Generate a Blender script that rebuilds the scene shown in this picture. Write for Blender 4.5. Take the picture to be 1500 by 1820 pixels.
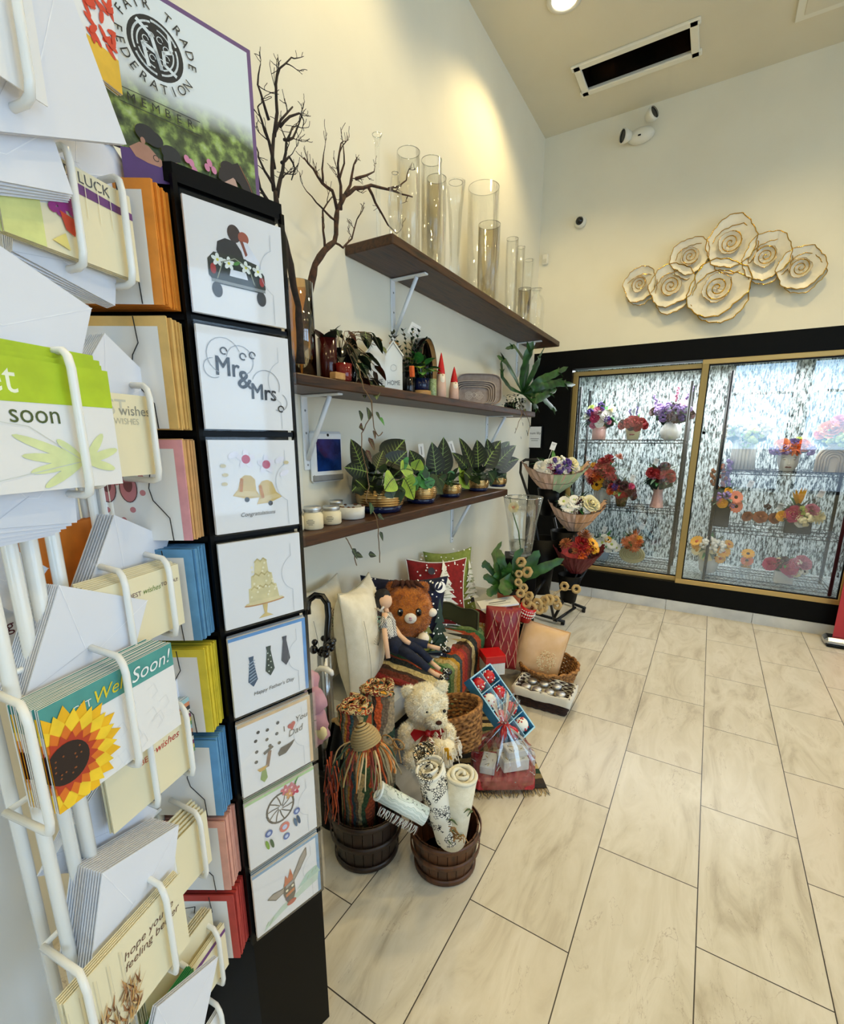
import bpy, math, random
from mathutils import Vector as V, Matrix, Euler, noise
random.seed(7)
S = bpy.context.scene
for o in list(bpy.data.objects): bpy.data.objects.remove(o)
PI = math.pi
# ---------------------------------------------------------------- camera
F_PX, CX, CY = 825.75, 762.9, 975.2
YAW, PITCH, ROLL = .5363, .2282, .0035
CAM = V((1.453, -4.256, 1.3923))
fwd = V((-math.sin(YAW)*math.cos(PITCH), math.cos(YAW)*math.cos(PITCH), -math.sin(PITCH)))
rgt0 = V((math.cos(YAW), math.sin(YAW), 0)); up0 = rgt0.cross(fwd)
RGT = math.cos(ROLL)*rgt0 + math.sin(ROLL)*up0; UP = -math.sin(ROLL)*rgt0 + math.cos(ROLL)*up0
cd = bpy.data.cameras.new('camera'); cam = bpy.data.objects.new('camera', cd); S.collection.objects.link(cam)
cd.sensor_fit = 'HORIZONTAL'; cd.sensor_width = 36; cd.lens = F_PX/1500*36
cd.shift_x = (750-CX)/1500; cd.shift_y = (CY-910)/1500; cd.clip_start = .02
cam.matrix_world = Matrix(((RGT.x, UP.x, -fwd.x, CAM.x), (RGT.y, UP.y, -fwd.y, CAM.y), (RGT.z, UP.z, -fwd.z, CAM.z), (0, 0, 0, 1)))
S.camera = cam
S.view_settings.view_transform = 'Standard'; S.view_settings.look = 'None'
S.view_settings.gamma = 1; S.view_settings.exposure = 0.08
try: S.view_settings.use_curve_mapping = False
except Exception: pass
# ---------------------------------------------------------------- world + lights
w = bpy.data.worlds.new('sky'); S.world = w; w.use_nodes = True
bg = w.node_tree.nodes['Background']; bg.inputs[0].default_value = (.55, .75, 1, 1); bg.inputs[1].default_value = 1.2
def area(name, loc, rot, sx, sy, power, col):
    l = bpy.data.lights.new(name, 'AREA'); l.shape = 'RECTANGLE'; l.size = sx; l.size_y = sy; l.energy = power; l.color = col
    o = bpy.data.objects.new(name, l); o.location = loc; o.rotation_euler = rot; S.collection.objects.link(o); return o
# daylight entering through the shop windows (right wall and front wall)
area('daylight_right', (5.12, -3.25, 1.78), (0, PI/2, 0), 2.5, 4.5, 125, (.55, .77, 1))
area('daylight_front', (2.85, -7.66, 2.1), (PI/2, 0, 0), 3.4, 1.7, 80, (.5, .78, 1))
DOWN = [(.46, -1.15, 1.0), (1.75, -1.2, 1.0), (.5, -2.75, .9), (1.9, -2.9, 1.0), (3.2, -1.3, .9), (3.3, -3.0, .9), (.9, -4.9, .9), (2.8, -5.2, .9)]
for i, (x, y, k) in enumerate(DOWN):
    l = bpy.data.lights.new('downlight_lamp', 'SPOT'); l.energy = 46*k; l.color = (1, .77, .36); l.spot_size = 2.35; l.spot_blend = .55; l.shadow_soft_size = .06
    o = bpy.data.objects.new('downlight_lamp', l); o.location = (x, y, 3.74); S.collection.objects.link(o)
for (x0) in (.85, 1.9):
    area('cooler_lamp', (x0, .40, 2.03), (0, 0, 0), .95, .3, 23, (.92, .97, 1))
# ---------------------------------------------------------------- pixel helpers (frame of 1500 x 1820)
def ray(px, py): return (px-CX)/F_PX*RGT - (py-CY)/F_PX*UP + fwd
def at(px, py, ax, val):
    """the point of the plane <ax> = val that is seen at a pixel"""
    d = ray(px, py); i = 'xyz'.index(ax); return CAM + d*((val-CAM[i])/d[i])
def depth(p): return (p-CAM).dot(fwd)
def mpp(p): return depth(p)/F_PX
def ztop(p, py):
    """height above p at which a vertical line through p crosses image row py"""
    a, b = -1.0, 5.0
    for _ in range(40):
        m = (a+b)/2; q = V((p.x, p.y, m))-CAM; y = CY-F_PX*q.dot(UP)/q.dot(fwd)
        if y > py: a = m
        else: b = m
    return (a+b)/2
def aim(px, py, dist):
    d = ray(px, py); return CAM + d*dist
# ---------------------------------------------------------------- materials
def lin(h):
    h = h.lstrip('#'); c = [int(h[i:i+2], 16)/255 for i in (0, 2, 4)]
    return tuple((x/12.92 if x <= .04045 else ((x+.055)/1.055)**2.4) for x in c)+(1,)
MATS = {}
def newmat(name):
    m = bpy.data.materials.new(name); m.use_nodes = True; MATS[name] = m
    nt = m.node_tree; return m, nt, nt.nodes['Principled BSDF']
def N(nt, t, **k):
    n = nt.nodes.new('ShaderNode'+t)
    for a, b in k.items():
        if a == 'i':
            for q, v in b.items():
                s = n.inputs[q]
                if isinstance(v, bpy.types.NodeSocket): nt.links.new(v, s)
                else: s.default_value = v
        else: setattr(n, a, b)
    return n
def MA(nt, op, a, b=0.0, c=None):
    d = {0: a, 1: b}
    if c is not None: d[2] = c
    return N(nt, 'Math', operation=op, i=d).outputs[0]
def ramp(nt, fac, stops, interp='LINEAR'):
    r = N(nt, 'ValToRGB', i={0: fac}); e = r.color_ramp; e.interpolation = interp
    while len(e.elements) < len(stops): e.elements.new(.5)
    for q, (p, c) in zip(e.elements, stops): q.position = p; q.color = lin(c) if isinstance(c, str) else c
    return r.outputs[0]
def bump(nt, b, h, st=.3, dist=.01):
    n = N(nt, 'Bump', i={'Strength': st, 'Distance': dist, 'Height': h}); nt.links.new(n.outputs[0], b.inputs['Normal'])
def mat(c, rough=.55, metal=0, **k):
    if c in MATS: return MATS[c]
    m, nt, b = newmat(c); b.inputs['Base Color'].default_value = lin(c)
    if k.get('var', .06):
        tc = N(nt, 'TexCoord'); nz = N(nt, 'TexNoise', i={'Vector': tc.outputs['Object'], 'Scale': k.get('sc', 40.), 'Detail': 3.})
        v = k.get('var', .06); l = lin(c)
        lo = tuple(max(0, x*(1-v*1.5)) for x in l[:3])+(1,); hi = tuple(min(1, x*(1+v)) for x in l[:3])+(1,)
        nt.links.new(ramp(nt, nz.outputs[0], [(.35, lo), (.65, hi)]), b.inputs['Base Color'])
    b.inputs['Roughness'].default_value = rough; b.inputs['Metallic'].default_value = metal
    return m
def mk(name, c, rough=.5, metal=0, c2=None, sc=30, bm=0, bsc=60, stretch=None, coord='Object', dist=.004, emit=0, lo=.35, hi=.65, sheen=0, detail=4.):
    m, nt, b = newmat(name); b.inputs['Roughness'].default_value = rough; b.inputs['Metallic'].default_value = metal
    b.inputs['Base Color'].default_value = lin(c)
    tc = N(nt, 'TexCoord'); vec = tc.outputs[coord]
    if stretch: vec = N(nt, 'Mapping', i={'Vector': vec, 'Scale': stretch}).outputs[0]
    if c2:
        nz = N(nt, 'TexNoise', i={'Vector': vec, 'Scale': float(sc), 'Detail': detail})
        nt.links.new(ramp(nt, nz.outputs[0], [(lo, c), (hi, c2)]), b.inputs['Base Color'])
    if bm:
        n2 = N(nt, 'TexNoise', i={'Vector': vec, 'Scale': float(bsc), 'Detail': 4.}); bump(nt, b, n2.outputs[0], bm, dist)
    if emit: b.inputs['Emission Color'].default_value = lin(c); b.inputs['Emission Strength'].default_value = emit
    if sheen: b.inputs['Sheen Weight'].default_value = sheen
    return m
def glassmat(name, tint=(.97, .99, .98, 1), refl=1.0, rough=0.0, lo=.04):
    m, nt, b = newmat(name); nt.nodes.remove(b)
    lw = N(nt, 'LayerWeight', i={0: .35}); f = MA(nt, 'ADD', MA(nt, 'MULTIPLY', lw.outputs['Fresnel'], refl), lo)
    t = N(nt, 'BsdfTransparent', i={0: tint}); g = N(nt, 'BsdfGlossy', i={0: (1, 1, 1, 1), 'Roughness': rough})
    mx = N(nt, 'MixShader', i={0: f, 1: t.outputs[0], 2: g.outputs[0]})
    nt.links.new(mx.outputs[0], nt.nodes['Material Output'].inputs[0]); return m
def stripes(name, cols, axis, freq, rough=.9, knit=0, seed=0, bsc=90, mode='CONSTANT', wob=.12):
    """bands of colour along an object axis, with a knitted bump"""
    m, nt, b = newmat(name); b.inputs['Roughness'].default_value = rough; tc = N(nt, 'TexCoord')
    sp = N(nt, 'SeparateXYZ', i={0: tc.outputs['Object']}); x = sp.outputs[axis]
    nz = N(nt, 'TexNoise', i={'Vector': tc.outputs['Object'], 'Scale': 14., 'Detail': 2.})
    x = MA(nt, 'ADD', MA(nt, 'MULTIPLY', x, freq), MA(nt, 'MULTIPLY', nz.outputs[0], wob))
    fr = MA(nt, 'FRACT', MA(nt, 'ADD', x, 10+seed))
    n = len(cols); col = ramp(nt, fr, [(i/n, c) for i, c in enumerate(cols)], mode)
    vo = N(nt, 'TexVoronoi', i={'Vector': tc.outputs['Object'], 'Scale': float(bsc)})
    if knit:
        dk = N(nt, 'Mix', data_type='RGBA', blend_type='MULTIPLY', i={0: .5, 6: col, 7: ramp(nt, vo.outputs[0], [(.1, (1, 1, 1, 1)), (.8, (.35, .33, .3, 1))])})
        col = dk.outputs[2]; bump(nt, b, MA(nt, 'SUBTRACT', 1., vo.outputs[0]), knit, .006)
    nt.links.new(col, b.inputs['Base Color']); return m
# ---------------------------------------------------------------- mesh builder
TXT = {}
def textgeo(t):
    if t not in TXT:
        c = bpy.data.curves.new('t', 'FONT'); c.body = t; c.size = 1; c.resolution_u = 3; c.align_x = 'CENTER'; c.align_y = 'CENTER'
        o = bpy.data.objects.new('t', c); S.collection.objects.link(o)
        me = bpy.data.meshes.new_from_object(o.evaluated_get(bpy.context.evaluated_depsgraph_get()))
        TXT[t] = ([(v.co.x, v.co.y) for v in me.vertices], [tuple(p.vertices) for p in me.polygons])
        bpy.data.objects.remove(o); bpy.data.curves.remove(c); bpy.data.meshes.remove(me)
    return TXT[t]
class MB:
    def __init__(s, M=None): s.v = []; s.f = []; s.mi = []; s.sm = []; s.ms = []; s.M = M or Matrix(); s.y = -.0004; s.clip = None
    def add(s, vs, fs, m, smooth=False):
        n = len(s.v); s.v += [s.M @ V(p) for p in vs]; s.f += [tuple(i+n for i in f) for f in fs]
        if m not in s.ms: s.ms.append(m)
        k = s.ms.index(m); s.mi += [k]*len(fs); s.sm += [smooth]*len(fs); return s
    def box(s, c, d, m, R=None, b=0):
        x, y, z = (q/2 for q in d); c = V(c)
        if b <= 0:
            vs = [V((i*x, j*y, k*z)) for i in (-1, 1) for j in (-1, 1) for k in (-1, 1)]
            fs = [(0, 1, 3, 2), (4, 6, 7, 5), (0, 4, 5, 1), (2, 3, 7, 6), (0, 2, 6, 4), (1, 5, 7, 3)]
        else:
            vs = []; idx = {}
            for i in (-1, 1):
                for j in (-1, 1):
                    for k in (-1, 1):
                        for a in range(3):
                            p = [i*(x-b), j*(y-b), k*(z-b)]; p[a] = (i*x, j*y, k*z)[a]; idx[i, j, k, a] = len(vs); vs.append(V(p))
            fs = []
            o = {0: (1, 2), 1: (0, 2), 2: (0, 1)}
            for a in range(3):
                p, q = o[a]
                for sg in (-1, 1):
                    l = []
                    for (e, f) in ((-1, -1), (1, -1), (1, 1), (-1, 1)):
                        t = [0, 0, 0]; t[a] = sg; t[p] = e; t[q] = f; l.append(idx[(*t, a)])
                    fs.append(tuple(l))
                for e in (-1, 1):
                    for f in (-1, 1):
                        l = []
                        for g, ax in ((-1, p), (1, p), (1, q), (-1, q)):
                            t = [0, 0, 0]; t[a] = g; t[p] = e; t[q] = f; l.append(idx[(*t, ax)])
                        fs.append(tuple(l))
            for i in (-1, 1):
                for j in (-1, 1):
                    for k in (-1, 1): fs.append((idx[i, j, k, 0], idx[i, j, k, 1], idx[i, j, k, 2]))
        if R: vs = [R @ v for v in vs]
        return s.add([c+v for v in vs], fs, m)
    def lathe(s, pr, m, n=24, c=(0, 0, 0), R=None, smooth=True, sq=0, cap=True):
        c = V(c); vs = []; fs = []
        for r, z in pr:
            for i in range(n):
                a = 2*PI*i/n; k = 1
                if sq: k = 1/max(abs(math.cos(a)), abs(math.sin(a)))**sq
                v = V((r*k*math.cos(a), r*k*math.sin(a), z)); vs.append(c+(R @ v if R else v))
        for j in range(len(pr)-1):
            for i in range(n): fs.append((j*n+i, j*n+(i+1) % n, (j+1)*n+(i+1) % n, (j+1)*n+i))
        if pr[0][0] > 1e-5 and cap: fs.append(tuple(range(n-1, -1, -1)))
        return s.add(vs, fs, m, smooth)
    def top(s, r, z, m, n=24, c=(0, 0, 0)):
        c = V(c); return s.add([c+V((r*math.cos(2*PI*i/n), r*math.sin(2*PI*i/n), z)) for i in range(n)], [tuple(range(n))], m)
    def tube(s, pts, r, m, n=6, closed=False, cap=True):
        pts = [V(p) for p in pts]; K = len(pts); vs = []; fs = []
        if K < 2: return s
        up = None
        for i, p in enumerate(pts):
            if closed: t = (pts[(i+1) % K]-pts[i-1])
            else: t = pts[min(i+1, K-1)]-pts[max(i-1, 0)]
            if t.length < 1e-9: t = V((0, 0, 1))
            t.normalize()
            if up is None:
                up = V((0, 0, 1)) if abs(t.z) < .9 else V((1, 0, 0))
            a = up-t*up.dot(t)
            if a.length < 1e-6: a = t.orthogonal()
            a.normalize(); up = a; b = t.cross(a); rr = r[i] if isinstance(r, (list, tuple)) else r
            vs += [p+(a*math.cos(2*PI*j/n)+b*math.sin(2*PI*j/n))*rr for j in range(n)]
        for i in range(K if closed else K-1):
            q = (i+1) % K
            for j in range(n): fs.append((i*n+j, i*n+(j+1) % n, q*n+(j+1) % n, q*n+j))
        if cap and not closed: fs += [tuple(range(n-1, -1, -1)), tuple(range((K-1)*n, K*n))]
        return s.add(vs, fs, m, True)
    def ell(s, c, r, m, n=14, R=None, amp=0, sc=4, seed=0):
        c = V(c); k = n//2+1; vs = []; fs = []
        r = r if isinstance(r, (tuple, list)) else (r, r, r)
        for j in range(k+1):
            th = PI*j/k
            for i in range(n):
                ph = 2*PI*i/n; u = V((math.sin(th)*math.cos(ph), math.sin(th)*math.sin(ph), math.cos(th)))
                q = 1+(amp*noise.noise(u*sc+V((seed, 0, 0))) if amp else 0)
                v = V((u.x*r[0]*q, u.y*r[1]*q, u.z*r[2]*q)); vs.append(c+(R @ v if R else v))
        for j in range(k):
            for i in range(n): fs.append((j*n+i, (j+1)*n+i, (j+1)*n+(i+1) % n, j*n+(i+1) % n))
        return s.add(vs, fs, m, True)
    def poly(s, pts, m): return s.add(pts, [tuple(range(len(pts)))], m)
    def slab(s, pts, h, m):
        """prism: outline (x, z) extruded along +y by h"""
        n = len(pts); vs = [(x, 0, z) for x, z in pts]+[(x, h, z) for x, z in pts]
        fs = [tuple(range(n)), tuple(range(2*n-1, n-1, -1))]+[(i, i+n, (i+1) % n+n, (i+1) % n) for i in range(n)]
        return s.add(vs, fs, m)
    # flat print on the -y side of a card (x right, z up)
    def P(s, pts, m, dy=.00015):
        s.y -= dy/3
        if s.clip:
            for ax, lim, sg in ((0, 0, 1), (0, s.clip[0], -1), (1, 0, 1), (1, s.clip[1], -1)):
                out = []
                for i, a in enumerate(pts):
                    b = pts[i-1]; ia = (a[ax]-lim)*sg >= 0; ib = (b[ax]-lim)*sg >= 0
                    if ia != ib: t = (lim-b[ax])/(a[ax]-b[ax]); out.append((b[0]+(a[0]-b[0])*t, b[1]+(a[1]-b[1])*t))
                    if ia: out.append(a)
                pts = out
                if len(pts) < 3: return s
        return s.add([(x, s.y, z) for x, z in pts], [tuple(range(len(pts)))], m)
    def C(s, x, z, rx, m, rz=None, n=18, rot=0):
        rz = rz or rx; cr, sr = math.cos(rot), math.sin(rot)
        return s.P([(x+rx*math.cos(2*PI*i/n)*cr-rz*math.sin(2*PI*i/n)*sr, z+rx*math.cos(2*PI*i/n)*sr+rz*math.sin(2*PI*i/n)*cr) for i in range(n)], m)
    def L(s, pts, w, m, closed=False):
        if closed: pts = list(pts)+[pts[0]]
        s.y -= .00005; vs = []; fs = []
        for i in range(len(pts)-1):
            (a, b), (c, d) = pts[i], pts[i+1]; l = math.hypot(c-a, d-b) or 1; nx, nz = -(d-b)/l*w/2, (c-a)/l*w/2; k = len(vs)
            ex, ez = (c-a)/l*w*.3, (d-b)/l*w*.3
            vs += [(a+nx-ex, s.y, b+nz-ez), (a-nx-ex, s.y, b-nz-ez), (c-nx+ex, s.y, d-nz+ez), (c+nx+ex, s.y, d+nz+ez)]; fs.append((k, k+1, k+2, k+3))
        return s.add(vs, fs, m)
    def T(s, t, x, z, size, m, rot=0, sx=1, shear=0):
        vs, fs = textgeo(t); s.y -= .0001; cr, sr = math.cos(rot), math.sin(rot)
        return s.add([(x+((a+b*shear)*sx*cr-b*sr)*size, s.y, z+((a+b*shear)*sx*sr+b*cr)*size) for a, b in vs], fs, m)
    def leaf(s, b, d, L, W, m, droop=.3, up=(0, 0, 1), fold=.15, mv=None, n=6, tip=.5, back=None, ribs=0):
        b = V(b); d = V(d).normalized(); up = V(up); sd = d.cross(up)
        if sd.length < .05: sd = d.orthogonal()
        sd.normalize(); nn = sd.cross(d).normalized(); rows = []
        p = b.copy(); dd = d.copy()
        for i in range(n+1):
            t = i/n; wd = W/2*(math.sin(PI*min(1, t**tip*.97+.03)))**.8 if i < n else 0
            q = sd.cross(dd).normalized(); rows.append([p-sd*wd+q*wd*fold, p, p+sd*wd+q*wd*fold]); p = p+dd*(L/n); dd = (dd-V((0, 0, 1))*droop/n*1.4).normalized()
        vs = [v for r in rows for v in r]; fs = []
        for i in range(n):
            for j in range(2): fs.append((i*3+j, i*3+j+1, i*3+j+4, i*3+j+3))
        s.add(vs, fs, m, True)
        if mv:
            e = nn*W*.015+V((0, 0, .0006)); w = W*.018
            s.add([v+e for r in rows for v in (r[1]-sd*w, r[1]+sd*w)], [(i*2, i*2+1, i*2+3, i*2+2) for i in range(n)], mv, True)
            for i in range(1, n):
                for sgn, k in ((-1, 0), (1, 2)):
                    a = rows[i][1]+e; c = rows[min(i+1, n)][k]*.75+rows[min(i+1, n)][1]*.25+e*1.2
                    for g in range(max(1, ribs)):
                        s.add([a, a+dd*L*.02, c], [(0, 1, 2)], mv)
        return s
    def build(s, name, parent=None, loc=None, **k):
        me = bpy.data.meshes.new(name); me.from_pydata([tuple(v) for v in s.v], [], s.f)
        for m in s.ms: me.materials.append(MATS[m] if m in MATS else mat(m))
        me.polygons.foreach_set('material_index', s.mi); me.polygons.foreach_set('use_smooth', s.sm); me.update()
        o = bpy.data.objects.new(name, me); S.collection.objects.link(o)
        if parent: o.parent = parent
        if loc is not None: o.location = loc
        for a, b in k.items(): o[a] = b
        return o
def tag(o, label=None, cat=None, group=None, kind=None):
    for a, b in (('label', label), ('category', cat), ('group', group), ('kind', kind)):
        if b: o[a] = b
    return o
def root(name, label, cat, loc=(0, 0, 0), rz=0, group=None, M=None):
    o = bpy.data.objects.new(name, None); o.empty_display_size = .05; S.collection.objects.link(o); o.location = loc; o.rotation_euler = (0, 0, rz)
    if M: o.matrix_world = M
    return tag(o, label, cat, group)
def thing(mb, name, label, cat, loc=(0, 0, 0), rz=0, group=None, M=None):
    o = mb.build(name); o.location = loc; o.rotation_euler = (0, 0, rz)
    if M: o.matrix_world = M
    return tag(o, label, cat, group)
KIDS = {}
def clone(o, parent=None, **k):
    c = o.copy(); S.collection.objects.link(c)
    if parent: c.parent = parent
    for ch in [x for x in S.objects if x.parent == o]: clone(ch, c)
    for a, b in k.items(): c[a] = b
    return c
def struct(mb, name): o = mb.build(name); o['kind'] = 'structure'; return o
def frame(P, u, off=0., s=0., z=0., rot=0., lean=0.):
    """matrix of an upright sheet: x along u, y into the sheet, z up; rot turns it in its own plane"""
    u = V((u[0], u[1], 0)).normalized(); n = V((u.y, -u.x, 0))
    o = V((P[0], P[1], 0))+u*s+n*off+V((0, 0, z))
    M = Matrix(((u.x, -n.x, 0, o.x), (u.y, -n.y, 0, o.y), (0, 0, 1, o.z), (0, 0, 0, 1)))
    if lean: M = M @ Matrix.Rotation(lean, 4, 'X')
    return M @ Matrix.Rotation(-rot, 4, 'Y')
def onsheet(px, py, P, u, off=0.):
    u = V((u[0], u[1], 0)).normalized(); n = V((u.y, -u.x, 0)); P = V((P[0], P[1], 0))+n*off
    d = ray(px, py); q = CAM+d*((P-CAM).dot(n)/d.dot(n)); return (q-P).dot(u), q.z
def arc(cx, cy, r, a0, a1, n=12, ry=None):
    ry = ry or r; return [(cx+r*math.cos(math.radians(a0+(a1-a0)*i/n)), cy+ry*math.sin(math.radians(a0+(a1-a0)*i/n))) for i in range(n+1)]
def rnd(a, b): return random.uniform(a, b)
def rv(k=1): return V((rnd(-k, k), rnd(-k, k), rnd(-k, k)))
# ---------------------------------------------------------------- named materials
mk('wallpaint', '#ece6d2', .75, c2='#e6e0cc', sc=2, bm=.05, bsc=120)
mk('ceilpaint', '#e2d9c0', .8, c2='#ddd4ba', sc=2)
mk('black_panel', '#050505', .45, c2='#070707', sc=6); mk('black_plastic', '#060606', .35); mk('black_metal', '#111214', .35, .3)
mk('white_metal', '#eceef0', .28); mk('white_wire', '#eeeeea', .22); mk('bracket', '#eef1f4', .35)
mk('paper', '#ecebea', .7, c2='#e6e5e4', sc=5); mk('env_white', '#e4e6ee', .7, c2='#dfe1e9', sc=5); mk('cream_paper', '#eae0bd', .7)
mk('ceramic_white', '#ecebe4', .15, c2='#e4e2da', sc=9); mk('gold', '#d9b25c', .22, 1., bm=.1, bsc=40); mk('chrome', '#c9c9c9', .15, 1.); mk('silver_lid', '#c9cbcc', .42, 1.)
mk('soil', '#1c130c', .95, bm=.5); mk('terracotta', '#c4653b', .7)
mk('twine', '#b78d55', .9, c2='#8f683a', sc=200, bm=.4, bsc=300); mk('bark', '#4a2b18', .85, c2='#21120b', sc=60, bm=.6, bsc=90); mk('bark_dark', '#2a1a14', .85, c2='#130c0a', sc=60, bm=.6, bsc=90)
mk('leaf_dark', '#0f2a15', .55, c2='#1b431f', sc=25); mk('leaf_black', '#09130b', .5, c2='#11240f', sc=30); mk('leaf_mid', '#28662a', .45, c2='#3f8a35', sc=25); mk('leaf_lime', '#a4bf3a', .45, c2='#7fa336', sc=25)
mk('leaf_red', '#5a1d16', .4, c2='#2b1a12', sc=30); mk('leaf_olive', '#46562a', .5, c2='#2c3b1e', sc=30); mk('fern', '#2c5a22', .4, c2='#143214', sc=22); mk('vein_lime', '#8fa850', .5); mk('vein_pale', '#7f9a5c', .5); mk('eucalyptus', '#5f7a5a', .6)
mk('stem', '#4d6b2c', .6); mk('stem_brown', '#7a6040', .7)
mk('cream_fabric', '#eae2cc', .85, c2='#e0d7bf', sc=30, bm=.25, bsc=300, sheen=.2); mk('grey_fabric', '#c9c7bd', .85, bm=.25, bsc=260)
mk('fur_brown', '#c8751f', .95, c2='#a35712', sc=40, bm=.5, bsc=160, dist=.01, sheen=.4); mk('fur_dark', '#44200f', .95, bm=.8, bsc=160)
mk('fur_cream', '#fff8e2', .95, c2='#f8e8c0', sc=45, bm=.5, bsc=90, dist=.015, sheen=.4); mk('fur_white', '#efe5d4', .95, bm=.6, bsc=160)
mk('skin_doll', '#e8bd9b', .8); mk('denim', '#131d38', .85, c2='#0c1327', sc=60, bm=.3, bsc=400); mk('hair_black', '#120d0e', .7, bm=.5, bsc=200, stretch=(1, 1, .1))
mk('satin_peach', '#e6bd8c', .35, c2='#dcae78', sc=12, bm=.15, bsc=20, sheen=.5); mk('red_wrap', '#8e1219', .4, c2='#7c0d14', sc=20); mk('red_gloss', '#c3161b', .25); mk('red_ribbon', '#a80f17', .3)
mk('wicker', '#b57f44', .8, c2='#6f4520', sc=70, bm=.8, bsc=90, lo=.4, hi=.6); mk('wicker_dark', '#3a1d12', .7, c2='#1f0e08', sc=50, bm=.7, bsc=80); mk('basket_liner', '#d8d3c6', .9, bm=.4, bsc=60)
mk('copper', '#c98d4e', .12, 1., c2='#a8642c', sc=12); mk('navy_gloss', '#0f1a3e', .15); mk('maroon_gloss', '#3a0d0a', .15); mk('black_gloss', '#0a0a0b', .12)
mk('grey_melamine', '#9b8b80', .6, c2='#8b7a70', sc=40); mk('candle_wax', '#e9dcb9', .5); mk('kraft', '#d8a67a', .8, c2='#cf9a6b', sc=8, bm=.2, bsc=20); mk('kraft_pale', '#e3bfa6', .8, c2='#d9ae92', sc=8); mk('paper_green', '#b9c69a', .75); mk('paper_maroon', '#5a1016', .6)
mk('banner_red', '#b8323a', .6); mk('lens', '#3a3a3a', .05, .6); mk('cam_white', '#e8e3d2', .4); mk('vent_white', '#efe9d5', .5); mk('brown_vent', '#2a1a10', .25, c2='#0c0f0a', sc=6)
mk('lamp_glow', '#fff2d0', .5, emit=7.); mk('tape', '#d9d4c8', .6); mk('steel', '#b9bcc0', .25, 1.)
mk('pearl', '#ece5d2', .35, c2='#dcd6c6', sc=9, bm=.3, bsc=14, dist=.01); mk('gold_rim', '#c79b3a', .2, 1.)
mk('speckle', '#6f8a4e', .4, c2='#b8c292', sc=160); mk('wood_light', '#c79a5e', .5, c2='#b2834a', sc=30); mk('red_glass', '#6a1210', .08)
mk('screen', '#16336e', .1, c2='#060a14', sc=14, emit=.18); mk('straw', '#cdb37e', .9, c2='#a3864f', sc=80); mk('white_stone', '#d7dade', .35, c2='#b9bec6', sc=5, stretch=(1, 3, 1))
mk('sisal', '#b89b68', .95, bm=.5, bsc=200); mk('cello_glow', '#e6eef5', .1)
glassmat('glass', (.992, .998, .994, 1), .35, 0, .01); glassmat('cooler_glass', (.98, .99, .995, 1), .4, 0, .05); glassmat('cellophane', (.985, .99, 1, 1), .8, .14, .07); glassmat('sleeve', (.99, .99, .995, 1), .25, .05, .006)
glassmat('amber_glass', (.93, .72, .45, 1), 1.0, 0, .08)
mk('red_cello', '#c23a44', .25, c2='#a82430', sc=60)
glassmat('window_glass', (.98, .99, 1, 1), .6, 0, .02)
mk('petal_white', '#f2efe4', .7); mk('petal_cream', '#efe3b4', .7); mk('petal_yellow', '#f0b61c', .6, c2='#e29a12', sc=60); mk('petal_orange', '#dd6a1c', .6, c2='#c44a12', sc=60); mk('petal_red', '#a81a1a', .6, c2='#7e0f12', sc=60)
mk('petal_dark', '#4a0a12', .6, c2='#2e060c', sc=60); mk('petal_purple', '#5a3a8e', .6, c2='#3e2470', sc=60); mk('petal_lilac', '#a68cc0', .6, c2='#7f5fa0', sc=60); mk('petal_pink', '#d88aa0', .6, c2='#b85a78', sc=60)
mk('petal_peach', '#eb9a66', .6, c2='#dd7a4e', sc=60); mk('petal_salmon', '#f08a6a', .6); mk('petal_lime', '#c9d67a', .7, c2='#b3c25e', sc=60); mk('petal_brown', '#9a5a30', .7); mk('petal_magenta', '#b8225a', .6); mk('pollen', '#2a1408', .9, bm=.6, bsc=300)
glassmat('water', (.93, .96, .95, 1), .5, 0, .03); mk('dust_brown', '#6b3a20', .9); mk('pink_plush', '#c99aa4', .9, c2='#b07f8c', sc=14, bm=.3, bsc=40)
def wood_mat(name, a, b_, axis_stretch):
    m, nt, b = newmat(name); tc = N(nt, 'TexCoord'); mp = N(nt, 'Mapping', i={'Vector': tc.outputs['Object'], 'Scale': axis_stretch})
    nz = N(nt, 'TexNoise', i={'Vector': mp.outputs[0], 'Scale': 5., 'Detail': 8., 'Distortion': .8})
    nt.links.new(ramp(nt, nz.outputs[0], [(.3, a), (.52, b_), (.7, a)]), b.inputs['Base Color']); b.inputs['Roughness'].default_value = .45
    bump(nt, b, nz.outputs[0], .3, .004)
wood_mat('shelf_wood', '#1c0f07', '#4c2c14', (9, .9, 9)); wood_mat('basket_wood', '#2a1509', '#5a3214', (4, 4, .6)); wood_mat('basket_black', '#120a06', '#2c190d', (4, 4, .6))
for n_ in ('black_panel', 'black_plastic'): MATS[n_].node_tree.nodes['Principled BSDF'].inputs['Specular IOR Level'].default_value = .12
# tiled floor: 305 x 610 mm tiles in a one-third running bond
m, nt, b = newmat('floor_tile'); tc = N(nt, 'TexCoord'); sp = N(nt, 'SeparateXYZ', i={0: tc.outputs['Object']}); x, y = sp.outputs[0], sp.outputs[1]
u = MA(nt, 'DIVIDE', MA(nt, 'SUBTRACT', x, 1.5803), .305); iu = MA(nt, 'FLOOR', u); fu = MA(nt, 'SUBTRACT', u, iu)
v = MA(nt, 'DIVIDE', MA(nt, 'ADD', MA(nt, 'SUBTRACT', y, -.9515-.2033), MA(nt, 'MULTIPLY', iu, .2033)), .61)
v = MA(nt, 'ADD', v, -.3333+.3333); iv = MA(nt, 'FLOOR', v); fv = MA(nt, 'SUBTRACT', v, iv)
def edge(f, sz): return MA(nt, 'MULTIPLY', MA(nt, 'MINIMUM', f, MA(nt, 'SUBTRACT', 1., f)), sz)
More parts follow.
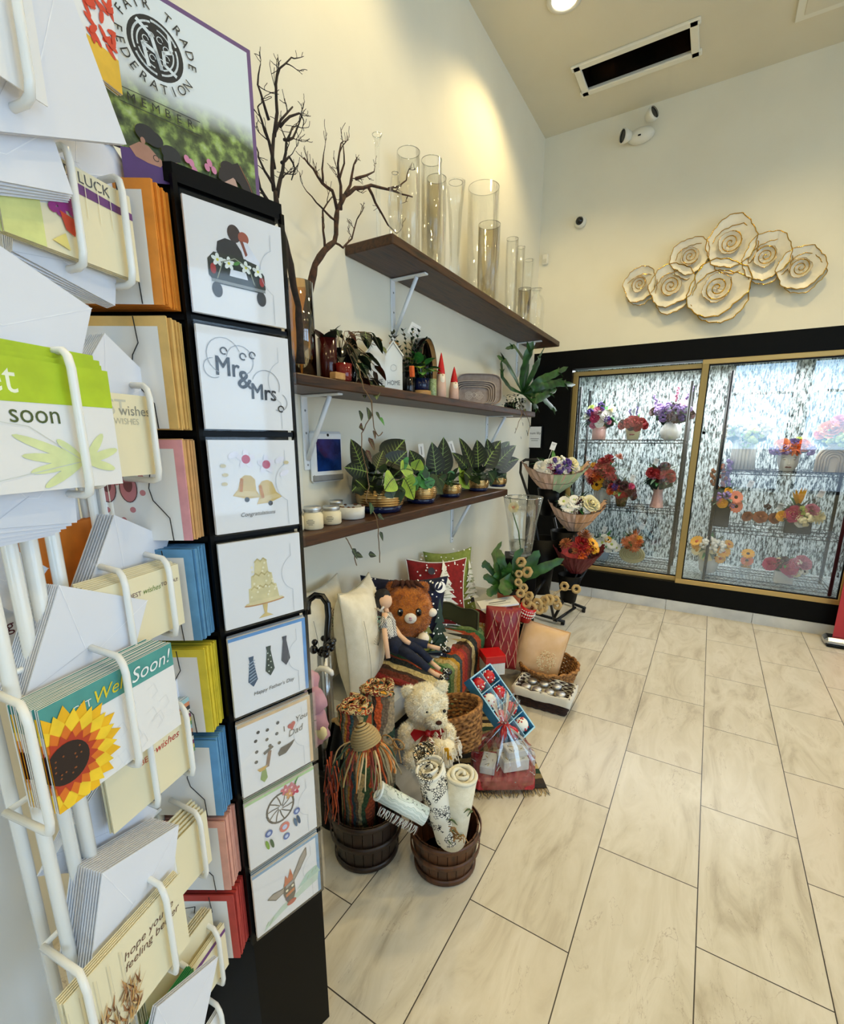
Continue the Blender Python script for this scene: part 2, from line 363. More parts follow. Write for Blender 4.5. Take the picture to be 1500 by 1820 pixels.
e = MA(nt, 'MINIMUM', edge(fu, .305), edge(fv, .61)); gr = MA(nt, 'LESS_THAN', e, .0016)
cell = N(nt, 'CombineXYZ', i={0: iu, 1: iv, 2: 0.}); wn = N(nt, 'TexWhiteNoise', i={0: cell.outputs[0]})
off = N(nt, 'VectorMath', operation='MULTIPLY_ADD', i={0: wn.outputs[1], 1: (9, 9, 9), 2: tc.outputs['Object']})
mp = N(nt, 'Mapping', i={'Vector': off.outputs[0], 'Rotation': (0, 0, .28), 'Scale': (3.2, .9, 1)})
nz = N(nt, 'TexNoise', i={'Vector': mp.outputs[0], 'Scale': 2.4, 'Detail': 9., 'Roughness': .62, 'Distortion': 1.2})
base = ramp(nt, nz.outputs[0], [(.28, '#aea28c'), (.45, '#cfc6b2'), (.6, '#dad2c1'), (.78, '#bdb199')])
n2 = N(nt, 'TexNoise', i={'Vector': mp.outputs[0], 'Scale': 3.1, 'Detail': 7., 'Roughness': .55, 'Distortion': 2.0})
vein = MA(nt, 'LESS_THAN', MA(nt, 'ABSOLUTE', MA(nt, 'SUBTRACT', n2.outputs[0], .40)), .0028)
vm = MA(nt, 'MULTIPLY', vein, .45)
tint = N(nt, 'Mix', data_type='RGBA', i={0: MA(nt, 'MULTIPLY', wn.outputs[0], .18), 6: base, 7: lin('#cbbba8')})
c1 = N(nt, 'Mix', data_type='RGBA', i={0: vm, 6: tint.outputs[2], 7: lin('#8a735f')})
c2 = N(nt, 'Mix', data_type='RGBA', i={0: gr, 6: c1.outputs[2], 7: lin('#3a332c')})
nt.links.new(c2.outputs[2], b.inputs['Base Color']); b.inputs['Roughness'].default_value = .3; b.inputs['Specular IOR Level'].default_value = .35
bump(nt, b, MA(nt, 'SUBTRACT', nz.outputs[0], gr), .06, .003)
# embossed aluminium lining of the cooler
m, nt, b = newmat('stucco_alu'); tc = N(nt, 'TexCoord'); mp = N(nt, 'Mapping', i={'Vector': tc.outputs['Object'], 'Scale': (1, 1, .24)})
nz = N(nt, 'TexNoise', i={'Vector': mp.outputs[0], 'Scale': 95., 'Detail': 3., 'Roughness': .7})
nt.links.new(ramp(nt, nz.outputs[0], [(.39, '#15191a'), (.47, '#8f9c9a'), (.57, '#e4ecea')]), b.inputs['Base Color']); b.inputs['Roughness'].default_value = .45; b.inputs['Metallic'].default_value = .25; bump(nt, b, nz.outputs[0], .5, .006)
# brass door frame with fine ribs
m, nt, b = newmat('ribbed_brass'); tc = N(nt, 'TexCoord'); sp = N(nt, 'SeparateXYZ', i={0: tc.outputs['Object']})
wv = MA(nt, 'FRACT', MA(nt, 'MULTIPLY', MA(nt, 'ADD', sp.outputs[0], sp.outputs[2]), 95.))
nt.links.new(ramp(nt, wv, [(0, '#4a3c1c'), (.3, '#b89c5c'), (.6, '#ccb274'), (1, '#4a3c1c')]), b.inputs['Base Color']); b.inputs['Metallic'].default_value = .5; b.inputs['Roughness'].default_value = .4
mk('brass_plain', '#bfa368', .38, .5)
CRO = ['#7a2a1c', '#c5521f', '#c9b07a', '#2f4a3a', '#8a8578', '#d0932a', '#5a6a35', '#2a2a2a', '#a83a26', '#b7a98a', '#1f4a52', '#6b5030']
stripes('crochet_z', CRO, 0, 2.6, knit=.9, bsc=70); stripes('crochet_b', CRO[::-1], 1, 6.5, knit=.9, bsc=70, seed=.4); stripes('crochet_blanket', ['#a82a22', '#8a3a24', '#5a3320', '#d9c489', '#2b2f2a', '#b34a22', '#3a6a3a', '#7f9a60', '#cfb57a', '#c99a2a', '#3f4c4c', '#c4461f'], 0, 3.0, knit=.9, bsc=75)
stripes('rug_stripe', ['#2a241c', '#8d7a4e', '#b99f62', '#15110c', '#a98f5a', '#241d16', '#cdb47a', '#1a3a24', '#8d7a4e', '#3a2c1e'], 1, 3.2, knit=.3, bsc=160)
m, nt, b = newmat('paisley'); tc = N(nt, 'TexCoord'); vo = N(nt, 'TexVoronoi', feature='DISTANCE_TO_EDGE', i={'Vector': tc.outputs['Object'], 'Scale': 120.}); nz = N(nt, 'TexNoise', i={'Vector': tc.outputs['Object'], 'Scale': 24., 'Detail': 1.})
a_ = MA(nt, 'MULTIPLY', MA(nt, 'LESS_THAN', vo.outputs[0], .09), MA(nt, 'GREATER_THAN', nz.outputs[0], .5))
nt.links.new(N(nt, 'Mix', data_type='RGBA', i={0: a_, 6: lin('#e6e2d4'), 7: lin('#1c1c22')}).outputs[2], b.inputs['Base Color']); b.inputs['Roughness'].default_value = .9
m, nt, b = newmat('polka'); tc = N(nt, 'TexCoord'); vo = N(nt, 'TexVoronoi', i={'Vector': tc.outputs['Object'], 'Scale': 110., 'Randomness': 0.})
nt.links.new(ramp(nt, vo.outputs[0], [(.0, '#141414'), (.3, '#f0ede6')], 'CONSTANT'), b.inputs['Base Color'])
m, nt, b = newmat('check_shirt'); tc = N(nt, 'TexCoord'); ck = N(nt, 'TexChecker', i={'Vector': tc.outputs['Object'], 'Scale': 190.}); ck.inputs[1].default_value = lin('#e9e6e0'); ck.inputs[2].default_value = lin('#33343c'); nt.links.new(ck.outputs[0], b.inputs['Base Color'])
m, nt, b = newmat('giraffe'); tc = N(nt, 'TexCoord'); vo = N(nt, 'TexVoronoi', feature='DISTANCE_TO_EDGE', i={'Vector': tc.outputs['Object'], 'Scale': 90.}); nt.links.new(ramp(nt, vo.outputs[0], [(0, '#1c1712'), (.12, '#e6dcc0'), (.3, '#c98434')], 'CONSTANT'), b.inputs['Base Color'])
m, nt, b = newmat('towel_teal'); tc = N(nt, 'TexCoord'); wv = N(nt, 'TexWave', i={'Vector': tc.outputs['Object'], 'Scale': 30., 'Distortion': 9., 'Detail': 2.}); nt.links.new(ramp(nt, wv.outputs[0], [(0, '#dfe6df'), (.62, '#dfe6df'), (.7, '#33463f'), (.8, '#cfdad2')]), b.inputs['Base Color'])
# ---------------------------------------------------------------- the room
X1, Y0, H = 4.9, -7.4, 3.77
struct(MB().box(((X1)/2, Y0/2+.5, -.05), (X1+.3, -Y0+1.2, .1), 'floor_tile'), 'floor')
CUT = (.41, 1.06, -.62, -.37)   # air return opening
mb = MB(); x0, x1, y0, y1 = CUT
for a, c, d, e in ((0, X1, Y0, y0), (0, X1, y1, 0), (0, x0, y0, y1), (x1, X1, y0, y1)): mb.box(((a+c)/2, (d+e)/2, H+.05), (c-a, e-d, .1), 'ceilpaint')
struct(mb, 'ceiling')
struct(MB().box((-.05, Y0/2+.5, H/2), (.1, -Y0+1, H+.1), 'wallpaint'), 'wall_left')
ZT = 2.145                       # top of the cooler's black surround
mb = MB().box((X1/2, .06, (H+ZT)/2+.015), (X1, .12, H-ZT+.03), 'wallpaint'); mb.box(((2.62+X1)/2, .06, ZT/2), (X1-2.62, .12, ZT), 'wallpaint'); struct(mb, 'wall_back')
# window openings in the right wall and the front wall
def wall_open(name, axis, pos, a0, a1, opens, z0, z1, th=.12):
    mb = MB(); cuts = [a0]+[q for o in opens for q in o]+[a1]
    def bx(p, q, r, s_):
        if q-p < .001: return
        c = ((p+q)/2, pos, (r+s_)/2); d = (q-p, th, s_-r)
        if axis == 'y': c = (c[1], c[0], c[2]); d = (d[1], d[0], d[2])
        mb.box(c, d, 'wallpaint')
    for i in range(0, len(cuts), 2): bx(cuts[i], cuts[i+1], 0, H)
    for p, q in opens: bx(p, q, 0, z0); bx(p, q, z1, H)
    struct(mb, name)
    for n, (p, q) in enumerate(opens):
        f = MB(); g = MB()
        for (c, d) in ((((p+q)/2, z0+.03), (q-p, .06)), (((p+q)/2, z1-.03), (q-p, .06)), ((p+.03, (z0+z1)/2), (.06, z1-z0)), ((q-.03, (z0+z1)/2), (.06, z1-z0)), (((p+q)/2, z0+(z1-z0)*.76), (q-p, .05))):
            cc = (c[0], pos, c[1]); dd = (d[0], .08, d[1])
            if axis == 'y': cc = (cc[1], cc[0], cc[2]); dd = (dd[1], dd[0], dd[2])
            f.box(cc, dd, 'black_metal')
        cc = ((p+q)/2, pos, (z0+z1)/2); dd = (q-p-.1, .01, z1-z0-.1)
        if axis == 'y': cc = (cc[1], cc[0], cc[2]); dd = (dd[1], dd[0], dd[2])
        fo = struct(f, 'window_%d' % (n+(1 if axis == 'x' else 4))); g.box(cc, dd, 'window_glass'); g.build('window_pane', fo)
wall_open('wall_front', 'x', Y0-.06, 0, X1, [(1.62, 2.72), (2.88, 4.0)], .4, 2.95)
struct(MB().box((2.5, -9.5, -.06), (14, 4.2, .1), '#4a4c50'), 'ground')
wall_open('wall_right', 'y', X1+.06, Y0, 0, [(-5.4, -4.1), (-3.9, -2.6), (-2.4, -1.1)], .6, 2.95)
# marble plinth tiles under the cooler
mb = MB(); xs = [.0, .28, .66, 1.27, 1.88, 2.49, 3.1, 3.71, 4.32, 4.9]
for a, c in zip(xs, xs[1:]): mb.box(((a+c)/2, -.004, .0425), (c-a-.003, .012, .085), 'white_stone')
struct(mb, 'baseboard_back')
# ---------------------------------------------------------------- flower cooler
cool = root('flower_cooler', 'black built-in flower cooler with brass-framed sliding glass doors in the back wall', 'cooler', (0, 0, 0))
DL, DM, DR, ZB, ZD = .345, 1.335, 2.38, .245, 1.995
mb = MB()
mb.box((2.62/2, .05, (ZD+ZT)/2), (2.62, .1, ZT-ZD), 'black_panel'); mb.box((2.62/2, .05, (.085+ZB)/2), (2.62, .1, ZB-.085), 'black_panel')
mb.box((DL/2, .05, (ZB+ZD)/2), (DL, .1, ZD-ZB), 'black_panel'); mb.box(((DR+2.62)/2, .05, (ZB+ZD)/2), (2.62-DR, .1, ZD-ZB), 'black_panel')
mb.build('surround', cool)
mb = MB(); D = .92
mb.box((1.33, D+.02, 1.1), (2.5, .04, 2.1), 'stucco_alu'); mb.box((.1, D/2+.05, 1.1), (.04, D-.1, 2.1), 'stucco_alu'); mb.box((2.56, D/2+.05, 1.1), (.04, D-.1, 2.1), 'stucco_alu')
mb.box((1.33, D/2+.05, 2.12), (2.5, D-.1, .04), 'stucco_alu'); mb.box((1.33, D/2+.05, .11), (2.5, D-.1, .26), 'stucco_alu')
mb.build('cabinet_lining', cool)
for x0 in (.85, 1.9):
    MB().box((x0, .40, 2.07), (1.0, .34, .03), 'white_metal').build('light_fixture', cool)
def door(x0, x1, z0, z1, y, name, bw=.045):
    f = MB()
    f.box((x0+bw/2, y, (z0+z1)/2), (bw, .03, z1-z0), 'ribbed_brass', b=.003); f.box((x1-bw*.4, y, (z0+z1)/2), (bw*.8, .03, z1-z0), 'brass_plain', b=.003)
    f.box(((x0+x1)/2, y-.001, z1-.018), (x1-x0, .03, .036), 'brass_plain', b=.003); f.box(((x0+x1)/2, y-.001, z0+.02), (x1-x0, .03, .04), 'brass_plain', b=.003)
    o = f.build('sliding_door', cool)
    g = MB()
    for (c, d) in (((x0+bw+.004, (z0+z1)/2), (.008, z1-z0-.07)), ((x1-bw*.8-.004, (z0+z1)/2), (.008, z1-z0-.07)), (((x0+x1)/2, z1-.042), (x1-x0-.06, .01)), (((x0+x1)/2, z0+.044), (x1-x0-.06, .01))): g.box((c[0], y, c[1]), (d[0], .02, d[1]), 'black_plastic')
    g.build('gasket', o)
    MB().box(((x0+x1)/2, y, (z0+z1)/2), (x1-x0-bw*1.7, .006, z1-z0-.08), 'cooler_glass').build('glass_pane', o)
door(DL, DM+.02, ZB, ZD-.02, .055, 'l'); door(DM-.02, DR+.02, ZB-.005, ZD, .015, 'r')
MB().lathe([(.011, 0), (.011, .006), (.006, .009)], 'black_plastic', 12, (1.383, -.002, 1.46), Matrix.Rotation(PI/2, 3, 'X')).build('door_lock', cool)
# ---------------------------------------------------------------- shelving inside the cooler
def wire_rack(x0, x1, y0, y1, zs, ztop, label):
    r = root('wire_shelving_unit', label, 'shelf', (x0, y0, .241), group='wire shelving in the flower cooler')
    W_, D_ = x1-x0, y1-y0
    for px in (0, W_):
        for py in (0, D_): MB().tube([(px, py, 0), (px, py, ztop-.24)], .0125, 'black_metal', 10).build('post', r)
    for z in zs:
        z -= .241; mb = MB()
        for yy in (0, D_):
            for dz in (0, -.028): mb.tube([(0, yy, z+dz), (W_, yy, z+dz)], .0032, 'black_metal', 5)
            k = 26; mb.tube([(W_*i/k, yy, z-.002-(.024 if i % 2 else 0)) for i in range(k+1)], .0018, 'black_metal', 4)
        for xx in (0, W_):
            for dz in (0, -.028): mb.tube([(xx, 0, z+dz), (xx, D_, z+dz)], .0032, 'black_metal', 5)
        for i in range(1, 36): mb.tube([(W_*i/36, 0, z+.001), (W_*i/36, D_, z+.001)], .0015, 'black_metal', 4)
        mb.tube([(0, D_/2, z-.003), (W_, D_/2, z-.003)], .0025, 'black_metal', 4)
        mb.build('wire_shelf', r)
wire_rack(.37, 1.25, .24, .62, (1.405, .805, .285), 1.87, 'black wire shelving unit behind the left cooler door')
wire_rack(1.52, 2.36, .24, .62, (1.168, .69, .285), 1.93, 'black wire shelving unit behind the right cooler door')
# ---------------------------------------------------------------- flowers
def basis(n):
    n = V(n).normalized(); a = n.orthogonal().normalized(); return a, n.cross(a), n
def blossom(mb, c, n, r, kind, col, col2=None):
    c = V(c); a, b, n = basis(n)
    def petal(ang, r0, r1, w, lift0, lift1, m):
        d = a*math.cos(ang)+b*math.sin(ang); s_ = n.cross(d); m_ = (r0+r1)/2
        p0 = c+d*r0+n*lift0; p1 = c+d*m_+n*(lift0+lift1)/2*1.1; p2 = c+d*r1*.93+n*lift1; p3 = c+d*r1+n*lift1
        mb.add([p0-s_*w*.25, p0+s_*w*.25, p1-s_*w*.5, p1+s_*w*.5, p2-s_*w*.42, p2+s_*w*.42, p3], [(0, 1, 3, 2), (2, 3, 5, 4), (4, 5, 6)], m, True)
    if kind == 'daisy':
        for k in range(2):
            for i in range(12): petal(2*PI*(i+k*.5)/12+rnd(-.05, .05), r*.15, r*(1-.12*k), r*.36, .0+k*r*.08, r*(.1+.15*k), col)
        mb.ell(c+n*r*.08, (r*.27, r*.27, r*.16), col2 or 'pollen', 10, Matrix((a, b, n)).transposed())
    elif kind == 'mum':
        for k in range(4):
            q = 12-k*2
            for i in range(q): petal(2*PI*(i+k*.4)/q+rnd(-.1, .1), r*.05, r*(1-.2*k), r*.24, r*.12*k, r*(.12+.24*k), col if k < 3 else (col2 or col))
    elif kind == 'ball':
        for i in range(26):
            u = V((rnd(-1, 1), rnd(-1, 1), rnd(-.5, 1))).normalized(); d = a*u.x+b*u.y+n*u.z
            mb.ell(c+d*r*.72, r*.27, col if rnd(0, 1) < .8 else (col2 or col), 6)
    elif kind == 'spike':
        for i in range(12): mb.ell(c+n*r*(i/5-.6)+a*rnd(-.22, .22)*r+b*rnd(-.22, .22)*r, (r*.19, r*.19, r*.22), col if rnd(0, 1) < .75 else (col2 or col), 6)
        mb.tube([c-n*r*1.5, c+n*r*1.6], r*.04, 'stem', 4)
    elif kind == 'bird':
        for i in range(5): mb.leaf(c, a*(.5*(i-2))+n*1.6+b*rnd(-.2, .2), r*1.7, r*.34, col, 0, tip=.7)
        mb.leaf(c-n*r*.3, a*1.2+n*.7, r*1.6, r*.3, 'leaf_dark', 0)
    else:  # rose: whorls of cupped petals
        for k in range(4):
            q = 6-k if k < 3 else 3; rr = r*(1-.24*k)
            for i in range(q):
                ang = 2*PI*(i+k*.45)/q+rnd(-.1, .1); petal(ang, r*.06, rr, rr*1.25, -r*.12*(3-k)*.5, r*(.1+.17*k), col if k < 3 else (col2 or col))
        mb.ell(c+n*r*.3, (r*.2, r*.2, r*.3), col2 or col, 8, Matrix((a, b, n)).transposed())
def fill(r, c, rx, rz, specs, leaves=('leaf_dark', 14), ry=None, tagpos=None, face=(0, -1, .45), leafL=1.0, extra=5):
    """foliage dome and single blossoms around c, every blossom a part"""
    ry = ry or rx; c = V(c); mb = MB(); lm, ln = leaves
    for i in range(int(ln*1.6)):
        a = rnd(0, 2*PI); e = rnd(-.35, 1.1); d = V((math.cos(a)*math.cos(e), math.sin(a)*math.cos(e)-.25, math.sin(e)))
        mb.leaf(c+V((d.x*rx*.2, d.y*ry*.2, d.z*rz*.1)), V((d.x*rx, d.y*ry, d.z*rz)), rnd(.9, 1.25)*(rx+rz)/2*leafL, rnd(.2, .34)*min(rx, rz)*1.3, lm if rnd(0, 1) < .75 else 'leaf_mid', .5)
    for i in range(7):
        a = rnd(0, 2*PI); d = V((math.cos(a)*rx*.7, math.sin(a)*ry*.7, rz*rnd(.2, .8))); mb.tube([c-V((0, 0, rz)), c+d*.5, c+d], .002, 'stem', 4)
    mb.ell(c-V((0, 0, rz*.15)), (rx*.72, ry*.6, rz*.65), 'leaf_dark', 10, amp=.5, sc=3)
    mb.build('foliage', r)
    pal = [q for q in specs if q[0] not in ('spike', 'bird')]; specs = list(specs)
    if len(specs) > 5:
        for i in range(extra): q = pal[i*3 % len(pal)]; a_ = rnd(0, 2*PI); b__ = rnd(.3, .9); specs.append((q[0], q[1], b__*math.cos(a_), abs(math.sin(a_))*b__*.8 if extra == 10 else b__*math.sin(a_)*.8, q[4]*.72, *q[5:]))
    fx = V(face).normalized()
    for (kind, col, u, v, s, *c2) in specs:
        # u, v in -1..1 across the bouquet as one looks at it
        k = math.sqrt(max(0, 1-min(1, u*u*.8+v*v*.8)))
        u *= .88; v *= .9; p = c+V((u*rx, -ry*(.35+.6*k), v*rz)); n = V((u*.8, -1.0*k-.25, v*.7+.35))
        if kind in ('spike', 'bird'): n = V((u*.6, -.1, 1)); p = c+V((u*rx, -ry*.3*k, v*rz))
        m_ = MB(); blossom(m_, p, n, s*1.25, kind, 'petal_'+col, ('petal_'+c2[0]) if c2 and c2[0] in ('white', 'cream', 'yellow', 'orange', 'red', 'dark', 'purple', 'lilac', 'pink', 'peach', 'lime', 'brown', 'magenta', 'salmon') else (c2[0] if c2 else None)); m_.build('flower', r)
    if tagpos:
        tx, tz = tagpos; t = MB(Matrix.Translation((c.x+tx*rx, c.y-ry*.6, c.z+tz*rz)) @ Matrix.Rotation(.3, 4, 'Y'))
        t.box((0, 0, .02), (.038, .001, .055), 'paper'); t.y = -.001; t.L([(-.012, .035), (.012, .035)], .002, '#555555'); t.L([(-.012, .028), (.008, .028)], .002, '#777777'); t.tube([(0, 0, -.007), (0, .01, -.09)], .0015, 'tape', 4); t.build('price_tag', r)
def vase_mb(kind, r, h, m):
    mb = MB()
    if kind == 'cyl': mb.lathe([(r*.9, 0), (r, .004), (r, h), (r*.93, h), (r*.9, .01)], m, 28)
    elif kind == 'round': mb.lathe([(r*.5, 0), (r*.8, h*.1), (r, h*.42), (r*.95, h*.62), (r*.62, h*.88), (r*.6, h), (r*.55, h), (r*.57, h*.88)], m, 32)
    elif kind == 'bowl': mb.lathe([(r*.6, 0), (r*.75, h*.05), (r, h*.9), (r, h), (r*.93, h), (r*.9, h*.85)], m, 28)
    elif kind == 'tall': mb.lathe([(r*1.25, 0), (r*1.2, .005), (r*.8, h*.75), (r, h), (r*.9, h), (r*.75, h*.75)], m, 4)
    elif kind == 'cube': mb.box((0, 0, h/2), (r*2, r*1.7, h), m, b=.004)
    elif kind == 'ribbed':
        for i in range(20): a = 2*PI*i/20; mb.tube([(r*.94*math.cos(a), r*.94*math.sin(a), .002), (r*.8*math.cos(a), r*.8*math.sin(a), h)], r*.15, m, 6)
        mb.lathe([(r*.95, 0), (r*.8, h), (r*.7, h), (r*.7, h*.9)], m, 20)
    elif kind in ('arch', 'oval'):
        n = 5
        for k in range(n):
            q = 1-k/n*.85
            if kind == 'arch': pts = [(-r*q, 0)]+[(x, z) for x, z in arc(0, h-r, r*q, 180, 0, 16)]+[(r*q, 0)]
            else: pts = arc(0, h*.5, r*q, 0, 360, 30, h*.5*q)[:-1]
            s_ = MB(Matrix.Translation((0, -.018-.004*(k % 2)-.001*k, 0))); s_.tube([(x, 0, z) for x, z in pts], r*.09, m, 6, closed=(kind == 'oval')); n0 = len(mb.v); mb.v += s_.v; mb.f += [tuple(i+n0 for i in f) for f in s_.f]
            if m not in mb.ms: mb.ms.append(m)
            mb.mi += [0]*len(s_.f); mb.sm += s_.sm
        out = ([(-r, 0)]+arc(0, h-r, r, 180, 0, 20)+[(r, 0)]) if kind == 'arch' else arc(0, h*.5, r, 0, 360, 34, h*.5)[:-1]
        s_ = MB(Matrix.Translation((0, -.018, 0))); s_.slab(out, .05, m); n0 = len(mb.v); mb.v += s_.v; mb.f += [tuple(i+n0 for i in f) for f in s_.f]; mb.mi += [0]*len(s_.f); mb.sm += s_.sm
        mb.lathe([(r*.4, h*.93), (r*.45, h*1.02), (r*.6, h*1.1)], m, 20)
    elif kind == 'face':
        mb.lathe([(r*.5, 0), (r*.68, h*.08), (r*.95, h*.45), (r, h*.75), (r*.92, h), (r*.85, h), (r*.9, h*.8)], m, 28)
        mb.ell((0, -r*1.0, h*.48), (r*.09, r*.18, r*.26), m, 10); mb.ell((0, -r*1.0, h*.36), (r*.13, r*.16, r*.1), m, 10)
        for s_ in (-1, 1):
            mb.ell((s_*r*.12, -r*.86, h*.2), (r*.16, r*.08, r*.07), '#6a1a1a', 10); mb.tube([(s_*r*.2, -r*.93, h*.66), (s_*r*.38, -r*.9, h*.7), (s_*r*.55, -r*.8, h*.66)], r*.03, '#8a7a66', 5)
            mb.ell((s_*r*.38, -r*.88, h*.58), (r*.17, r*.06, r*.05), '#cfc3a8', 8)
    return mb
def arrangement(label, px, z, yd, vk, vr, vh, vm, bw, bh, specs, leaves=('leaf_dark', 16), tagp=None, cz=.6):
    p = at(px, 800, 'y', yd); r = root('flower_arrangement', label, 'flowers', (p.x, yd, z+.003), group='flower arrangements in the cooler')
    vm_ = vase_mb(vk, vr, vh, vm)
    if vk == 'kiss':
        pass
    vo = vm_.build('vase', r)
    fill(r, (0, 0, vh+bh*cz), bw, bh, specs, leaves, ry=min(bw, .10), tagpos=tagp)
    return r, vo
mk('vase_pink', '#e4b3a6', .4, c2='#dca596', sc=6); mk('vase_bluewhite', '#c9d8e6', .2); mk('vase_cream', '#d9cf9e', .3); mk('vase_sand', '#d8c9ae', .45); mk('vase_dark', '#17150f', .15); mk('vase_mottled', '#39331d', .2, c2='#6a5b30', sc=60)
Z1, Z2, Z3 = 1.405, .805, .285
r, v_ = arrangement('mixed pink, white and purple bouquet in a gold-banded pink vase, left cooler', 1062, Z1, .42, 'cyl', .062, .12, 'vase_pink', .165, .14,
  [('rose', 'magenta', -.2, -.1, .036), ('rose', 'pink', -.05, .45, .034), ('rose', 'white', .45, .1, .042), ('rose', 'white', .1, -.45, .034), ('ball', 'purple', .55, -.2, .03), ('ball', 'purple', -.5, .3, .032), ('ball', 'purple', .1, .8, .026), ('rose', 'lime', -.5, .65, .026), ('rose', 'cream', .75, .5, .03), ('spike', 'lilac', -.75, -.1, .03), ('rose', 'pink', -.3, -.6, .026)], ('leaf_mid', 22))
MB().lathe([(.0625, .12), (.0635, .122), (.0635, .15), (.058, .152)], 'gold', 28).build('gold_band', r)
r, v_ = arrangement('dark red roses in a cream vase with painted lips, top shelf of the left cooler', 1122, Z1, .42, 'bowl', .066, .105, 'vase_cream', .13, .075,
  [('rose', 'red', -.75, -.3, .036), ('rose', 'red', -.3, -.1, .038), ('rose', 'red', .15, .1, .04), ('rose', 'red', .6, -.1, .038), ('rose', 'red', .85, -.4, .03), ('rose', 'dark', -.1, -.55, .03), ('rose', 'red', .35, -.6, .032), ('spike', 'purple', -.3, .9, .026), ('spike', 'purple', .15, 1.2, .026)], ('leaf_mid', 8))
for s_ in (-1, 1): MB().ell((s_*.009, -.0625, .045), (.014, .006, .007), '#7a1c18', 10).build('painted_lip', r)
arrangement('lilac and plum bouquet in a round frosted glass vase, top shelf of the left cooler', 1188, Z1, .42, 'round', .088, .155, 'ceramic_white', .185, .12,
  [('ball', 'lilac', -.6, .1, .04), ('ball', 'lilac', -.2, .35, .042), ('rose', 'dark', -.9, .1, .034), ('ball', 'dark', 0, -.35, .04), ('daisy', 'pink', .45, .7, .032, 'cream'), ('ball', 'lilac', .25, .2, .04), ('ball', 'lilac', .65, .2, .036), ('rose', 'dark', .85, -.2, .034), ('ball', 'purple', .5, -.4, .03), ('spike', 'lilac', .6, 1.1, .05), ('spike', 'lilac', -.8, .7, .04), ('ball', 'lilac', -.4, -.4, .032), ('spike', 'pink', .1, 1.2, .04)], ('leaf_dark', 10))
arrangement('orange and red dahlias with a sunflower in a white ribbed vase behind the wrapped bouquets', 1078, Z2, .42, 'arch', .075, .185, 'ceramic_white', .17, .17,
  [('mum', 'salmon', -.75, 0, .055), ('mum', 'red', -.2, .3, .06), ('mum', 'orange', -.35, -.1, .05), ('mum', 'red', .3, .1, .06), ('mum', 'red', .25, .85, .05), ('mum', 'orange', .8, 1.0, .036), ('daisy', 'yellow', -.3, -.65, .048), ('mum', 'dark', .35, -.5, .045), ('mum', 'yellow', -.6, .5, .03), ('mum', 'red', -.05, .7, .045), ('mum', 'red', .6, -.25, .04)], ('leaf_dark', 12))
arrangement('small bouquet with one red gerbera in a dark mottled pot, left cooler', 1113, Z2, .30, 'bowl', .056, .10, 'vase_mottled', .14, .10,
  [('daisy', 'red', -.05, -.35, .04), ('rose', 'dark', .2, .4, .04), ('rose', 'orange', -.7, -.1, .034), ('rose', 'purple', -.4, .35, .03), ('rose', 'dark', -.3, .75, .026), ('rose', 'dark', .7, -.1, .036), ('rose', 'magenta', .65, .4, .026), ('rose', 'lime', -.35, -.25, .024), ('rose', 'dark', .85, -.6, .03), ('rose', 'red', -.7, .3, .026)], ('leaf_dark', 16), (.55, .9))
arrangement('deep red roses with grey foliage in a tall blush vase, left cooler', 1178, Z2, .42, 'tall', .046, .19, 'vase_pink', .15, .14,
  [('rose', 'red', -.45, .35, .042), ('rose', 'red', .1, .3, .045), ('rose', 'dark', .3, .8, .036), ('rose', 'red', .65, .25, .036), ('rose', 'dark', .0, -.15, .03), ('ball', 'pink', -.35, 0, .022), ('rose', 'dark', .45, -.2, .03)], ('eucalyptus', 24), (-.3, .85))
arrangement('white daisies in a pale blue bowl, bottom shelf of the left cooler', 1088, Z3, .34, 'bowl', .066, .10, 'vase_bluewhite', .16, .10,
  [('daisy', 'white', -.6, .1, .04, 'lime'), ('daisy', 'white', 0, .2, .045, 'lime'), ('daisy', 'white', .6, .1, .042, 'lime'), ('daisy', 'white', -.2, -.35, .042, 'lime'), ('daisy', 'white', .4, -.3, .04, 'lime'), ('daisy', 'white', -.8, .6, .034, 'lime'), ('daisy', 'yellow', -1.0, -.1, .04), ('rose', 'white', .1, .7, .03), ('daisy', 'white', .9, -.25, .034, 'lime')], ('leaf_mid', 16), (.0, 1.2))
arrangement('orange lilies and spider mums in a cream oval ringed vase, left cooler', 1143, Z3, .36, 'oval', .105, .15, 'vase_cream', .12, .10,
  [('mum', 'peach', -.45, -.1, .045), ('mum', 'peach', .2, -.5, .045), ('bird', 'orange', .15, .4, .04), ('mum', 'orange', .5, 0, .036), ('mum', 'peach', -.1, .2, .036), ('mum', 'yellow', .35, .4, .026)], ('leaf_olive', 22), (.5, 1.25))
Z1, Z2, Z3 = 1.168, .69, .285
arrangement('tall cream fluted vase with white and pale green hydrangeas behind the right cooler door', 1322, Z1, .42, 'ribbed', .085, .24, 'ceramic_white', .19, .12,
  [('ball', 'white', -.5, .45, .06), ('ball', 'white', .1, .85, .055), ('ball', 'lime', .25, -.25, .065), ('ball', 'white', .65, .35, .055), ('ball', 'white', -.15, .15, .055), ('rose', 'white', -.75, 0, .04), ('ball', 'lime', .05, -.75, .04), ('rose', 'white', .5, .8, .034)], ('leaf_dark', 14), cz=.5)
arrangement('peach and lilac flowers in a white vase shaped like a face', 1404, Z1, .36, 'face', .075, .155, 'ceramic_white', .155, .07,
  [('rose', 'peach', -.45, .2, .044), ('mum', 'orange', .15, -.2, .046), ('rose', 'peach', .5, .2, .04), ('ball', 'lilac', -.75, -.35, .036), ('ball', 'lilac', .8, -.3, .038), ('rose', 'purple', .1, .5, .032), ('ball', 'lilac', -.15, -.35, .032), ('rose', 'lime', .3, .9, .024)], ('leaf_dark', 12), cz=.4)
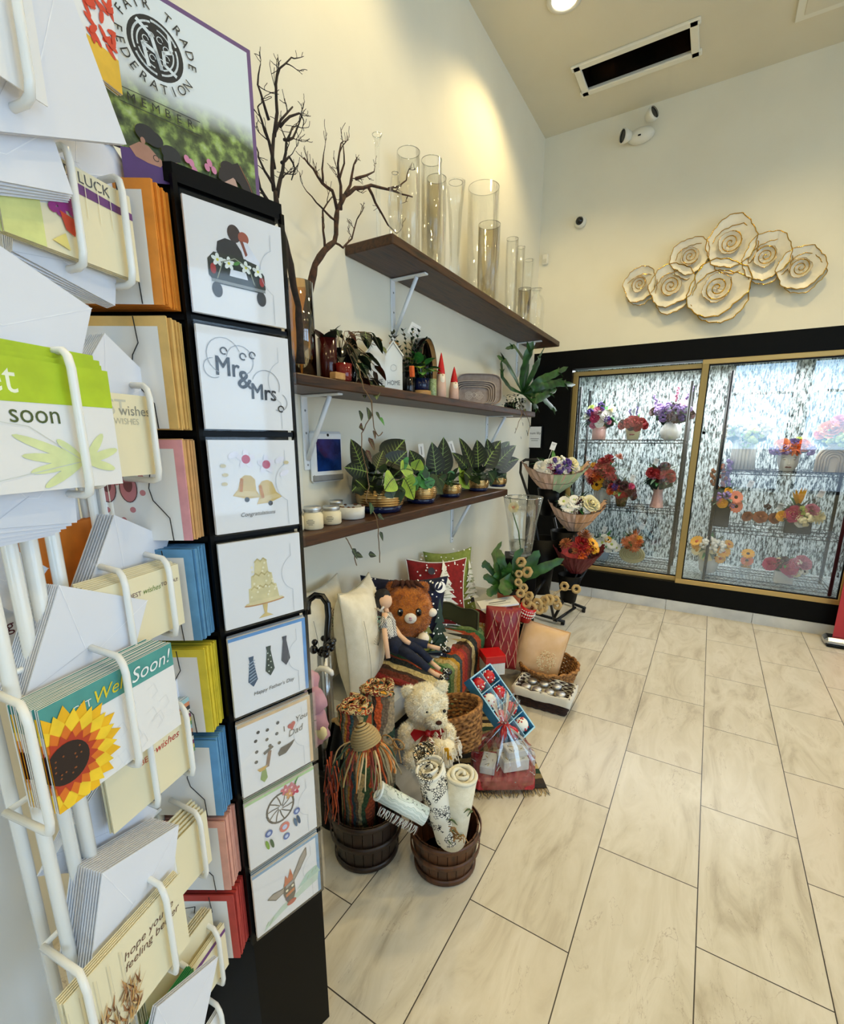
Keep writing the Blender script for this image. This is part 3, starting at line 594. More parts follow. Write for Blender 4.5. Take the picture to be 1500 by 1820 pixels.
arrangement('large peach roses in a cream vase of nested arches at the right of the cooler', 1484, Z1, .36, 'arch', .10, .19, 'vase_sand', .17, .12,
  [('rose', 'peach', -.35, .2, .058), ('rose', 'peach', .35, .4, .062), ('rose', 'pink', -.1, .75, .045), ('rose', 'magenta', .75, -.15, .04), ('ball', 'cream', .6, .9, .045), ('ball', 'lime', .1, -.45, .05), ('rose', 'salmon', -.75, -.1, .034)], ('leaf_mid', 18), cz=.85)
arrangement('black glass vase with pink gerberas, a yellow rose and brown twigs of blossom', 1300, Z2, .36, 'cube', .055, .17, 'vase_dark', .13, .15,
  [('daisy', 'salmon', .65, .1, .045), ('daisy', 'salmon', .75, -.45, .045), ('rose', 'yellow', -.1, -.3, .032), ('spike', 'brown', -.25, .9, .07), ('spike', 'lilac', .0, 1.2, .07), ('spike', 'brown', -.7, .8, .06), ('ball', 'lilac', .1, .2, .03), ('ball', 'lilac', -.45, .1, .03)], ('eucalyptus', 14), (1.2, .7), cz=.5)
arrangement('low white centrepiece of brown roses in glass cups, middle shelf of the right cooler', 1372, Z2, .40, 'bowl', .085, .085, 'glass', .13, .045,
  [('rose', 'brown', -.85, .1, .034), ('rose', 'brown', -.1, .2, .04), ('rose', 'brown', .7, .1, .036), ('ball', 'dark', .25, 2.2, .022)], ('leaf_olive', 6), (.8, 1.8), cz=.3)
arrangement('black box of red, white and yellow flowers with a bird-of-paradise spray', 1440, Z2, .34, 'cube', .085, .11, 'vase_dark', .165, .10,
  [('rose', 'magenta', -.3, -.1, .048), ('ball', 'cream', .25, -.4, .05), ('mum', 'cream', .75, -.2, .045), ('bird', 'yellow', -.1, .6, .07), ('rose', 'yellow', -.75, -.3, .034), ('rose', 'pink', .45, .4, .04), ('rose', 'lime', .05, .3, .03), ('rose', 'white', .1, -.7, .034)], ('leaf_dark', 20), (.6, 1.4), cz=.5)
arrangement('yellow and white daisies in a white pot, bottom shelf of the right cooler', 1288, Z3, .36, 'bowl', .085, .13, 'ceramic_white', .175, .12,
  [('daisy', 'yellow', -.7, .6, .045, 'petal_orange'), ('ball', 'white', -.1, .6, .05), ('ball', 'white', .35, .4, .05), ('daisy', 'cream', -.15, -.35, .05, 'petal_yellow'), ('daisy', 'yellow', .6, .05, .045, 'petal_orange'), ('daisy', 'yellow', .5, -.55, .036, 'petal_orange'), ('daisy', 'yellow', .8, .6, .034, 'petal_orange'), ('daisy', 'cream', -.65, -.1, .036, 'petal_yellow')], ('leaf_olive', 16))
r, v_ = arrangement('clear glass cylinder filled with three stacked yellow and pink gerberas', 1359, Z3, .30, 'cyl', .042, .15, 'glass', .03, .04,
  [('daisy', 'yellow', 0, .9, .04), ('daisy', 'salmon', 0, -.6, .038), ('daisy', 'yellow', 0, -2.1, .038)], ('leaf_mid', 3))
arrangement('dusky pink roses in a small white box vase, bottom shelf of the right cooler', 1433, Z3, .30, 'cube', .062, .10, 'ceramic_white', .16, .08,
  [('rose', 'magenta', -.75, .1, .044), ('rose', 'dark', -.4, .3, .036), ('rose', 'magenta', .1, 0, .05), ('rose', 'pink', .7, .6, .05), ('daisy', 'cream', .45, -.5, .034, 'petal_yellow'), ('rose', 'pink', .35, .5, .034), ('ball', 'white', .75, -.3, .03), ('rose', 'dark', -.15, .6, .032)], ('leaf_olive', 12))
# ---------------------------------------------------------------- things on the back wall and ceiling
def clump(label, px, py, r_, seed, two=True):
    p = at(px, py, 'y', -.03); R_ = root('wall_flower_sculpture', label, 'wall art', p, group='white shell-like flowers on the back wall')
    random.seed(seed)
    def disc(cx, cz, rr, yo):
        mb = MB(); n = 44; rad = [rr*(1+.09*noise.noise(V((math.cos(2*PI*i/n)*1.6, math.sin(2*PI*i/n)*1.6, seed*3.1+yo*50)))*1.9+.025*math.sin(i*2.3+seed)) for i in range(n)]
        rings = []; K = 6
        for k in range(K+1):
            q = k/K; rings.append([(cx+rad[i]*q*math.cos(2*PI*i/n), yo-.012-.03*q*q+.006*noise.noise(V((i*.4, k*.7, seed))), cz+rad[i]*q*math.sin(2*PI*i/n)) for i in range(n)])
        vs = [v for rg in rings for v in rg]; fs = [(k*n+i, k*n+(i+1) % n, (k+1)*n+(i+1) % n, (k+1)*n+i) for k in range(K) for i in range(n)]
        mb.add(vs, fs, 'pearl', True); o = mb.build('shell_disc', R_)
        MB().tube(rings[-1], rr*.022, 'gold_rim', 5, closed=True).build('gold_edge', o); return o
    if two: disc(r_*.12, -r_*.3, r_*.93, .012)
    disc(0, 0, r_, 0)
    disc(-r_*.02, -r_*.03, r_*.46, -.012)
    sp_ = [( r_*(.03+.43*t/40)*math.cos(t*.36+seed), -.05-.002*(t/40), r_*(.03+.43*t/40)*math.sin(t*.36+seed)-r_*.03) for t in range(41)]
    MB().tube(sp_, r_*.022, 'gold_rim', 5).build('gold_spiral', R_)
for n_, (px, py, hw, two, lb) in enumerate([(1138, 507, 27, 1, 'smallest pearly white flower disc at the left end of the wall sculpture'), (1193, 510, 35, 1, 'pearly flower disc, second from the left of the wall sculpture, low down'), (1227, 458, 30, 1, 'small pearly flower disc above the second disc of the wall sculpture'), (1275, 513, 47, 1, 'largest pearly flower disc at the bottom centre of the wall sculpture'), (1298, 434, 39, 1, 'topmost pearly flower disc of the wall sculpture'), (1360, 458, 36, 1, 'pearly flower disc right of the topmost one in the wall sculpture'), (1421, 479, 34, 1, 'pearly flower disc at the right end of the wall sculpture')]):
    p = at(px, py, 'y', -.03); clump(lb, px, py, hw*mpp(p)*1.0, n_+2, two)
random.seed(11)
p = at(1032, 396, 'y', 0); r = root('security_camera', 'white and black dome security camera on the back wall', 'camera', p)
Rx = Matrix.Rotation(PI/2, 3, 'X')
MB().lathe([(.045, 0), (.045, .02), (.04, .032), (.03, .042)], 'cam_white', 24, R=Rx).build('housing', r)
MB().ell((0, -.04, 0), (.028, .028, .028), 'black_gloss', 16).build('lens_dome', r)
p = at(1140, 243, 'y', 0); r = root('emergency_light', 'white twin-head emergency light high on the back wall', 'light', p)
MB().ell((0, -.035, -.01), (.095, .05, .05), 'cam_white', 20).build('body', r)
for (hx, hz, d) in ((-.10, -.01, V((-.75, -.65, -.1))), (.075, .075, V((.85, -.5, .25)))):
    Rm = V((0, 0, 1)).rotation_difference(d.normalized()).to_matrix()
    o = MB().lathe([(.01, -.05), (.03, -.04), (.046, .0), (.046, .02), (.04, .02)], 'cam_white', 20, (hx, -.09, hz), Rm).build('lamp_head', r)
    MB().lathe([(.0001, .012), (.04, .012)], 'lens', 20, (hx, -.09, hz), Rm).build('lamp_lens', o)
MB().box((.0, -.088, -.03), (.02, .004, .008), 'black_plastic').build('test_button', r)
p = at(969, 461, 'y', -.012); thing(MB().box((0, 0, 0), (.05, .024, .08), 'cam_white', b=.006).box((0, -.013, -.015), (.03, .004, .03), '#d8d2bd', b=.001), 'motion_sensor', 'small cream motion sensor in the back corner above the glass vases', 'sensor', p)
x0, x1, y0, y1 = CUT; c = ((x0+x1)/2, (y0+y1)/2)
r = root('ceiling_vent', 'white framed rectangular ceiling return vent with a dark opening', 'vent', (c[0], c[1], H))
mb = MB(); a, b_ = (x1-x0)/2, (y1-y0)/2
for (cx_, cy_, w_, d_) in ((0, b_+.005, 2*a+.09, .045), (0, -b_-.005, 2*a+.09, .045), (a+.01, 0, .045, 2*b_+.05), (-a-.01, 0, .045, 2*b_+.05)): mb.box((cx_, cy_, -.008), (w_, d_, .016), 'vent_white', b=.004)
for (cx_, cy_, w_, d_) in ((0, b_-.003, 2*a, .006), (0, -b_+.003, 2*a, .006), (a-.003, 0, .006, 2*b_), (-a+.003, 0, .006, 2*b_)): mb.box((cx_, cy_, .006), (w_, d_, .012), 'vent_white').box((cx_, cy_, .056), (w_, d_, .088), 'brown_vent')
mb.build('frame', r); MB().box((0, 0, .16), (2*a+.1, 2*b_+.1, .02), 'brown_vent').box((-a*.75, 0, .147), (a*.45, 2*b_, .006), '#8a6238').box((0, b_+.03, .13), (2*a+.1, .03, .08), 'brown_vent').box((0, -b_-.03, .13), (2*a+.1, .03, .08), 'brown_vent').box((a+.03, 0, .13), (.03, 2*b_+.1, .08), 'brown_vent').box((-a-.03, 0, .13), (.03, 2*b_+.1, .08), 'brown_vent').build('duct', r)
thing(MB().box((.16, .12, -.007), (.62, .34, .014), 'vent_white', b=.003).box((.16, .12, -.012), (.54, .26, .012), 'ceilpaint', b=.003), 'access_panel', 'white access panel at the top right edge of the ceiling', 'panel', (1.72, -.62, H))
for i, (x, y, k) in enumerate(DOWN):
    r = root('downlight', ['round recessed downlight glowing in the ceiling at the top edge of the photo', 'round recessed ceiling downlight outside the top right'][i > 0], 'light', (x, y, H), group=None if i == 0 else 'ceiling downlights')
    MB().lathe([(.095, 0), (.095, -.008), (.07, -.012), (.068, .0)], 'cam_white', 32).build('trim_ring', r)
    MB().lathe([(.068, -.006), (.0001, -.006)], 'lamp_glow', 32).build('lens', r)
r = root('rollup_banner', 'red roll-up banner on a silver base at the right edge of the photo', 'banner', (2.62, -.17, 0))
MB().box((-.02, 0, .03), (.62, .13, .06), 'steel', b=.02).build('base', r); MB().box((-.0, 0, .011), (.64, .17, .012), 'black_plastic', b=.003).build('foot', r)
MB().box((.0, 0, 1.0), (.56, .004, 1.9), 'banner_red').box((.0, -.003, .78), (.56, .002, .55), '#d9d4cc').build('banner_sheet', r)
p = at(949, 777, 'y', -.012); r = root('framed_sign', 'small white sign in a black frame on the black wall beside the cooler', 'sign', p)
MB().box((0, 0, 0), (.155, .016, .205), 'black_plastic', b=.002).build('frame', r)
mb = MB(); mb.box((0, -.009, 0), (.135, .002, .185), 'paper'); mb.y = -.0105; mb.T('mum lilly', .01, .035, .03, '#1a1a1a'); mb.L([(-.028, -.014), (.048, -.014)], .004, '#555555'); mb.L([(-.02, -.03), (.04, -.03)], .004, '#555555'); mb.build('sign_sheet', r)
# ---------------------------------------------------------------- wall shelves
m, nt, b = newmat('mirror'); b.inputs['Metallic'].default_value = 1; b.inputs['Roughness'].default_value = .03; b.inputs['Base Color'].default_value = (.85, .88, .9, 1)
def shelf(z0, z1, y0, y1, dpt, label):
    mb = MB(); mb.box((dpt/2+.001, (y0+y1)/2, (z0+z1)/2), (dpt, y1-y0, z1-z0), 'shelf_wood', b=.004)
    o = mb.build('wooden_shelf'); o['group'] = 'wooden shelves on the left wall'; return tag(o, label, 'shelf')
ZS1, ZS2, ZS3 = 2.205, 1.61, 1.062
shelf(2.165, ZS1, -2.53, -.11, .25, 'highest dark wooden shelf carrying clear glass vases')
shelf(1.572, ZS2, -3.09, -.64, .25, 'middle dark wooden shelf carrying birdhouses, gnomes and grey trays')
shelf(1.02, ZS3, -3.35, -1.155, .25, 'lowest dark wooden shelf carrying candle jars and gold ribbed plant pots')
def bracket(y, z, label, L=.2, hh=.3):
    r = root('shelf_bracket', label, 'bracket', (.0, y, z), group='white shelf brackets')
    mb = MB(); mb.box((.004, 0, -hh/2), (.008, .034, hh), 'bracket', b=.002); mb.box((L/2, 0, -.004), (L, .03, .008), 'bracket', b=.002); mb.build('angle', r)
    MB().tube([(.008, 0, -hh*.86), (L*.72, 0, -.01)], .0105, 'bracket', 6).build('brace', r)
    for q in (.2, .5, .93): MB().lathe([(.005, 0), (.0001, .003)], 'steel', 8, (.0085, 0, -hh*q), Matrix.Rotation(PI/2, 3, 'Y')).build('screw', r)
bracket(-2.18, 2.164, 'white angle bracket under the near part of the highest shelf'); bracket(-.43, 2.164, 'white angle bracket under the far end of the highest shelf')
bracket(-2.82, 1.571, 'white angle bracket under the near part of the middle shelf'); bracket(-.99, 1.571, 'white angle bracket under the far end of the middle shelf')
bracket(-1.52, 1.019, 'white angle bracket under the far part of the lowest shelf')
# ---------------------------------------------------------------- clear glass vases on the highest shelf
def glass_vase(px, py, hw, x, label, kind='cyl', top=None):
    q = at(px, py, 'x', x); r_ = hw*mpp(q); h = q.z-ZS1; mb = MB()
    if kind == 'cyl': pr = [(r_, 0), (r_, h), (r_-.003, h+.001), (r_-.004, .012)]
    elif kind == 'flute': pr = [(r_*.9, 0), (r_*.55, .02), (r_*.5, h*.3), (r_*.72, h*.75), (r_, h), (r_-.003, h), (r_*.68, h*.75), (r_*.44, h*.3)]
    elif kind == 'bud': pr = [(r_*1.3, 0), (r_*1.2, .012), (r_*.5, .03), (r_*.42, h*.8), (r_*.65, h*.96), (r_, h), (r_*.9, h), (r_*.55, h*.95)]
    elif kind == 'bottle': pr = [(r_*1.5, 0), (r_*1.5, h*.72), (r_*1.1, h*.84), (r_*.6, h*.88), (r_*.8, h*.93), (r_, h), (r_*.9, h), (r_*.5, h*.9)]
    else: pr = [(r_*.75, 0), (r_, h*.6), (r_*.4, h), (r_*.35, h)]
    mb.lathe(pr, 'glass', 36 if kind != 'square' else 4)
    mb.tube([(pr[-2][0]*math.cos(2*PI*i/36), pr[-2][0]*math.sin(2*PI*i/36), h) for i in range(36)], .0014, 'glass_rim', 5, closed=True)
    thing(mb, 'glass_vase', label, 'vase', (x, q.y, ZS1+.001), group='clear glass vases on the highest shelf')
glassmat('glass_rim', (.75, .8, .76, 1), 1.5, 0, .25)
for a in [(670, 240, 9, .10, 'slender clear glass bud vase with a flared lip, nearest end of the highest shelf', 'bud'),
 (726, 271, 21, .10, 'tall clear glass cylinder vase, first cylinder from the near end of the highest shelf'), (767, 286, 19, .17, 'tall clear glass cylinder vase just behind the first cylinder'),
 (776, 318, 18, .08, 'clear glass cylinder vase a little lower than its two neighbours'), (702, 308, 14, .19, 'small rounded clear glass vase beside the slender bud vase', 'round'),
 (810, 325, 18, .14, 'flared clear glass trumpet vase in the middle of the highest shelf', 'flute'), (860, 334, 28, .12, 'widest clear glass cylinder vase on the highest shelf'),
 (870, 400, 20, .18, 'shorter clear glass cylinder standing in front of the widest one'), (911, 425, 11, .09, 'narrow clear glass vase right of the short cylinder'),
 (926, 440, 8, .13, 'very slim clear glass vase near the far end of the highest shelf'), (940, 463, 11, .09, 'narrow clear glass vase with a slanted look near the far end', 'flute'),
 (933, 514, 12, .20, 'low clear glass cylinder in front near the far end'), (954, 514, 10, .16, 'clear glass bottle vase with a ringed neck, farthest on the highest shelf', 'bottle')]: glass_vase(*a)
# ---------------------------------------------------------------- copper glass cylinder with manzanita branches
q = at(540, 655, 'x', .14); rr = 26*mpp(q); zt = ztop(q, 502)
mb = MB().lathe([(rr, 0), (rr, zt-ZS2), (rr-.003, zt-ZS2), (rr-.003, .01)], 'amber_glass', 40); mb.lathe([(rr-.004, .002), (rr-.004, (zt-ZS2)*.72)], 'copper_fade', 40) if 0 else None
VB = V((.13, q.y, ZS2+.001)); thing(mb, 'glass_cylinder_vase', 'amber tinted glass cylinder vase on the near end of the middle shelf, holding bare branches', 'vase', VB)
def spx(px, py, x): return at(px, py, 'x', x)
def branch(name, label, trunk, subs, x0, seed, m, r0=.013):
    random.seed(seed); mb = MB()
    def P(a): return spx(a[0], a[1], a[2] if len(a) > 2 else x0)
    def grow(p, d, L, r, lvl):
        pts = [p]; k = 5
        for i in range(k): d = (d+rv(.28)+V((0, 0, .06))).normalized(); p = p+d*L/k; pts.append(p)
        mb.tube(pts, [max(.0009, r*(1-.7*i/k)) for i in range(k+1)], m, 5)
        if lvl > 0:
            for i in range(2, k+1):
                if rnd(0, 1) < .8: grow(pts[i], (d+rv(.75)+V((0, 0, .15))).normalized(), L*rnd(.4, .65), r*.5, lvl-1)
    def sm(pts):
        out = []
        for i in range(len(pts)-1):
            for t in (0, .5): out.append(pts[i].lerp(pts[i+1], t)+rv(.0022))
        return out+[pts[-1]]
    T_ = sm([P(a) for a in trunk]); n = len(T_); mb.tube(T_, [1.25*r0*(1-.55*i/n)*rnd(.85, 1.15) for i in range(n)], m, 7)
    for s_ in subs:
        r1 = s_[0]; pts = sm([P(a) for a in s_[1]]); k = len(pts); mb.tube(pts, [max(.0012, 1.2*r1*(1-.75*i/k)) for i in range(k)], m, 6)
        for i in range(2, k):
            if rnd(0, 1) < .55:
                d = (pts[min(i+1, k-1)]-pts[i-1]).normalized(); d = (d+rv(.9)); d.x *= .5; grow(pts[i], d.normalized(), rnd(.03, .075), r1*.4, 1)
    thing(mb, name, label, 'branch')
branch('bare_branch', 'bare brown manzanita branch spreading right over the highest shelf, standing in the amber vase',
 [(538, 640), (541, 590), (545, 560), (553, 500), (560, 470), (575, 445), (594, 430), (598, 400), (600, 372), (612, 348)], [
 (.007, [(612, 348), (630, 335), (660, 330), (690, 336), (715, 345), (733, 350)]), (.005, [(655, 332), (668, 360), (690, 400), (705, 415)]), (.004, [(690, 335), (708, 332), (722, 320), (727, 300)]),
 (.006, [(606, 360), (622, 330), (628, 300), (632, 285)]), (.005, [(632, 318), (650, 312), (665, 305)]), (.006, [(604, 372), (605, 330), (600, 290), (606, 255)]), (.004, [(603, 320), (612, 290), (610, 260)]),
 (.006, [(600, 372), (590, 340), (572, 325), (556, 300), (540, 280)]), (.004, [(574, 327), (573, 300), (575, 275)]), (.004, [(598, 395), (580, 378), (562, 360), (545, 340)]),
 (.004, [(594, 430), (610, 440), (625, 425), (635, 390), (640, 380)]), (.0045, [(578, 446), (574, 410), (573, 375), (590, 350)])], .14, 5, 'bark')
branch('bare_branch', 'bare dark branch rising behind the sign board, standing in the amber vase',
 [(534, 645), (533, 590), (530, 545), (515, 470), (508, 430), (494, 385), (489, 340)], [
 (.006, [(489, 340), (483, 300), (487, 240), (500, 215), (520, 190)]), (.006, [(491, 350), (498, 320), (505, 290), (508, 250), (520, 225)]), (.005, [(487, 300), (478, 250), (466, 215), (458, 190)]),
 (.005, [(487, 240), (492, 200), (490, 150), (496, 122), (518, 102)]), (.004, [(478, 215), (468, 180), (458, 150), (462, 118)]), (.004, [(500, 290), (515, 280), (524, 300), (518, 320)]), (.004, [(497, 225), (515, 208), (532, 200), (540, 215)]),
 (.006, [(492, 385), (478, 360), (462, 335), (455, 300)]), (.004, [(485, 330), (470, 305), (460, 280), (456, 262)]), (.004, [(505, 250), (520, 245), (530, 225), (535, 210)])], .17, 9, 'bark_dark', .012)
random.seed(21)
# ---------------------------------------------------------------- middle shelf
def onshelf(px, py, x, z): q = at(px, py, 'x', x); return V((x, q.y, z+.001)), mpp(q)
def pot(r, pr, m, name='pot', n=28, soil=None, **k):
    mb = MB().lathe(pr, m, n)
    if soil: mb.top(soil[0], soil[1], 'soil', n)
    return mb.build(name, r, **k)
b0, k = onshelf(581, 600, .17, ZS2); r = root('potted_plant', 'dark maroon glazed pot with a red-backed leaf beside the amber vase', 'plant', b0)
pot(r, [(k*11, 0), (k*15, .01), (k*17, .15), (k*15, .15), (k*14, .12)], 'maroon_gloss', soil=(k*15, .125))
for (dx, dy, dz, L, m_) in ((-.2, -.5, .6, .1, 'leaf_red'), (.3, .3, .9, .09, 'leaf_dark'), (.5, -.2, .5, .09, 'leaf_black')): MB().leaf((0, 0, .13), (dx, dy, dz), L, .055, m_, .6, mv='vein_pale').build('leaf', r)
b0, k = onshelf(606, 640, .10, ZS2); r = root('potted_plant', 'trailing heart-leaved plant in a black pot with vines hanging far below the middle shelf', 'plant', b0); PH = b0.copy()
pot(r, [(k*22, 0), (k*26, .01), (k*27, .14), (k*24, .14), (k*23, .12)], 'black_gloss', soil=(k*24, .12))
random.seed(3)
for i in range(44):
    a = rnd(0, 2*PI); tgt = V((rnd(-.03, .13), rnd(-.06, .15), rnd(.0, .24))); mb = MB(); st = V((0, 0, .13)); mb.tube([st, st.lerp(tgt, .5)+V((0, 0, .04)), tgt], .0015, 'stem_brown', 4)
    mb.leaf(tgt, V((rnd(.1, .8), rnd(-.7, .9), rnd(-.9, -.1))), rnd(.06, .085), rnd(.045, .06), ['leaf_black', 'leaf_dark', 'leaf_black', 'leaf_olive', 'leaf_red'][i % 5], .5, mv='vein_pale' if i % 2 else None, tip=.55); mb.build('leaf', r)
def vine(r, base, pts, leaves, name='vine', lm='leaf_black', lw=.04, ll=.055):
    P_ = [at(a, b_, 'x', x_)-base for (a, b_, x_) in pts]; mb = MB(); fine = []
    for i in range(len(P_)-1):
        for t in (0, .33, .66): fine.append(P_[i].lerp(P_[i+1], t)+rv(.002))
    fine.append(P_[-1]); mb.tube(fine, .0022, 'stem_brown', 5); o = mb.build(name, r)
    for (a, b_, x_, dx, dz, s_, *m_) in leaves:
        q = at(a, b_, 'x', x_)-base; MB().leaf(q, V((.35, dx, dz)), ll*s_, lw*s_, m_[0] if m_ else lm, .2, tip=.5, mv='vein_pale', up=(1, .2, .3)).build('leaf', r)
vine(r, PH, [(636, 640, .2), (641, 670, .27), (646, 690, .275), (660, 712, .275), (662, 735, .27), (650, 755, .26), (643, 770, .25), (643, 800, .26), (652, 835, .26), (656, 865, .26), (650, 890, .27), (668, 915, .28), (672, 940, .28), (674, 975, .275), (675, 1000, .27)],
 [(655, 726, .27, -.5, -.8, 1.0), (668, 732, .27, .4, -.9, .7), (675, 742, .27, .5, -.9, .7, 'leaf_mid'), (645, 760, .26, -1, .1, .85, 'leaf_red'), (655, 778, .26, .2, -.8, 1.1, 'leaf_red'), (650, 800, .26, .3, -1, 1.1, 'leaf_red'), (640, 730, .27, -.3, -.9, .8), (675, 945, .28, .1, -1, .8), (660, 895, .28, -.6, -.6, 1.0, 'leaf_dark'), (671, 915, .28, .6, -.5, .7)])
vine(r, PH, [(660, 712, .275), (664, 760, .275), (672, 775, .27), (680, 768, .27)], [(664, 765, .27, -.2, -1, .7, 'leaf_red')])
vine(r, PH, [(615, 955, .26), (622, 970, .26), (630, 985, .27), (634, 1005, .26)], [(626, 975, .27, .3, -1, .9), (632, 985, .27, .9, -.4, .7), (655, 985, .27, .7, -.2, .7)], 'vine')
random.seed(5)
b0, k = onshelf(600, 665, .235, ZS2); thing(MB().box((0, 0, .012), (.03, .055, .024), 'wood_light', b=.002), 'wooden_block', 'small pale wooden block at the front edge of the middle shelf', 'block', b0)
b0, k = onshelf(605, 640, .21, ZS2); 
thing(MB().lathe([(.024, 0), (.028, .005), (.031, .062), (.028, .062), (.025, .01)], 'red_glass', 24), 'votive_glass', 'dark red glass votive in front of the black pot', 'candle holder', V((.225, b0.y-.0, ZS2+.001)))
def birdhouse(px, pyt, x, label, wpx, text):
    b0, k = onshelf(px, 640, x, ZS2); w_ = wpx*k; h = ztop(V((x, b0.y, 0)), pyt)-ZS2; he = h*.68; d_ = w_*1.05
    r = root('ceramic_birdhouse', label, 'birdhouse', b0, -PI/2+PI+.25 if 0 else .62)
    mb = MB(Matrix.Translation((0, -d_/2, 0))); mb.slab([(-w_/2, 0), (w_/2, 0), (w_/2, he), (0, h*.93), (-w_/2, he)], d_, 'ceramic_white'); mb.build('body', r)
    mb = MB()
    for s_ in (-1, 1):
        L_ = math.hypot(w_*.58, h*.93-he+.01); a = math.atan2(h*.93-he, w_/2); mb.box((s_*w_*.27, 0, (h*.93+he)/2+.006), (L_*1.02, d_*1.12, .007), 'ceramic_white', Matrix.Rotation(s_*a, 3, 'Y'), b=.002)
    mb.build('roof', r); MB().lathe([(w_*.17, 0), (w_*.17, .003)], 'black_plastic', 24, (0, -d_/2+.001, he*.68), Rx).build('entrance_hole', r)
    mb = MB(Matrix.Translation((0, -d_/2, 0))); mb.T(text, 0, he*.25, w_*.36, '#3a3a3a', sx=.72); mb.build('lettering', r)
    MB().tube([(0, -.012, h*.9), (-.016, 0, h*.96), (.02, .002, h*.97), (.026, 0, h*.94)], .0035, 'twine', 6).tube([(0, .0, h*.9), (.012, 0, h*1.0), (-.01, 0, h*1.0), (0, 0, h*.9)], .003, 'twine', 6).build('twine_bow', r)
birdhouse(669, 600, .10, 'white ceramic birdhouse, the one nearer the trailing plant', 31, 'HOME'); birdhouse(699, 607, .14, 'white ceramic birdhouse with lettering, right of the other birdhouse', 31, 'HOME')
def leafy(r, z0, n, rx, rz, L, W, mats_, droop=.4, mv='vein_pale', fine=False, yc=0, tip=.5, stem=True):
    for i in range(n):
        a = 2*PI*i/n*1.0+rnd(-.4, .4); e = rnd(.2, 1.3); d = V((math.cos(a)*math.cos(e), math.sin(a)*math.cos(e), math.sin(e))); q = V((d.x*rx, d.y*rx+yc, z0+d.z*rz)); mb = MB()
        if stem: mb.tube([(0, 0, z0*.9), V((0, 0, z0)).lerp(q, .6)+V((0, 0, rz*.15)), q], .0018, 'stem', 4)
        mb.leaf(q, d+V((.15, 0, -.2)), L*rnd(.8, 1.15), W*rnd(.85, 1.1), mats_[i % len(mats_)], droop, mv=mv, tip=tip); mb.build('leaf', r)
b0, k = onshelf(725, 650, .11, ZS2); r = root('potted_plant', 'fine-leaved dark plant in a black pot with a white price tag beside the birdhouses', 'plant', b0)
pot(r, [(k*12, 0), (k*14, .01), (k*16, .11), (k*14, .11)], 'black_gloss', soil=(k*14, .10))
mb = MB()
for i in range(9):
    a = rnd(0, 2*PI); p_ = V((0, 0, .1)); d = V((math.cos(a)*.5, math.sin(a)*.5, 1)).normalized(); pts = [p_]
    for j in range(9):
        d = (d+rv(.13)).normalized(); p_ = p_+d*rnd(.018, .026); pts.append(p_)
        for s_ in (-1, 1): mb.leaf(p_, d+V((rnd(-1, 1), s_, .2)), .024, .013, 'leaf_black' if rnd(0, 1) < .6 else 'leaf_dark', .3, n=3)
    mb.tube(pts, .0013, 'stem_brown', 4)
mb.build('foliage', r)
q = at(736, 586, 'x', .15)-b0; mb = MB(Matrix.Translation(q) @ Matrix.Rotation(.75, 4, 'Z') @ Matrix.Rotation(.45, 4, 'Y')); mb.box((0, 0, 0), (.05, .001, .055), 'paper'); mb.y = -.001; mb.L([(-.014, .01), (.014, .01)], .002, '#888888'); mb.L([(-.012, 0), (.01, 0)], .002, '#888888'); mb.C(0, -.012, .006, '#b0a890'); mb.build('price_tag', r); MB().tube([q+V((0, 0, -.028)), q*.5+V((0, 0, .05)), (0, 0, .1)], .0012, 'stem', 4).build('tag_stick', r)
b0, k = onshelf(732, 630, .19, ZS2); thing(MB().box((0, 0, .1), (.02, .02, .05), 'petal_orange', Matrix.Rotation(.1, 3, 'X'), b=.003).tube([(0, 0, 0), (0, 0, .08)], .002, 'stem_brown', 4), 'orange_pick', 'small orange decorative pick between the birdhouse and the round mirror', 'ornament', b0)
q = at(766, 648, 'x', .12); k = mpp(q); R_ = 50*k; r = root('round_mirror', 'round mirror in a deep black hoop frame standing on the middle shelf', 'mirror', (.09, q.y-.02, ZS2+R_+.006), .25)
Ry = Matrix.Rotation(PI/2, 3, 'Y')
MB().lathe([(R_, -.025), (R_, .03), (R_-.006, .03), (R_-.006, -.02)], 'black_gloss', 48, R=Ry).build('hoop_frame', r); MB().lathe([(R_-.006, -.012), (.0001, -.012)], 'mirror', 48, R=Ry).lathe([(R_-.005, -.016), (R_-.007, .03)], 'wood_light', 48, R=Ry).build('mirror_glass', r)
b0, k = onshelf(748, 670, .15, ZS2); r = root('potted_plant', 'bright green leafy plant in a dark blue pot in front of the round mirror', 'plant', b0)
MB().lathe([(k*17, 0), (k*18, .004), (k*18, .026), (k*16, .028)], 'wood_light', 28).build('wooden_base', r); pot(r, [(k*13, .028), (k*15, .035), (k*16, .085), (k*14, .085)], 'navy_gloss', soil=(k*14, .078))
leafy(r, .09, 26, .055, .075, .065, .05, ['leaf_mid', 'leaf_dark', 'leaf_lime', 'leaf_mid'], .7, tip=.6)
b0, k = onshelf(769, 680, .19, ZS2); thing(MB().lathe([(k*6.5, 0), (k*7, .004), (k*7, .085), (k*5, .088)], 'speckle', 20), 'speckled_candle', 'small green speckled pillar candle beside the taller gnome', 'candle', b0)
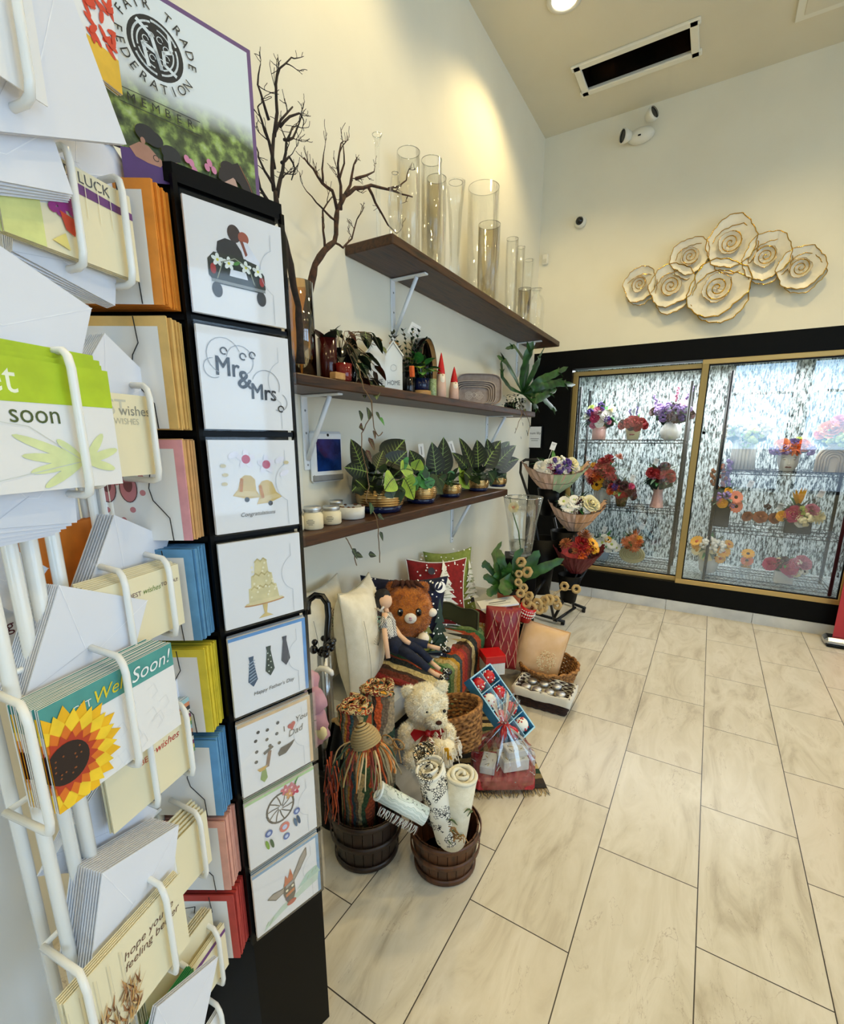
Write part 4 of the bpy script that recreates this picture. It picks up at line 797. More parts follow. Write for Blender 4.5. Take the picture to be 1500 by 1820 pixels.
def gnome(px, pyt, pyb, hw, label):
    b0, k = onshelf(px, (pyt+pyb)/2, .205, ZS2); h = ztop(V((b0.x, b0.y, 0)), pyt)-ZS2; w_ = hw*k; r = root('gnome_figurine', label, 'figurine', b0, .9, group='red-hatted gnomes')
    MB().lathe([(w_*.9, 0), (w_, h*.03), (w_*.95, h*.3), (w_*.75, h*.52), (w_*.45, h*.6)], 'body_blush', 20).build('body', r)
    MB().lathe([(w_*.74, h*.50), (w_*.72, h*.56), (w_*.5, h*.74), (w_*.22, h*.92), (.001, h)], 'red_gloss', 20).build('hat', r)
    MB().ell((0, -w_*.78, h*.5), w_*.24, 'skin_doll', 12).build('nose', r); mb = MB()
    mb.lathe([(w_*.55, h*.52), (w_*.6, h*.36), (w_*.1, h*.12)], 'fur_white', 12, (0, -w_*.38, 0)); mb.build('beard', r)
mk('body_blush', '#d9b4a0', .6, c2='#caa28e', sc=20)
gnome(784, 627, 703, 9.5, 'taller ceramic gnome with a red pointed hat, in front of the round mirror'); gnome(807, 652, 707, 9, 'shorter ceramic gnome with a red pointed hat, next to the grey trays')
# nested serving trays standing on edge
def tray(y, x, w_, h, label, lean=-.12, deco=False):
    n = 40; pts = []
    for i in range(n):
        a = 2*PI*i/n; c_, s_ = math.cos(a), math.sin(a); e = .45
        pts.append((w_/2*math.copysign(abs(c_)**e, c_), h/2*math.copysign(abs(s_)**e, s_)))
    mb = MB(); vs = []
    for sc, dy in ((1, -.014), (1.0, .0), (.94, .004), (.0, .004)): vs.append([(x_*sc, dy, z_*sc) for x_, z_ in pts])
    inner = [(x_*.965, -.014, z_*.965) for x_, z_ in pts]; bot = [(x_*.93, -.001, z_*.93) for x_, z_ in pts]
    L_ = [inner, vs[0], vs[1], vs[2]]; rings = [bot]+L_; flat = [v for r_ in rings for v in r_]
    mb.add(flat, [(k_*n+i, k_*n+(i+1) % n, (k_+1)*n+(i+1) % n, (k_+1)*n+i) for k_ in range(len(rings)-1) for i in range(n)], 'grey_melamine', True); mb.add(bot, [tuple(range(n))], 'grey_melamine'); mb.add(vs[2], [tuple(range(n-1, -1, -1))], 'grey_melamine')
    mb.tube([(x_*.982, -.0145, z_*.982) for x_, z_ in pts], .0014, '#cdbfb2', 4, closed=True)
    if deco:
        mb.y = -.0012
        for cx_ in (-w_*.17, w_*.17):
            for rr_ in (.022, .014, .007): mb.L([(cx_+rr_*math.cos(a*.5)*(1+.2*math.cos(a*2.5)), -.0+rr_*math.sin(a*.5)) for a in range(13)], .0016, '#d9cdc0')
        mb.L([(-.02, .006), (0, .016), (.02, .004), (0, -.012)], .0016, '#d9cdc0', True)
    M_ = Matrix.Translation((x, y, ZS2+h/2+.002)) @ Matrix.Rotation(.62, 4, 'Z') @ Matrix.Rotation(lean, 4, 'X')
    thing(mb, 'serving_tray', label, 'tray', M=M_, group='nested grey trays')
q = at(848, 695, 'x', .19); w_ = 50*mpp(q)*1.1
for i, (dx, dy, s_, hh_, lb) in enumerate([(0, 0, 1, .088, 'smallest grey oval tray with a scroll pattern, front of the nested trays'), (-.012, .028, 1.12, .1, 'second grey oval tray, directly behind the patterned one'), (-.024, .056, 1.26, .113, 'third grey oval tray of the nested row'), (-.036, .084, 1.42, .126, 'fourth grey oval tray of the nested row'), (-.045, .16, 1.6, .175, 'tallest grey oval tray standing at the back of the nested trays')]):
    tray(q.y+dy, .17+dx, w_*s_, hh_*1.13, lb, -.1, i == 0)
# staghorn fern and string plant at the far end of the shelf
def stag(r, base, fr, m='fern'):
    for (pts, w_) in fr:
        P_ = [at(a, b_, 'x', x_)-base for a, b_, x_ in pts]; n = len(P_); mb = MB(); vs = []; fine = []
        for i in range(n-1):
            for t in (0, .25, .5, .75): fine.append(P_[i].lerp(P_[i+1], t))
        fine.append(P_[-1]); K = len(fine)
        for i, p_ in enumerate(fine):
            t = (fine[min(i+1, K-1)]-fine[max(i-1, 0)]).normalized(); s_ = t.cross(V((1, -.5, .3))).normalized(); ww = .9*w_*(.35+.9*math.sin(PI*min(1, (i/K)**.9*.95+.04)))*(1+.12*math.sin(i*2.4)) if i < K-1 else .001
            vs += [p_-s_*ww/2+t.cross(s_)*ww*.1, p_, p_+s_*ww/2+t.cross(s_)*ww*.1]
        mb.add(vs, [(i*3+j, i*3+j+1, i*3+j+4, i*3+j+3) for i in range(K-1) for j in range(2)], m, True)
        # antler forks near the tip
        a_ = fine[int(K*.7)]; t = (fine[-1]-fine[int(K*.6)]).normalized(); s_ = t.cross(V((1, -.5, .3))).normalized()
        mb.leaf(a_, t+s_*.8, w_*1.5, w_*.45, m, .2); mb.leaf(a_, t-s_*.7, w_*1.2, w_*.4, m, .2); mb.build('frond', r)
b0, k = onshelf(934, 712, .175, ZS2); r = root('potted_plant', 'staghorn fern with forked fronds in a white pot, far end of the middle shelf', 'plant', b0)
pot(r, [(k*9, 0), (k*10.5, .004), (k*11.5, .10), (k*10, .10)], 'ceramic_white', soil=(k*10, .09))
C_ = (930, 700, .18)
stag(r, b0, [([C_, (930, 670, .2), (938, 635, .25), (948, 606, .28)], .075), ([C_, (917, 672, .2), (900, 642, .2), (883, 632, .18)], .04), ([C_, (908, 690, .18), (893, 670, .15), (891, 640, .12)], .03), ([C_, (950, 660, .28), (958, 640, .32), (960, 628, .34)], .06), ([C_, (960, 675, .3), (985, 665, .36), (1010, 652, .4)], .05),
 ([C_, (965, 685, .32), (995, 680, .38), (1023, 684, .42)], .055), ([C_, (960, 700, .3), (980, 722, .34), (990, 730, .36)], .045), ([C_, (952, 712, .3), (972, 700, .34), (990, 692, .36)], .05), ([C_, (948, 715, .28), (955, 725, .3), (954, 727, .3)], .035), ([C_, (940, 650, .2), (915, 615, .2), (898, 620, .2)], .03), ([C_, (945, 690, .26), (975, 690, .3), (1000, 672, .34)], .045), ([C_, (948, 705, .26), (948, 715, .26), (952, 728, .26)], .03)])
b0, k = onshelf(908, 705, .17, ZS2); r = root('potted_plant', 'small trailing dark-leaved plant between the grey trays and the staghorn fern', 'plant', b0)
pot(r, [(k*8, 0), (k*10, .05), (k*9, .05)], 'black_gloss', soil=(k*9, .045))
mb = MB(); random.seed(12)
for i in range(90): q = V((rnd(-.04, .08), rnd(-.08, .1), rnd(.0, .1))); mb.leaf(q, rv(1)+V((.4, 0, -.4)), rnd(.022, .034), .018, ['leaf_black', 'leaf_olive', 'leaf_dark'][i % 3], .5, n=3)
mb.build('foliage', r)
vine(r, b0, [(920, 715, .24), (928, 735, .265), (922, 750, .265), (915, 770, .26)], [(916, 760, .26, -.5, -.9, .5), (925, 740, .26, .3, -1, .6), (928, 750, .26, -.2, -1, .6)], lw=.05, ll=.055)
vine(r, b0, [(925, 715, .24), (936, 740, .265), (942, 755, .26), (938, 775, .25), (936, 765, .25)], [(940, 755, .26, .3, -.9, .7), (936, 765, .26, -.4, -.9, .6), (932, 735, .26, .4, -.9, .6), (925, 775, .26, -.3, -.9, .5)], lw=.05, ll=.055)
# ---------------------------------------------------------------- lowest shelf
def base3(px, py, z): q = at(px, py, 'z', z); q.z += .001; return q, mpp(q)
def jar(px, py, hw, pyt, label):
    q, k = base3(px, py, ZS3); h = ztop(q, pyt+3)-ZS3; w_ = hw*k; r = root('candle_jar', label, 'candle', q, group='candle jars on the lowest shelf')
    MB().lathe([(w_*.9, .0), (w_, .006), (w_, h*.62), (w_*.8, h*.74), (w_*.78, h*.78)], 'candle_wax', 28).build('wax_filled_jar', r)
    MB().lathe([(w_*.84, h*.76), (w_*.86, h*.78), (w_*.86, h*.98), (w_*.8, h), (.0001, h)], 'silver_lid', 28).lathe([(w_*.9, h*.84), (w_*.9, h*.87)], 'silver_lid', 28).build('screw_lid', r)
    mb = MB(Matrix.Rotation(.55, 4, 'Z') @ Matrix.Translation((0, -w_*1.0, h*.34)));
    for j, l_ in enumerate((.5, .8, .7, .4)): mb.L([(-w_*l_*.5, .010-j*.006), (w_*l_*.5, .010-j*.006)], .0016, '#4a4a4a')
    mb.build('printed_label', r)
jar(527, 943, 14, 903, 'candle jar with a silver lid, partly hidden by the card tower'); jar(557, 940, 18, 897, 'candle jar with a silver lid, front one second from the card tower'); jar(590, 931, 17, 896, 'candle jar with a silver lid beside the white bowl')
q, k = base3(548, 915, ZS3); thing(MB().lathe([(.032, 0), (.033, .005), (.033, .052), (.026, .06)], 'candle_wax', 24).lathe([(.028, .06), (.028, .078), (.0001, .079)], 'silver_lid', 24), 'candle_jar', 'candle jar standing in the second row behind the others', 'candle', V((.08, q.y, ZS3+.001)), group='candle jars on the lowest shelf')
q, k = base3(625, 921, ZS3); r = root('white_bowl', 'low white glazed bowl with brown drips on the lowest shelf', 'bowl', q)
MB().lathe([(k*21, 0), (k*23, .004), (k*24, .052), (k*21, .052), (k*20, .03), (.0001, .028)], 'ceramic_white', 32).build('bowl', r)
mb = MB()
for i in range(9): a = rnd(0, 2*PI); mb.ell((k*21*math.cos(a), k*21*math.sin(a), .053), (.008, .006, .004), '#6b4326', 8)
mb.build('dried_seeds', r)
POTS = [(676, 903, 43, 872), (748, 894, 28, 856), (799, 884, 21, 850), (849, 873, 19, 848), (884, 868, 16, 846)]
LB = ['widest gold ribbed pot, nearest, with dark veined upright leaves and a patterned lime prayer plant', 'gold ribbed pot second from the near end, holding a lime prayer plant', 'gold ribbed pot in the middle of the row, holding tall dark leaves', 'gold ribbed pot fourth from the near end, holding trailing patterned leaves', 'smallest gold ribbed pot at the far end of the lowest shelf with dark glossy leaves']
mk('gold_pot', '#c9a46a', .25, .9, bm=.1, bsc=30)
PB = []
for (px, py, hw, pyt), lb in zip(POTS, LB):
    q, k = base3(px, py-4, ZS3); q.x = min(max(q.x, .115), .15); q2 = at(px, py, 'x', q.x); q.y = q2.y; w_ = min(hw*mpp(q), .118); h = w_*1.05 if hw < 40 else w_*.95
    r = root('plant_pot_with_plants', lb, 'plant', q, group='gold ribbed planters on the lowest shelf'); pr = [(w_*.84, h*.28)]
    for i in range(7): z_ = h*(.28+.72*i/7); ww = w_*(.86+.14*math.sin(.5+2.2*i/7)); pr += [(ww, z_+h*.01), (ww+.003, z_+h*.05), (ww, z_+h*.095)]
    pr += [(w_*.9, h*1.0), (w_*.86, h*.9)]
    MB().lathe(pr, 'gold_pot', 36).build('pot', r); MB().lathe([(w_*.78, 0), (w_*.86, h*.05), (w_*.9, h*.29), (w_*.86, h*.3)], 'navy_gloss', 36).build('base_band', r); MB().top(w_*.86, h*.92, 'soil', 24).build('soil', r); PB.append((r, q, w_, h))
def upleaf(r, base, a, b_, wpx, m='leaf_black', x=.13, mv='vein_lime', droop=.1):
    p0 = at(a[0], a[1], 'x', x)-base; p1 = at(b_[0], b_[1], 'x', x+rnd(-.03, .05))-base; d = p1-p0; L_ = d.length; mb = MB()
    root_ = V((0, 0, .09)); mb.tube([root_, root_.lerp(p0, .5)+V((0, 0, .01)), p0], .0022, 'stem', 4)
    mb.leaf(p0, d, L_, wpx*1.3*mpp(base), m, droop, up=(1, -.7, .2), mv=mv, fold=.12, n=9, tip=.6); mb.build('leaf', r)
for (r, b0, w_, h), n_ in zip(PB, (34, 22, 22, 24, 18)):
    for i in range(n_):
        a = rnd(0, 2*PI); e = rnd(.1, 1.2); d = V((math.cos(a)*math.cos(e), math.sin(a)*math.cos(e), math.sin(e))); q = V((d.x*w_*.7, d.y*w_*.9, h+d.z*w_*.7)); mb = MB(); mb.tube([(0, 0, h*.85), q], .002, 'stem', 4)
        mb.leaf(q, d+V((0, 0, -.2)), rnd(.05, .085), rnd(.035, .05), ['leaf_black', 'leaf_dark', 'leaf_black', 'leaf_olive'][i % 4], .5, mv='vein_pale' if i % 3 == 0 else None, tip=.6); mb.build('leaf', r)
r, b0, w_, h = PB[0]
for a, b_, wp in [((645, 835), (624, 778), 24), ((655, 840), (612, 827), 30), ((685, 825), (718, 778), 44), ((690, 835), (722, 800), 34), ((668, 835), (680, 800), 22), ((640, 860), (625, 870), 26), ((660, 860), (668, 838), 26), ((650, 870), (632, 850), 24), ((700, 850), (712, 822), 20), ((672, 870), (655, 860), 24)]: upleaf(r, b0, a, b_, wp)
for a, b_, wp, m_ in [((700, 850), (682, 864), 28, 'leaf_lime'), ((718, 850), (738, 882), 28, 'leaf_lime'), ((712, 835), (735, 828), 24, 'leaf_lime'), ((706, 870), (710, 895), 22, 'leaf_dark'), ((690, 870), (700, 885), 18, 'leaf_olive'), ((735, 845), (722, 862), 22, 'leaf_mid'), ((725, 825), (712, 820), 18, 'leaf_mid')]: upleaf(r, b0, a, b_, wp, m_, .24, 'leaf_black', .3)
r, b0, w_, h = PB[1]
for a, b_, wp, m_ in [((745, 838), (730, 796), 24, 'leaf_black'), ((745, 840), (764, 830), 26, 'leaf_mid'), ((742, 846), (768, 858), 24, 'leaf_mid'), ((738, 835), (745, 815), 20, 'leaf_lime'), ((735, 850), (742, 870), 20, 'leaf_mid'), ((755, 860), (772, 850), 18, 'leaf_mid'), ((760, 852), (790, 868), 22, 'leaf_olive'), ((748, 850), (752, 825), 20, 'leaf_dark')]: upleaf(r, b0, a, b_, wp, m_, .19, 'leaf_black' if m_ != 'leaf_black' else 'vein_lime', .3)
r, b0, w_, h = PB[2]
for a, b_, wp, m_ in [((775, 845), (768, 785), 28, 'leaf_black'), ((785, 845), (788, 776), 30, 'leaf_black'), ((775, 850), (790, 815), 26, 'leaf_black'), ((795, 855), (800, 838), 22, 'leaf_dark'), ((800, 850), (792, 835), 18, 'leaf_mid'), ((790, 860), (780, 845), 20, 'leaf_dark'), ((805, 860), (800, 868), 18, 'leaf_mid')]: upleaf(r, b0, a, b_, wp, m_, .14, 'vein_pale', .15)
r, b0, w_, h = PB[3]
for a, b_, wp, m_ in [((840, 835), (818, 770), 18, 'leaf_black'), ((835, 840), (805, 795), 16, 'leaf_black'), ((850, 830), (848, 780), 28, 'leaf_black'), ((860, 830), (888, 778), 30, 'leaf_black'), ((815, 845), (836, 862), 20, 'leaf_lime'), ((815, 830), (840, 845), 18, 'leaf_lime'), ((838, 855), (848, 845), 22, 'leaf_olive'), ((855, 855), (870, 848), 22, 'leaf_olive'), ((826, 835), (815, 822), 16, 'leaf_dark'), ((862, 858), (862, 868), 16, 'leaf_dark'), ((835, 850), (825, 835), 24, 'leaf_black')]: upleaf(r, b0, a, b_, wp, m_, .15, 'vein_lime' if m_ == 'leaf_black' else 'leaf_black', .2)
r, b0, w_, h = PB[4]
for a, b_, wp, m_ in [((878, 830), (916, 785), 22, 'leaf_black'), ((880, 825), (905, 778), 24, 'leaf_dark'), ((880, 835), (922, 808), 22, 'leaf_black'), ((882, 850), (900, 838), 22, 'leaf_dark'), ((872, 830), (866, 778), 22, 'leaf_black'), ((878, 855), (868, 835), 20, 'leaf_dark'), ((888, 855), (900, 850), 18, 'leaf_dark'), ((888, 840), (900, 825), 6, 'leaf_dark')]: upleaf(r, b0, a, b_, wp, m_, .14, 'vein_pale', .15)
def ptag(px, py, x, rot, label):
    q = at(px, py, 'x', x); mb = MB(); mb.box((0, 0, 0), (.028, .001, .07), 'paper'); mb.y = -.001
    mb.L([(0, .02), (0, -.02)], .004, '#777777'); mb.tube([(0, 0, -.035), (0, 0, -.10)], .0013, 'stem_brown', 4); thing(mb, 'price_tag', label, 'tag', M=Matrix.Translation(q) @ Matrix.Rotation(.7, 4, 'Z') @ Matrix.Rotation(rot, 4, 'Y'))
ptag(749, 801, .16, -.12, 'narrow white price tag stuck in the second gold ribbed pot'); ptag(803, 795, .14, -.3, 'white price tag leaning in the middle gold ribbed pot')
# wall tablet
q = at(580, 812, 'x', .014); r = root('intercom_tablet', 'white wall intercom with a small blue screen below the middle shelf', 'tablet', q)
MB().box((0, 0, 0), (.026, .19, .215), 'cam_white2' if 0 else 'bracket', b=.01).box((.008, 0, -.088), (.014, .185, .028), '#8b8d8f', b=.004).build('housing', r); MB().box((.0135, .004, .008), (.002, .15, .135), 'screen').build('screen', r); MB().lathe([(.006, 0), (.006, .002)], 'black_gloss', 12, (.0132, 0, .092), Matrix.Rotation(PI/2, 3, 'Y')).build('camera_lens', r)
# ---------------------------------------------------------------- black card tower
UR = V((.228, .9736, 0)).normalized(); UL = V((.8596, .511, 0)); P0 = V((.767, -3.80, 0)); SIDE = .163
tower = root('card_tower', 'tall black card display tower with square cards on its angled faces', 'card rack', (P0.x, P0.y, 0))
L0 = P0-UL*.163; B0 = P0+UR*SIDE; pB_ = V((-UR.y, UR.x, 0)); pts = [P0.copy(), B0, B0+pB_*.20, B0+pB_*.30-UR*.10, L0+V((-.511, .8596, 0))*.16, L0]
ctr = sum(pts, V())/6
def footprint(mb, z0, z1, k, m):
    vs = [((ctr+(p-ctr)*k-P0).x, (ctr+(p-ctr)*k-P0).y, z) for z in (z0, z1) for p in pts]
    mb.add(vs, [tuple(range(5, -1, -1)), tuple(range(6, 12))]+[(i, (i+1) % 6, (i+1) % 6+6, i+6) for i in range(6)], m)
mb = MB(); footprint(mb, .39, 1.75, .94, 'black_plastic'); mb.build('core', tower)
mb = MB(); footprint(mb, .0, .395, 1.0, 'black_panel'); mb.build('base_cabinet', tower)
mb = MB(); footprint(mb, 1.742, 1.765, 1.01, 'black_plastic'); mb.build('top_cap', tower)
ZR = [1.735-.1665*i for i in range(9)]
for z in ZR[1:]:
    mb = MB(); footprint(mb, z-.004, z+.004, 1.012, 'black_plastic'); mb.build('ledge', tower)
for p in pts[:2]+pts[-1:]:
    mb = MB(); mb.box((p.x-P0.x, p.y-P0.y, 1.07), (.007, .007, 1.36), 'black_plastic'); mb.build('corner_post', tower)
def rf(row, s=.006, off=.004, rot=0): return frame(P0, UR, off, s, ZR[row+1]+.007, rot)
CW = .149; CH = .15
K, GR = '#1c1c1e', '#3b3b3b'
def base_card(w_=CW, h=CH, c='paper', t=.0022): return MB().box((w_/2, t/2, h/2), (w_, t, h), c)
def flower5(mb, x, z, r_, c, cc=None):
    for i in range(5): a = i*PI*.4+.3; mb.C(x+r_*.55*math.cos(a), z+r_*.55*math.sin(a), r_*.5, c, r_*.32, 10, a)
    if cc: mb.C(x, z, r_*.22, cc)
def art_car(m):
    m.C(.072, .106, .0085, '#3a2a26', .010); m.P([(.048, .082), (.05, .092), (.06, .098), (.073, .097), (.08, .088), (.083, .078), (.05, .076)], K)
    m.C(.084, .104, .007, '#a8553c', .007); m.P([(.080, .1), (.088, .1), (.104, .08), (.106, .072), (.088, .074), (.08, .088)], '#e3e6ee'); m.P([(.079, .1), (.083, .1), (.088, .086), (.085, .083)], '#8a4634')
    m.P([(.036, .07), (.044, .079), (.075, .081), (.1, .077), (.109, .066), (.11, .05), (.106, .044), (.044, .044), (.036, .052)], '#2c3024')
    m.P([(.05, .074), (.06, .08), (.085, .08), (.096, .072), (.094, .062), (.052, .062)], '#1c2a1a')
    for x in (.045, .103): m.C(x, .037, .0065, '#3d3d3d', .009)
    m.P([(.062, .056), (.086, .056), (.084, .064), (.064, .064)], '#dfe4ec'); m.L([(.040, .047), (.108, .047)], .0035, '#8b8f8c')
    m.C(.042, .06, .0035, '#a8332a', .006); m.C(.105, .058, .0035, '#a8332a', .006)
    for x, z in ((.048, .071), (.062, .07), (.084, .07), (.1, .069)): flower5(m, x, z, .0075, '#e9efe9', '#d8d34a')
    m.L([(.046, .05), (.054, .07), (.07, .077), (.088, .07), (.094, .052)], .0012, '#9aa08c'); m.C(.072, .072, .005, '#4d8a3a', .002, 10, .5)
def art_mrs(m):
    for e in (0, .0006, -.0006): m.T('Mr', .048+e, .084, .034, K, -.03, sx=.8); m.T('&', .070+e, .070-e, .032, K); m.T('Mrs', .096+e, .056, .030, K, -.03, sx=.8)
    for (x, z, r_, a0, a1) in ((.045, .098, .022, 20, 250), (.066, .095, .018, -70, 170), (.1, .066, .02, -20, 160), (.03, .082, .012, 90, 300), (.118, .045, .012, -120, 60)): m.L(arc(x, z, r_, a0, a1), .0009, '#9aa0a8')
    for (x, z) in ((.045, .104), (.07, .1), (.083, .103), (.12, .036)): m.L(arc(x, z, .004, 0, 300), .0016, K)
def bell(m, x, z, s_, rot):
    f = lambda a, b: (x+(a*math.cos(rot)-b*math.sin(rot))*s_, z+(a*math.sin(rot)+b*math.cos(rot))*s_)
    m.P([f(-.5, 1.0), f(-.2, 1.25), f(.2, 1.25), f(.5, 1.0), f(.62, .3), f(.95, -.15), f(0, -.3), f(-.95, -.15), f(-.62, .3)], '#cfb26a'); m.P([f(-.55, .2), f(.55, .2), f(.9, -.12), f(-.9, -.12)], '#d9c288'); m.L([f(-.4, .95), f(-.42, .2)], s_*.22, '#c47f1c'); m.C(*f(0, -.35), s_*.17, '#3a342a')
def art_bells(m):
    bell(m, .06, .058, .021, -.12); bell(m, .092, .05, .021, .2)
    for x, z in ((.062, .106), (.091, .098)): flower5(m, x, z, .013, '#e8e4ea'); m.C(x, z, .006, '#c0405a')
    for x, z in ((.045, .112), (.112, .104), (.118, .085)): m.C(x, z, .008, '#e8e6ee', .004, 10, .4)
    for x, z in ((.03, .098), (.032, .086), (.03, .074), (.122, .1)): m.C(x, z, .004, '#d6c79a', .0025)
    m.T('Congratulations', .074, .030, .008, '#555555', shear=.3)
def art_cake(m):
    m.P([(.05, .036), (.098, .036), (.094, .06), (.09, .061), (.088, .078), (.083, .08), (.081, .1), (.063, .1), (.061, .08), (.056, .078), (.055, .061), (.051, .06)], '#dccf9c')
    for z in (.06, .079, .1): m.L([(.05+(z-.036)*.2+i*.0045, z+(.002 if i % 2 else -.002)) for i in range(int((.048-(z-.036)*.4)/.0045)+1)], .002, '#c9b87e')
    m.C(.074, .035, .032, '#c8925a', .003); m.C(.074, .037, .03, '#e5d6a4', .003); m.P([(.07, .032), (.078, .032), (.076, .018), (.086, .012), (.062, .012), (.072, .018)], '#d6bd7c')
    for i in range(20): m.C(rnd(.054, .094), rnd(.04, .095), .0018, '#efe6c2', n=6)
def art_ties(m):
    for x, z, c, c2 in ((.045, .05, '#35506a', '#9fb3c4'), (.073, .058, '#2f4034', '#c8cfc0'), (.1, .066, '#4d4f58', None)):
        q = [(x-.004, z+.045), (x+.004, z+.045), (x+.003, z+.038), (x+.0075, z+.006), (x, z-.004), (x-.0075, z+.006), (x-.003, z+.038)]; m.P(q, c)
        for i in range(7):
            zz = z+.004+i*.005
            if c2 and x < .05: m.L([(x-.005, zz), (x+.005, zz+.004)], .0014, c2)
            elif c2: m.C(x+(.002 if i % 2 else -.002), zz, .0012, c2, n=6)
    m.T("Happy Father's Day", .078, .034, .0085, '#555555', shear=.2)
def art_dad(m):
    for x, z in ((.04, .094), (.045, .107), (.06, .104), (.078, .108), (.04, .075), (.058, .088), (.075, .09), (.062, .075), (.078, .072), (.038, .058)): m.C(x, z, .0028, K)
    m.P([(.052, .04), (.058, .04), (.064, .066), (.058, .068)], '#7a4f33'); m.P([(.05, .068), (.066, .074), (.068, .07), (.052, .063)], '#3a3a3a'); m.P([(.074, .054), (.08, .062), (.096, .063), (.106, .066), (.1, .058), (.088, .048), (.076, .048)], '#2c2a2a')
    m.P([(.046, .04), (.052, .042), (.054, .022), (.048, .016), (.042, .024)], '#7d9c45'); m.P([(.038, .044), (.056, .044), (.05, .038), (.042, .038)], '#d8a93c')
    m.T('I', .088, .092, .014, '#444444'); m.T('You', .12, .1, .014, '#444444', .1, shear=.3); m.T('Dad', .108, .08, .016, '#444444', .1, shear=.3); m.C(.098, .093, .004, '#c0322e'); m.C(.104, .095, .004, '#c0322e'); m.P([(.0945, .092), (.1075, .094), (.102, .084)], '#c0322e')
def art_dream(m):
    m.L(arc(.072, .09, .024, 0, 345, 24, .026), .0035, '#241a18', True)
    for i in range(10): a = i*36; m.L([(.072+.004*math.cos(math.radians(a)), .09+.004*math.sin(math.radians(a))), (.072+.014*math.cos(math.radians(a+22)), .09+.014*math.sin(math.radians(a+22))), (.072+.023*math.cos(math.radians(a+30)), .09+.024*math.sin(math.radians(a+30)))], .0018, '#241a18')
    for x, z, c in ((.083, .118, '#d0506a'), (.094, .117, '#cf6a80'), (.09, .107, '#e0913c'), (.1, .108, '#c8455c')): flower5(m, x, z, .009, c, '#f0c0c8')
    m.P([(.1, .124), (.108, .132), (.1, .117)], '#4d8a3a')
    for x, z, c, r_ in ((.048, .056, '#6d7aa8', .0065), (.076, .05, '#e08a78', .009), (.1, .066, '#6d7aa8', .006), (.078, .03, '#6d7aa8', .006)): m.C(x, z, r_, c); m.C(x, z, r_*.5, '#c6cce0')
    for x, z, c in ((.044, .036, '#8aa84a'), (.052, .034, '#5a6a4a'), (.096, .046, '#5f7288'), (.102, .048, '#4a5a70')): m.C(x, z, .0028, c, .01, 10, .2)
def art_donkey(m):
    m.P([(.025, .01), (.03, .02), (.06, .035), (.09, .04), (.12, .06), (.135, .055), (.132, .035), (.1, .03), (.06, .022)], '#c6d9c6'); m.P([(.09, .045), (.11, .065), (.13, .068), (.138, .05), (.115, .05)], '#aecfbe')
    for x, z in ((.03, .018), (.035, .014), (.04, .02), (.12, .058), (.128, .06), (.11, .052)): m.L([(x, z), (x+.004, z+.006)], .001, '#8aac6a')
    m.P([(.066, .06), (.05, .056), (.036, .068), (.046, .072), (.064, .068)], '#9a8f84'); m.P([(.082, .076), (.1, .108), (.112, .12), (.112, .104), (.098, .084), (.086, .07)], '#9a8f84')
    m.L([(.066, .06), (.05, .056), (.036, .068), (.046, .072), (.066, .068)], .0014, K); m.L([(.082, .076), (.1, .108), (.112, .12), (.112, .104), (.098, .084), (.086, .07)], .0014, K)
    m.P([(.066, .076), (.064, .056), (.068, .04), (.072, .03), (.082, .032), (.087, .045), (.086, .07), (.082, .08)], '#3d3a38'); m.P([(.069, .046), (.085, .05), (.085, .056), (.068, .052)], '#c4682a'); m.P([(.07, .064), (.085, .068), (.085, .073), (.069, .07)], '#8a8f94')
    m.P([(.066, .07), (.07, .092), (.074, .082), (.08, .1), (.084, .08), (.083, .074)], '#c0582a'); m.C(.071, .059, .0025, '#ede6c8'); m.C(.082, .062, .0025, '#ede6c8'); m.C(.078, .03, .009, '#b8442a', .005); m.P([(.07, .036), (.074, .046), (.066, .044)], '#1a2a5a')
ARTS = [(art_car, 'bride and groom in a black wedding car', 'top of the right face', None), (art_mrs, 'black Mr and Mrs lettering', 'second from the top', None), (art_bells, 'golden wedding bells', 'third from the top', None), (art_cake, 'cream wedding cake on a stand', 'fourth from the top', None),
 (art_ties, 'three hanging neckties', 'fifth from the top', '#5f97cf'), (art_dad, 'hammer, shoe and tie for Dad', 'sixth from the top', '#dcb98a'), (art_dream, 'black dream catcher with pink flowers', 'second from the bottom', '#a9cf8f'), (art_donkey, 'painted donkey head', 'lowest', '#6f9fc4')]
def notch(m, x, z, w_, c='#9aa2ac'): m.L([(x, z+.055), (x, z+.036)]+arc(x+.016, z, .036, 116, 244, 12)+[(x, z-.036), (x, z-.075)], w_, c)
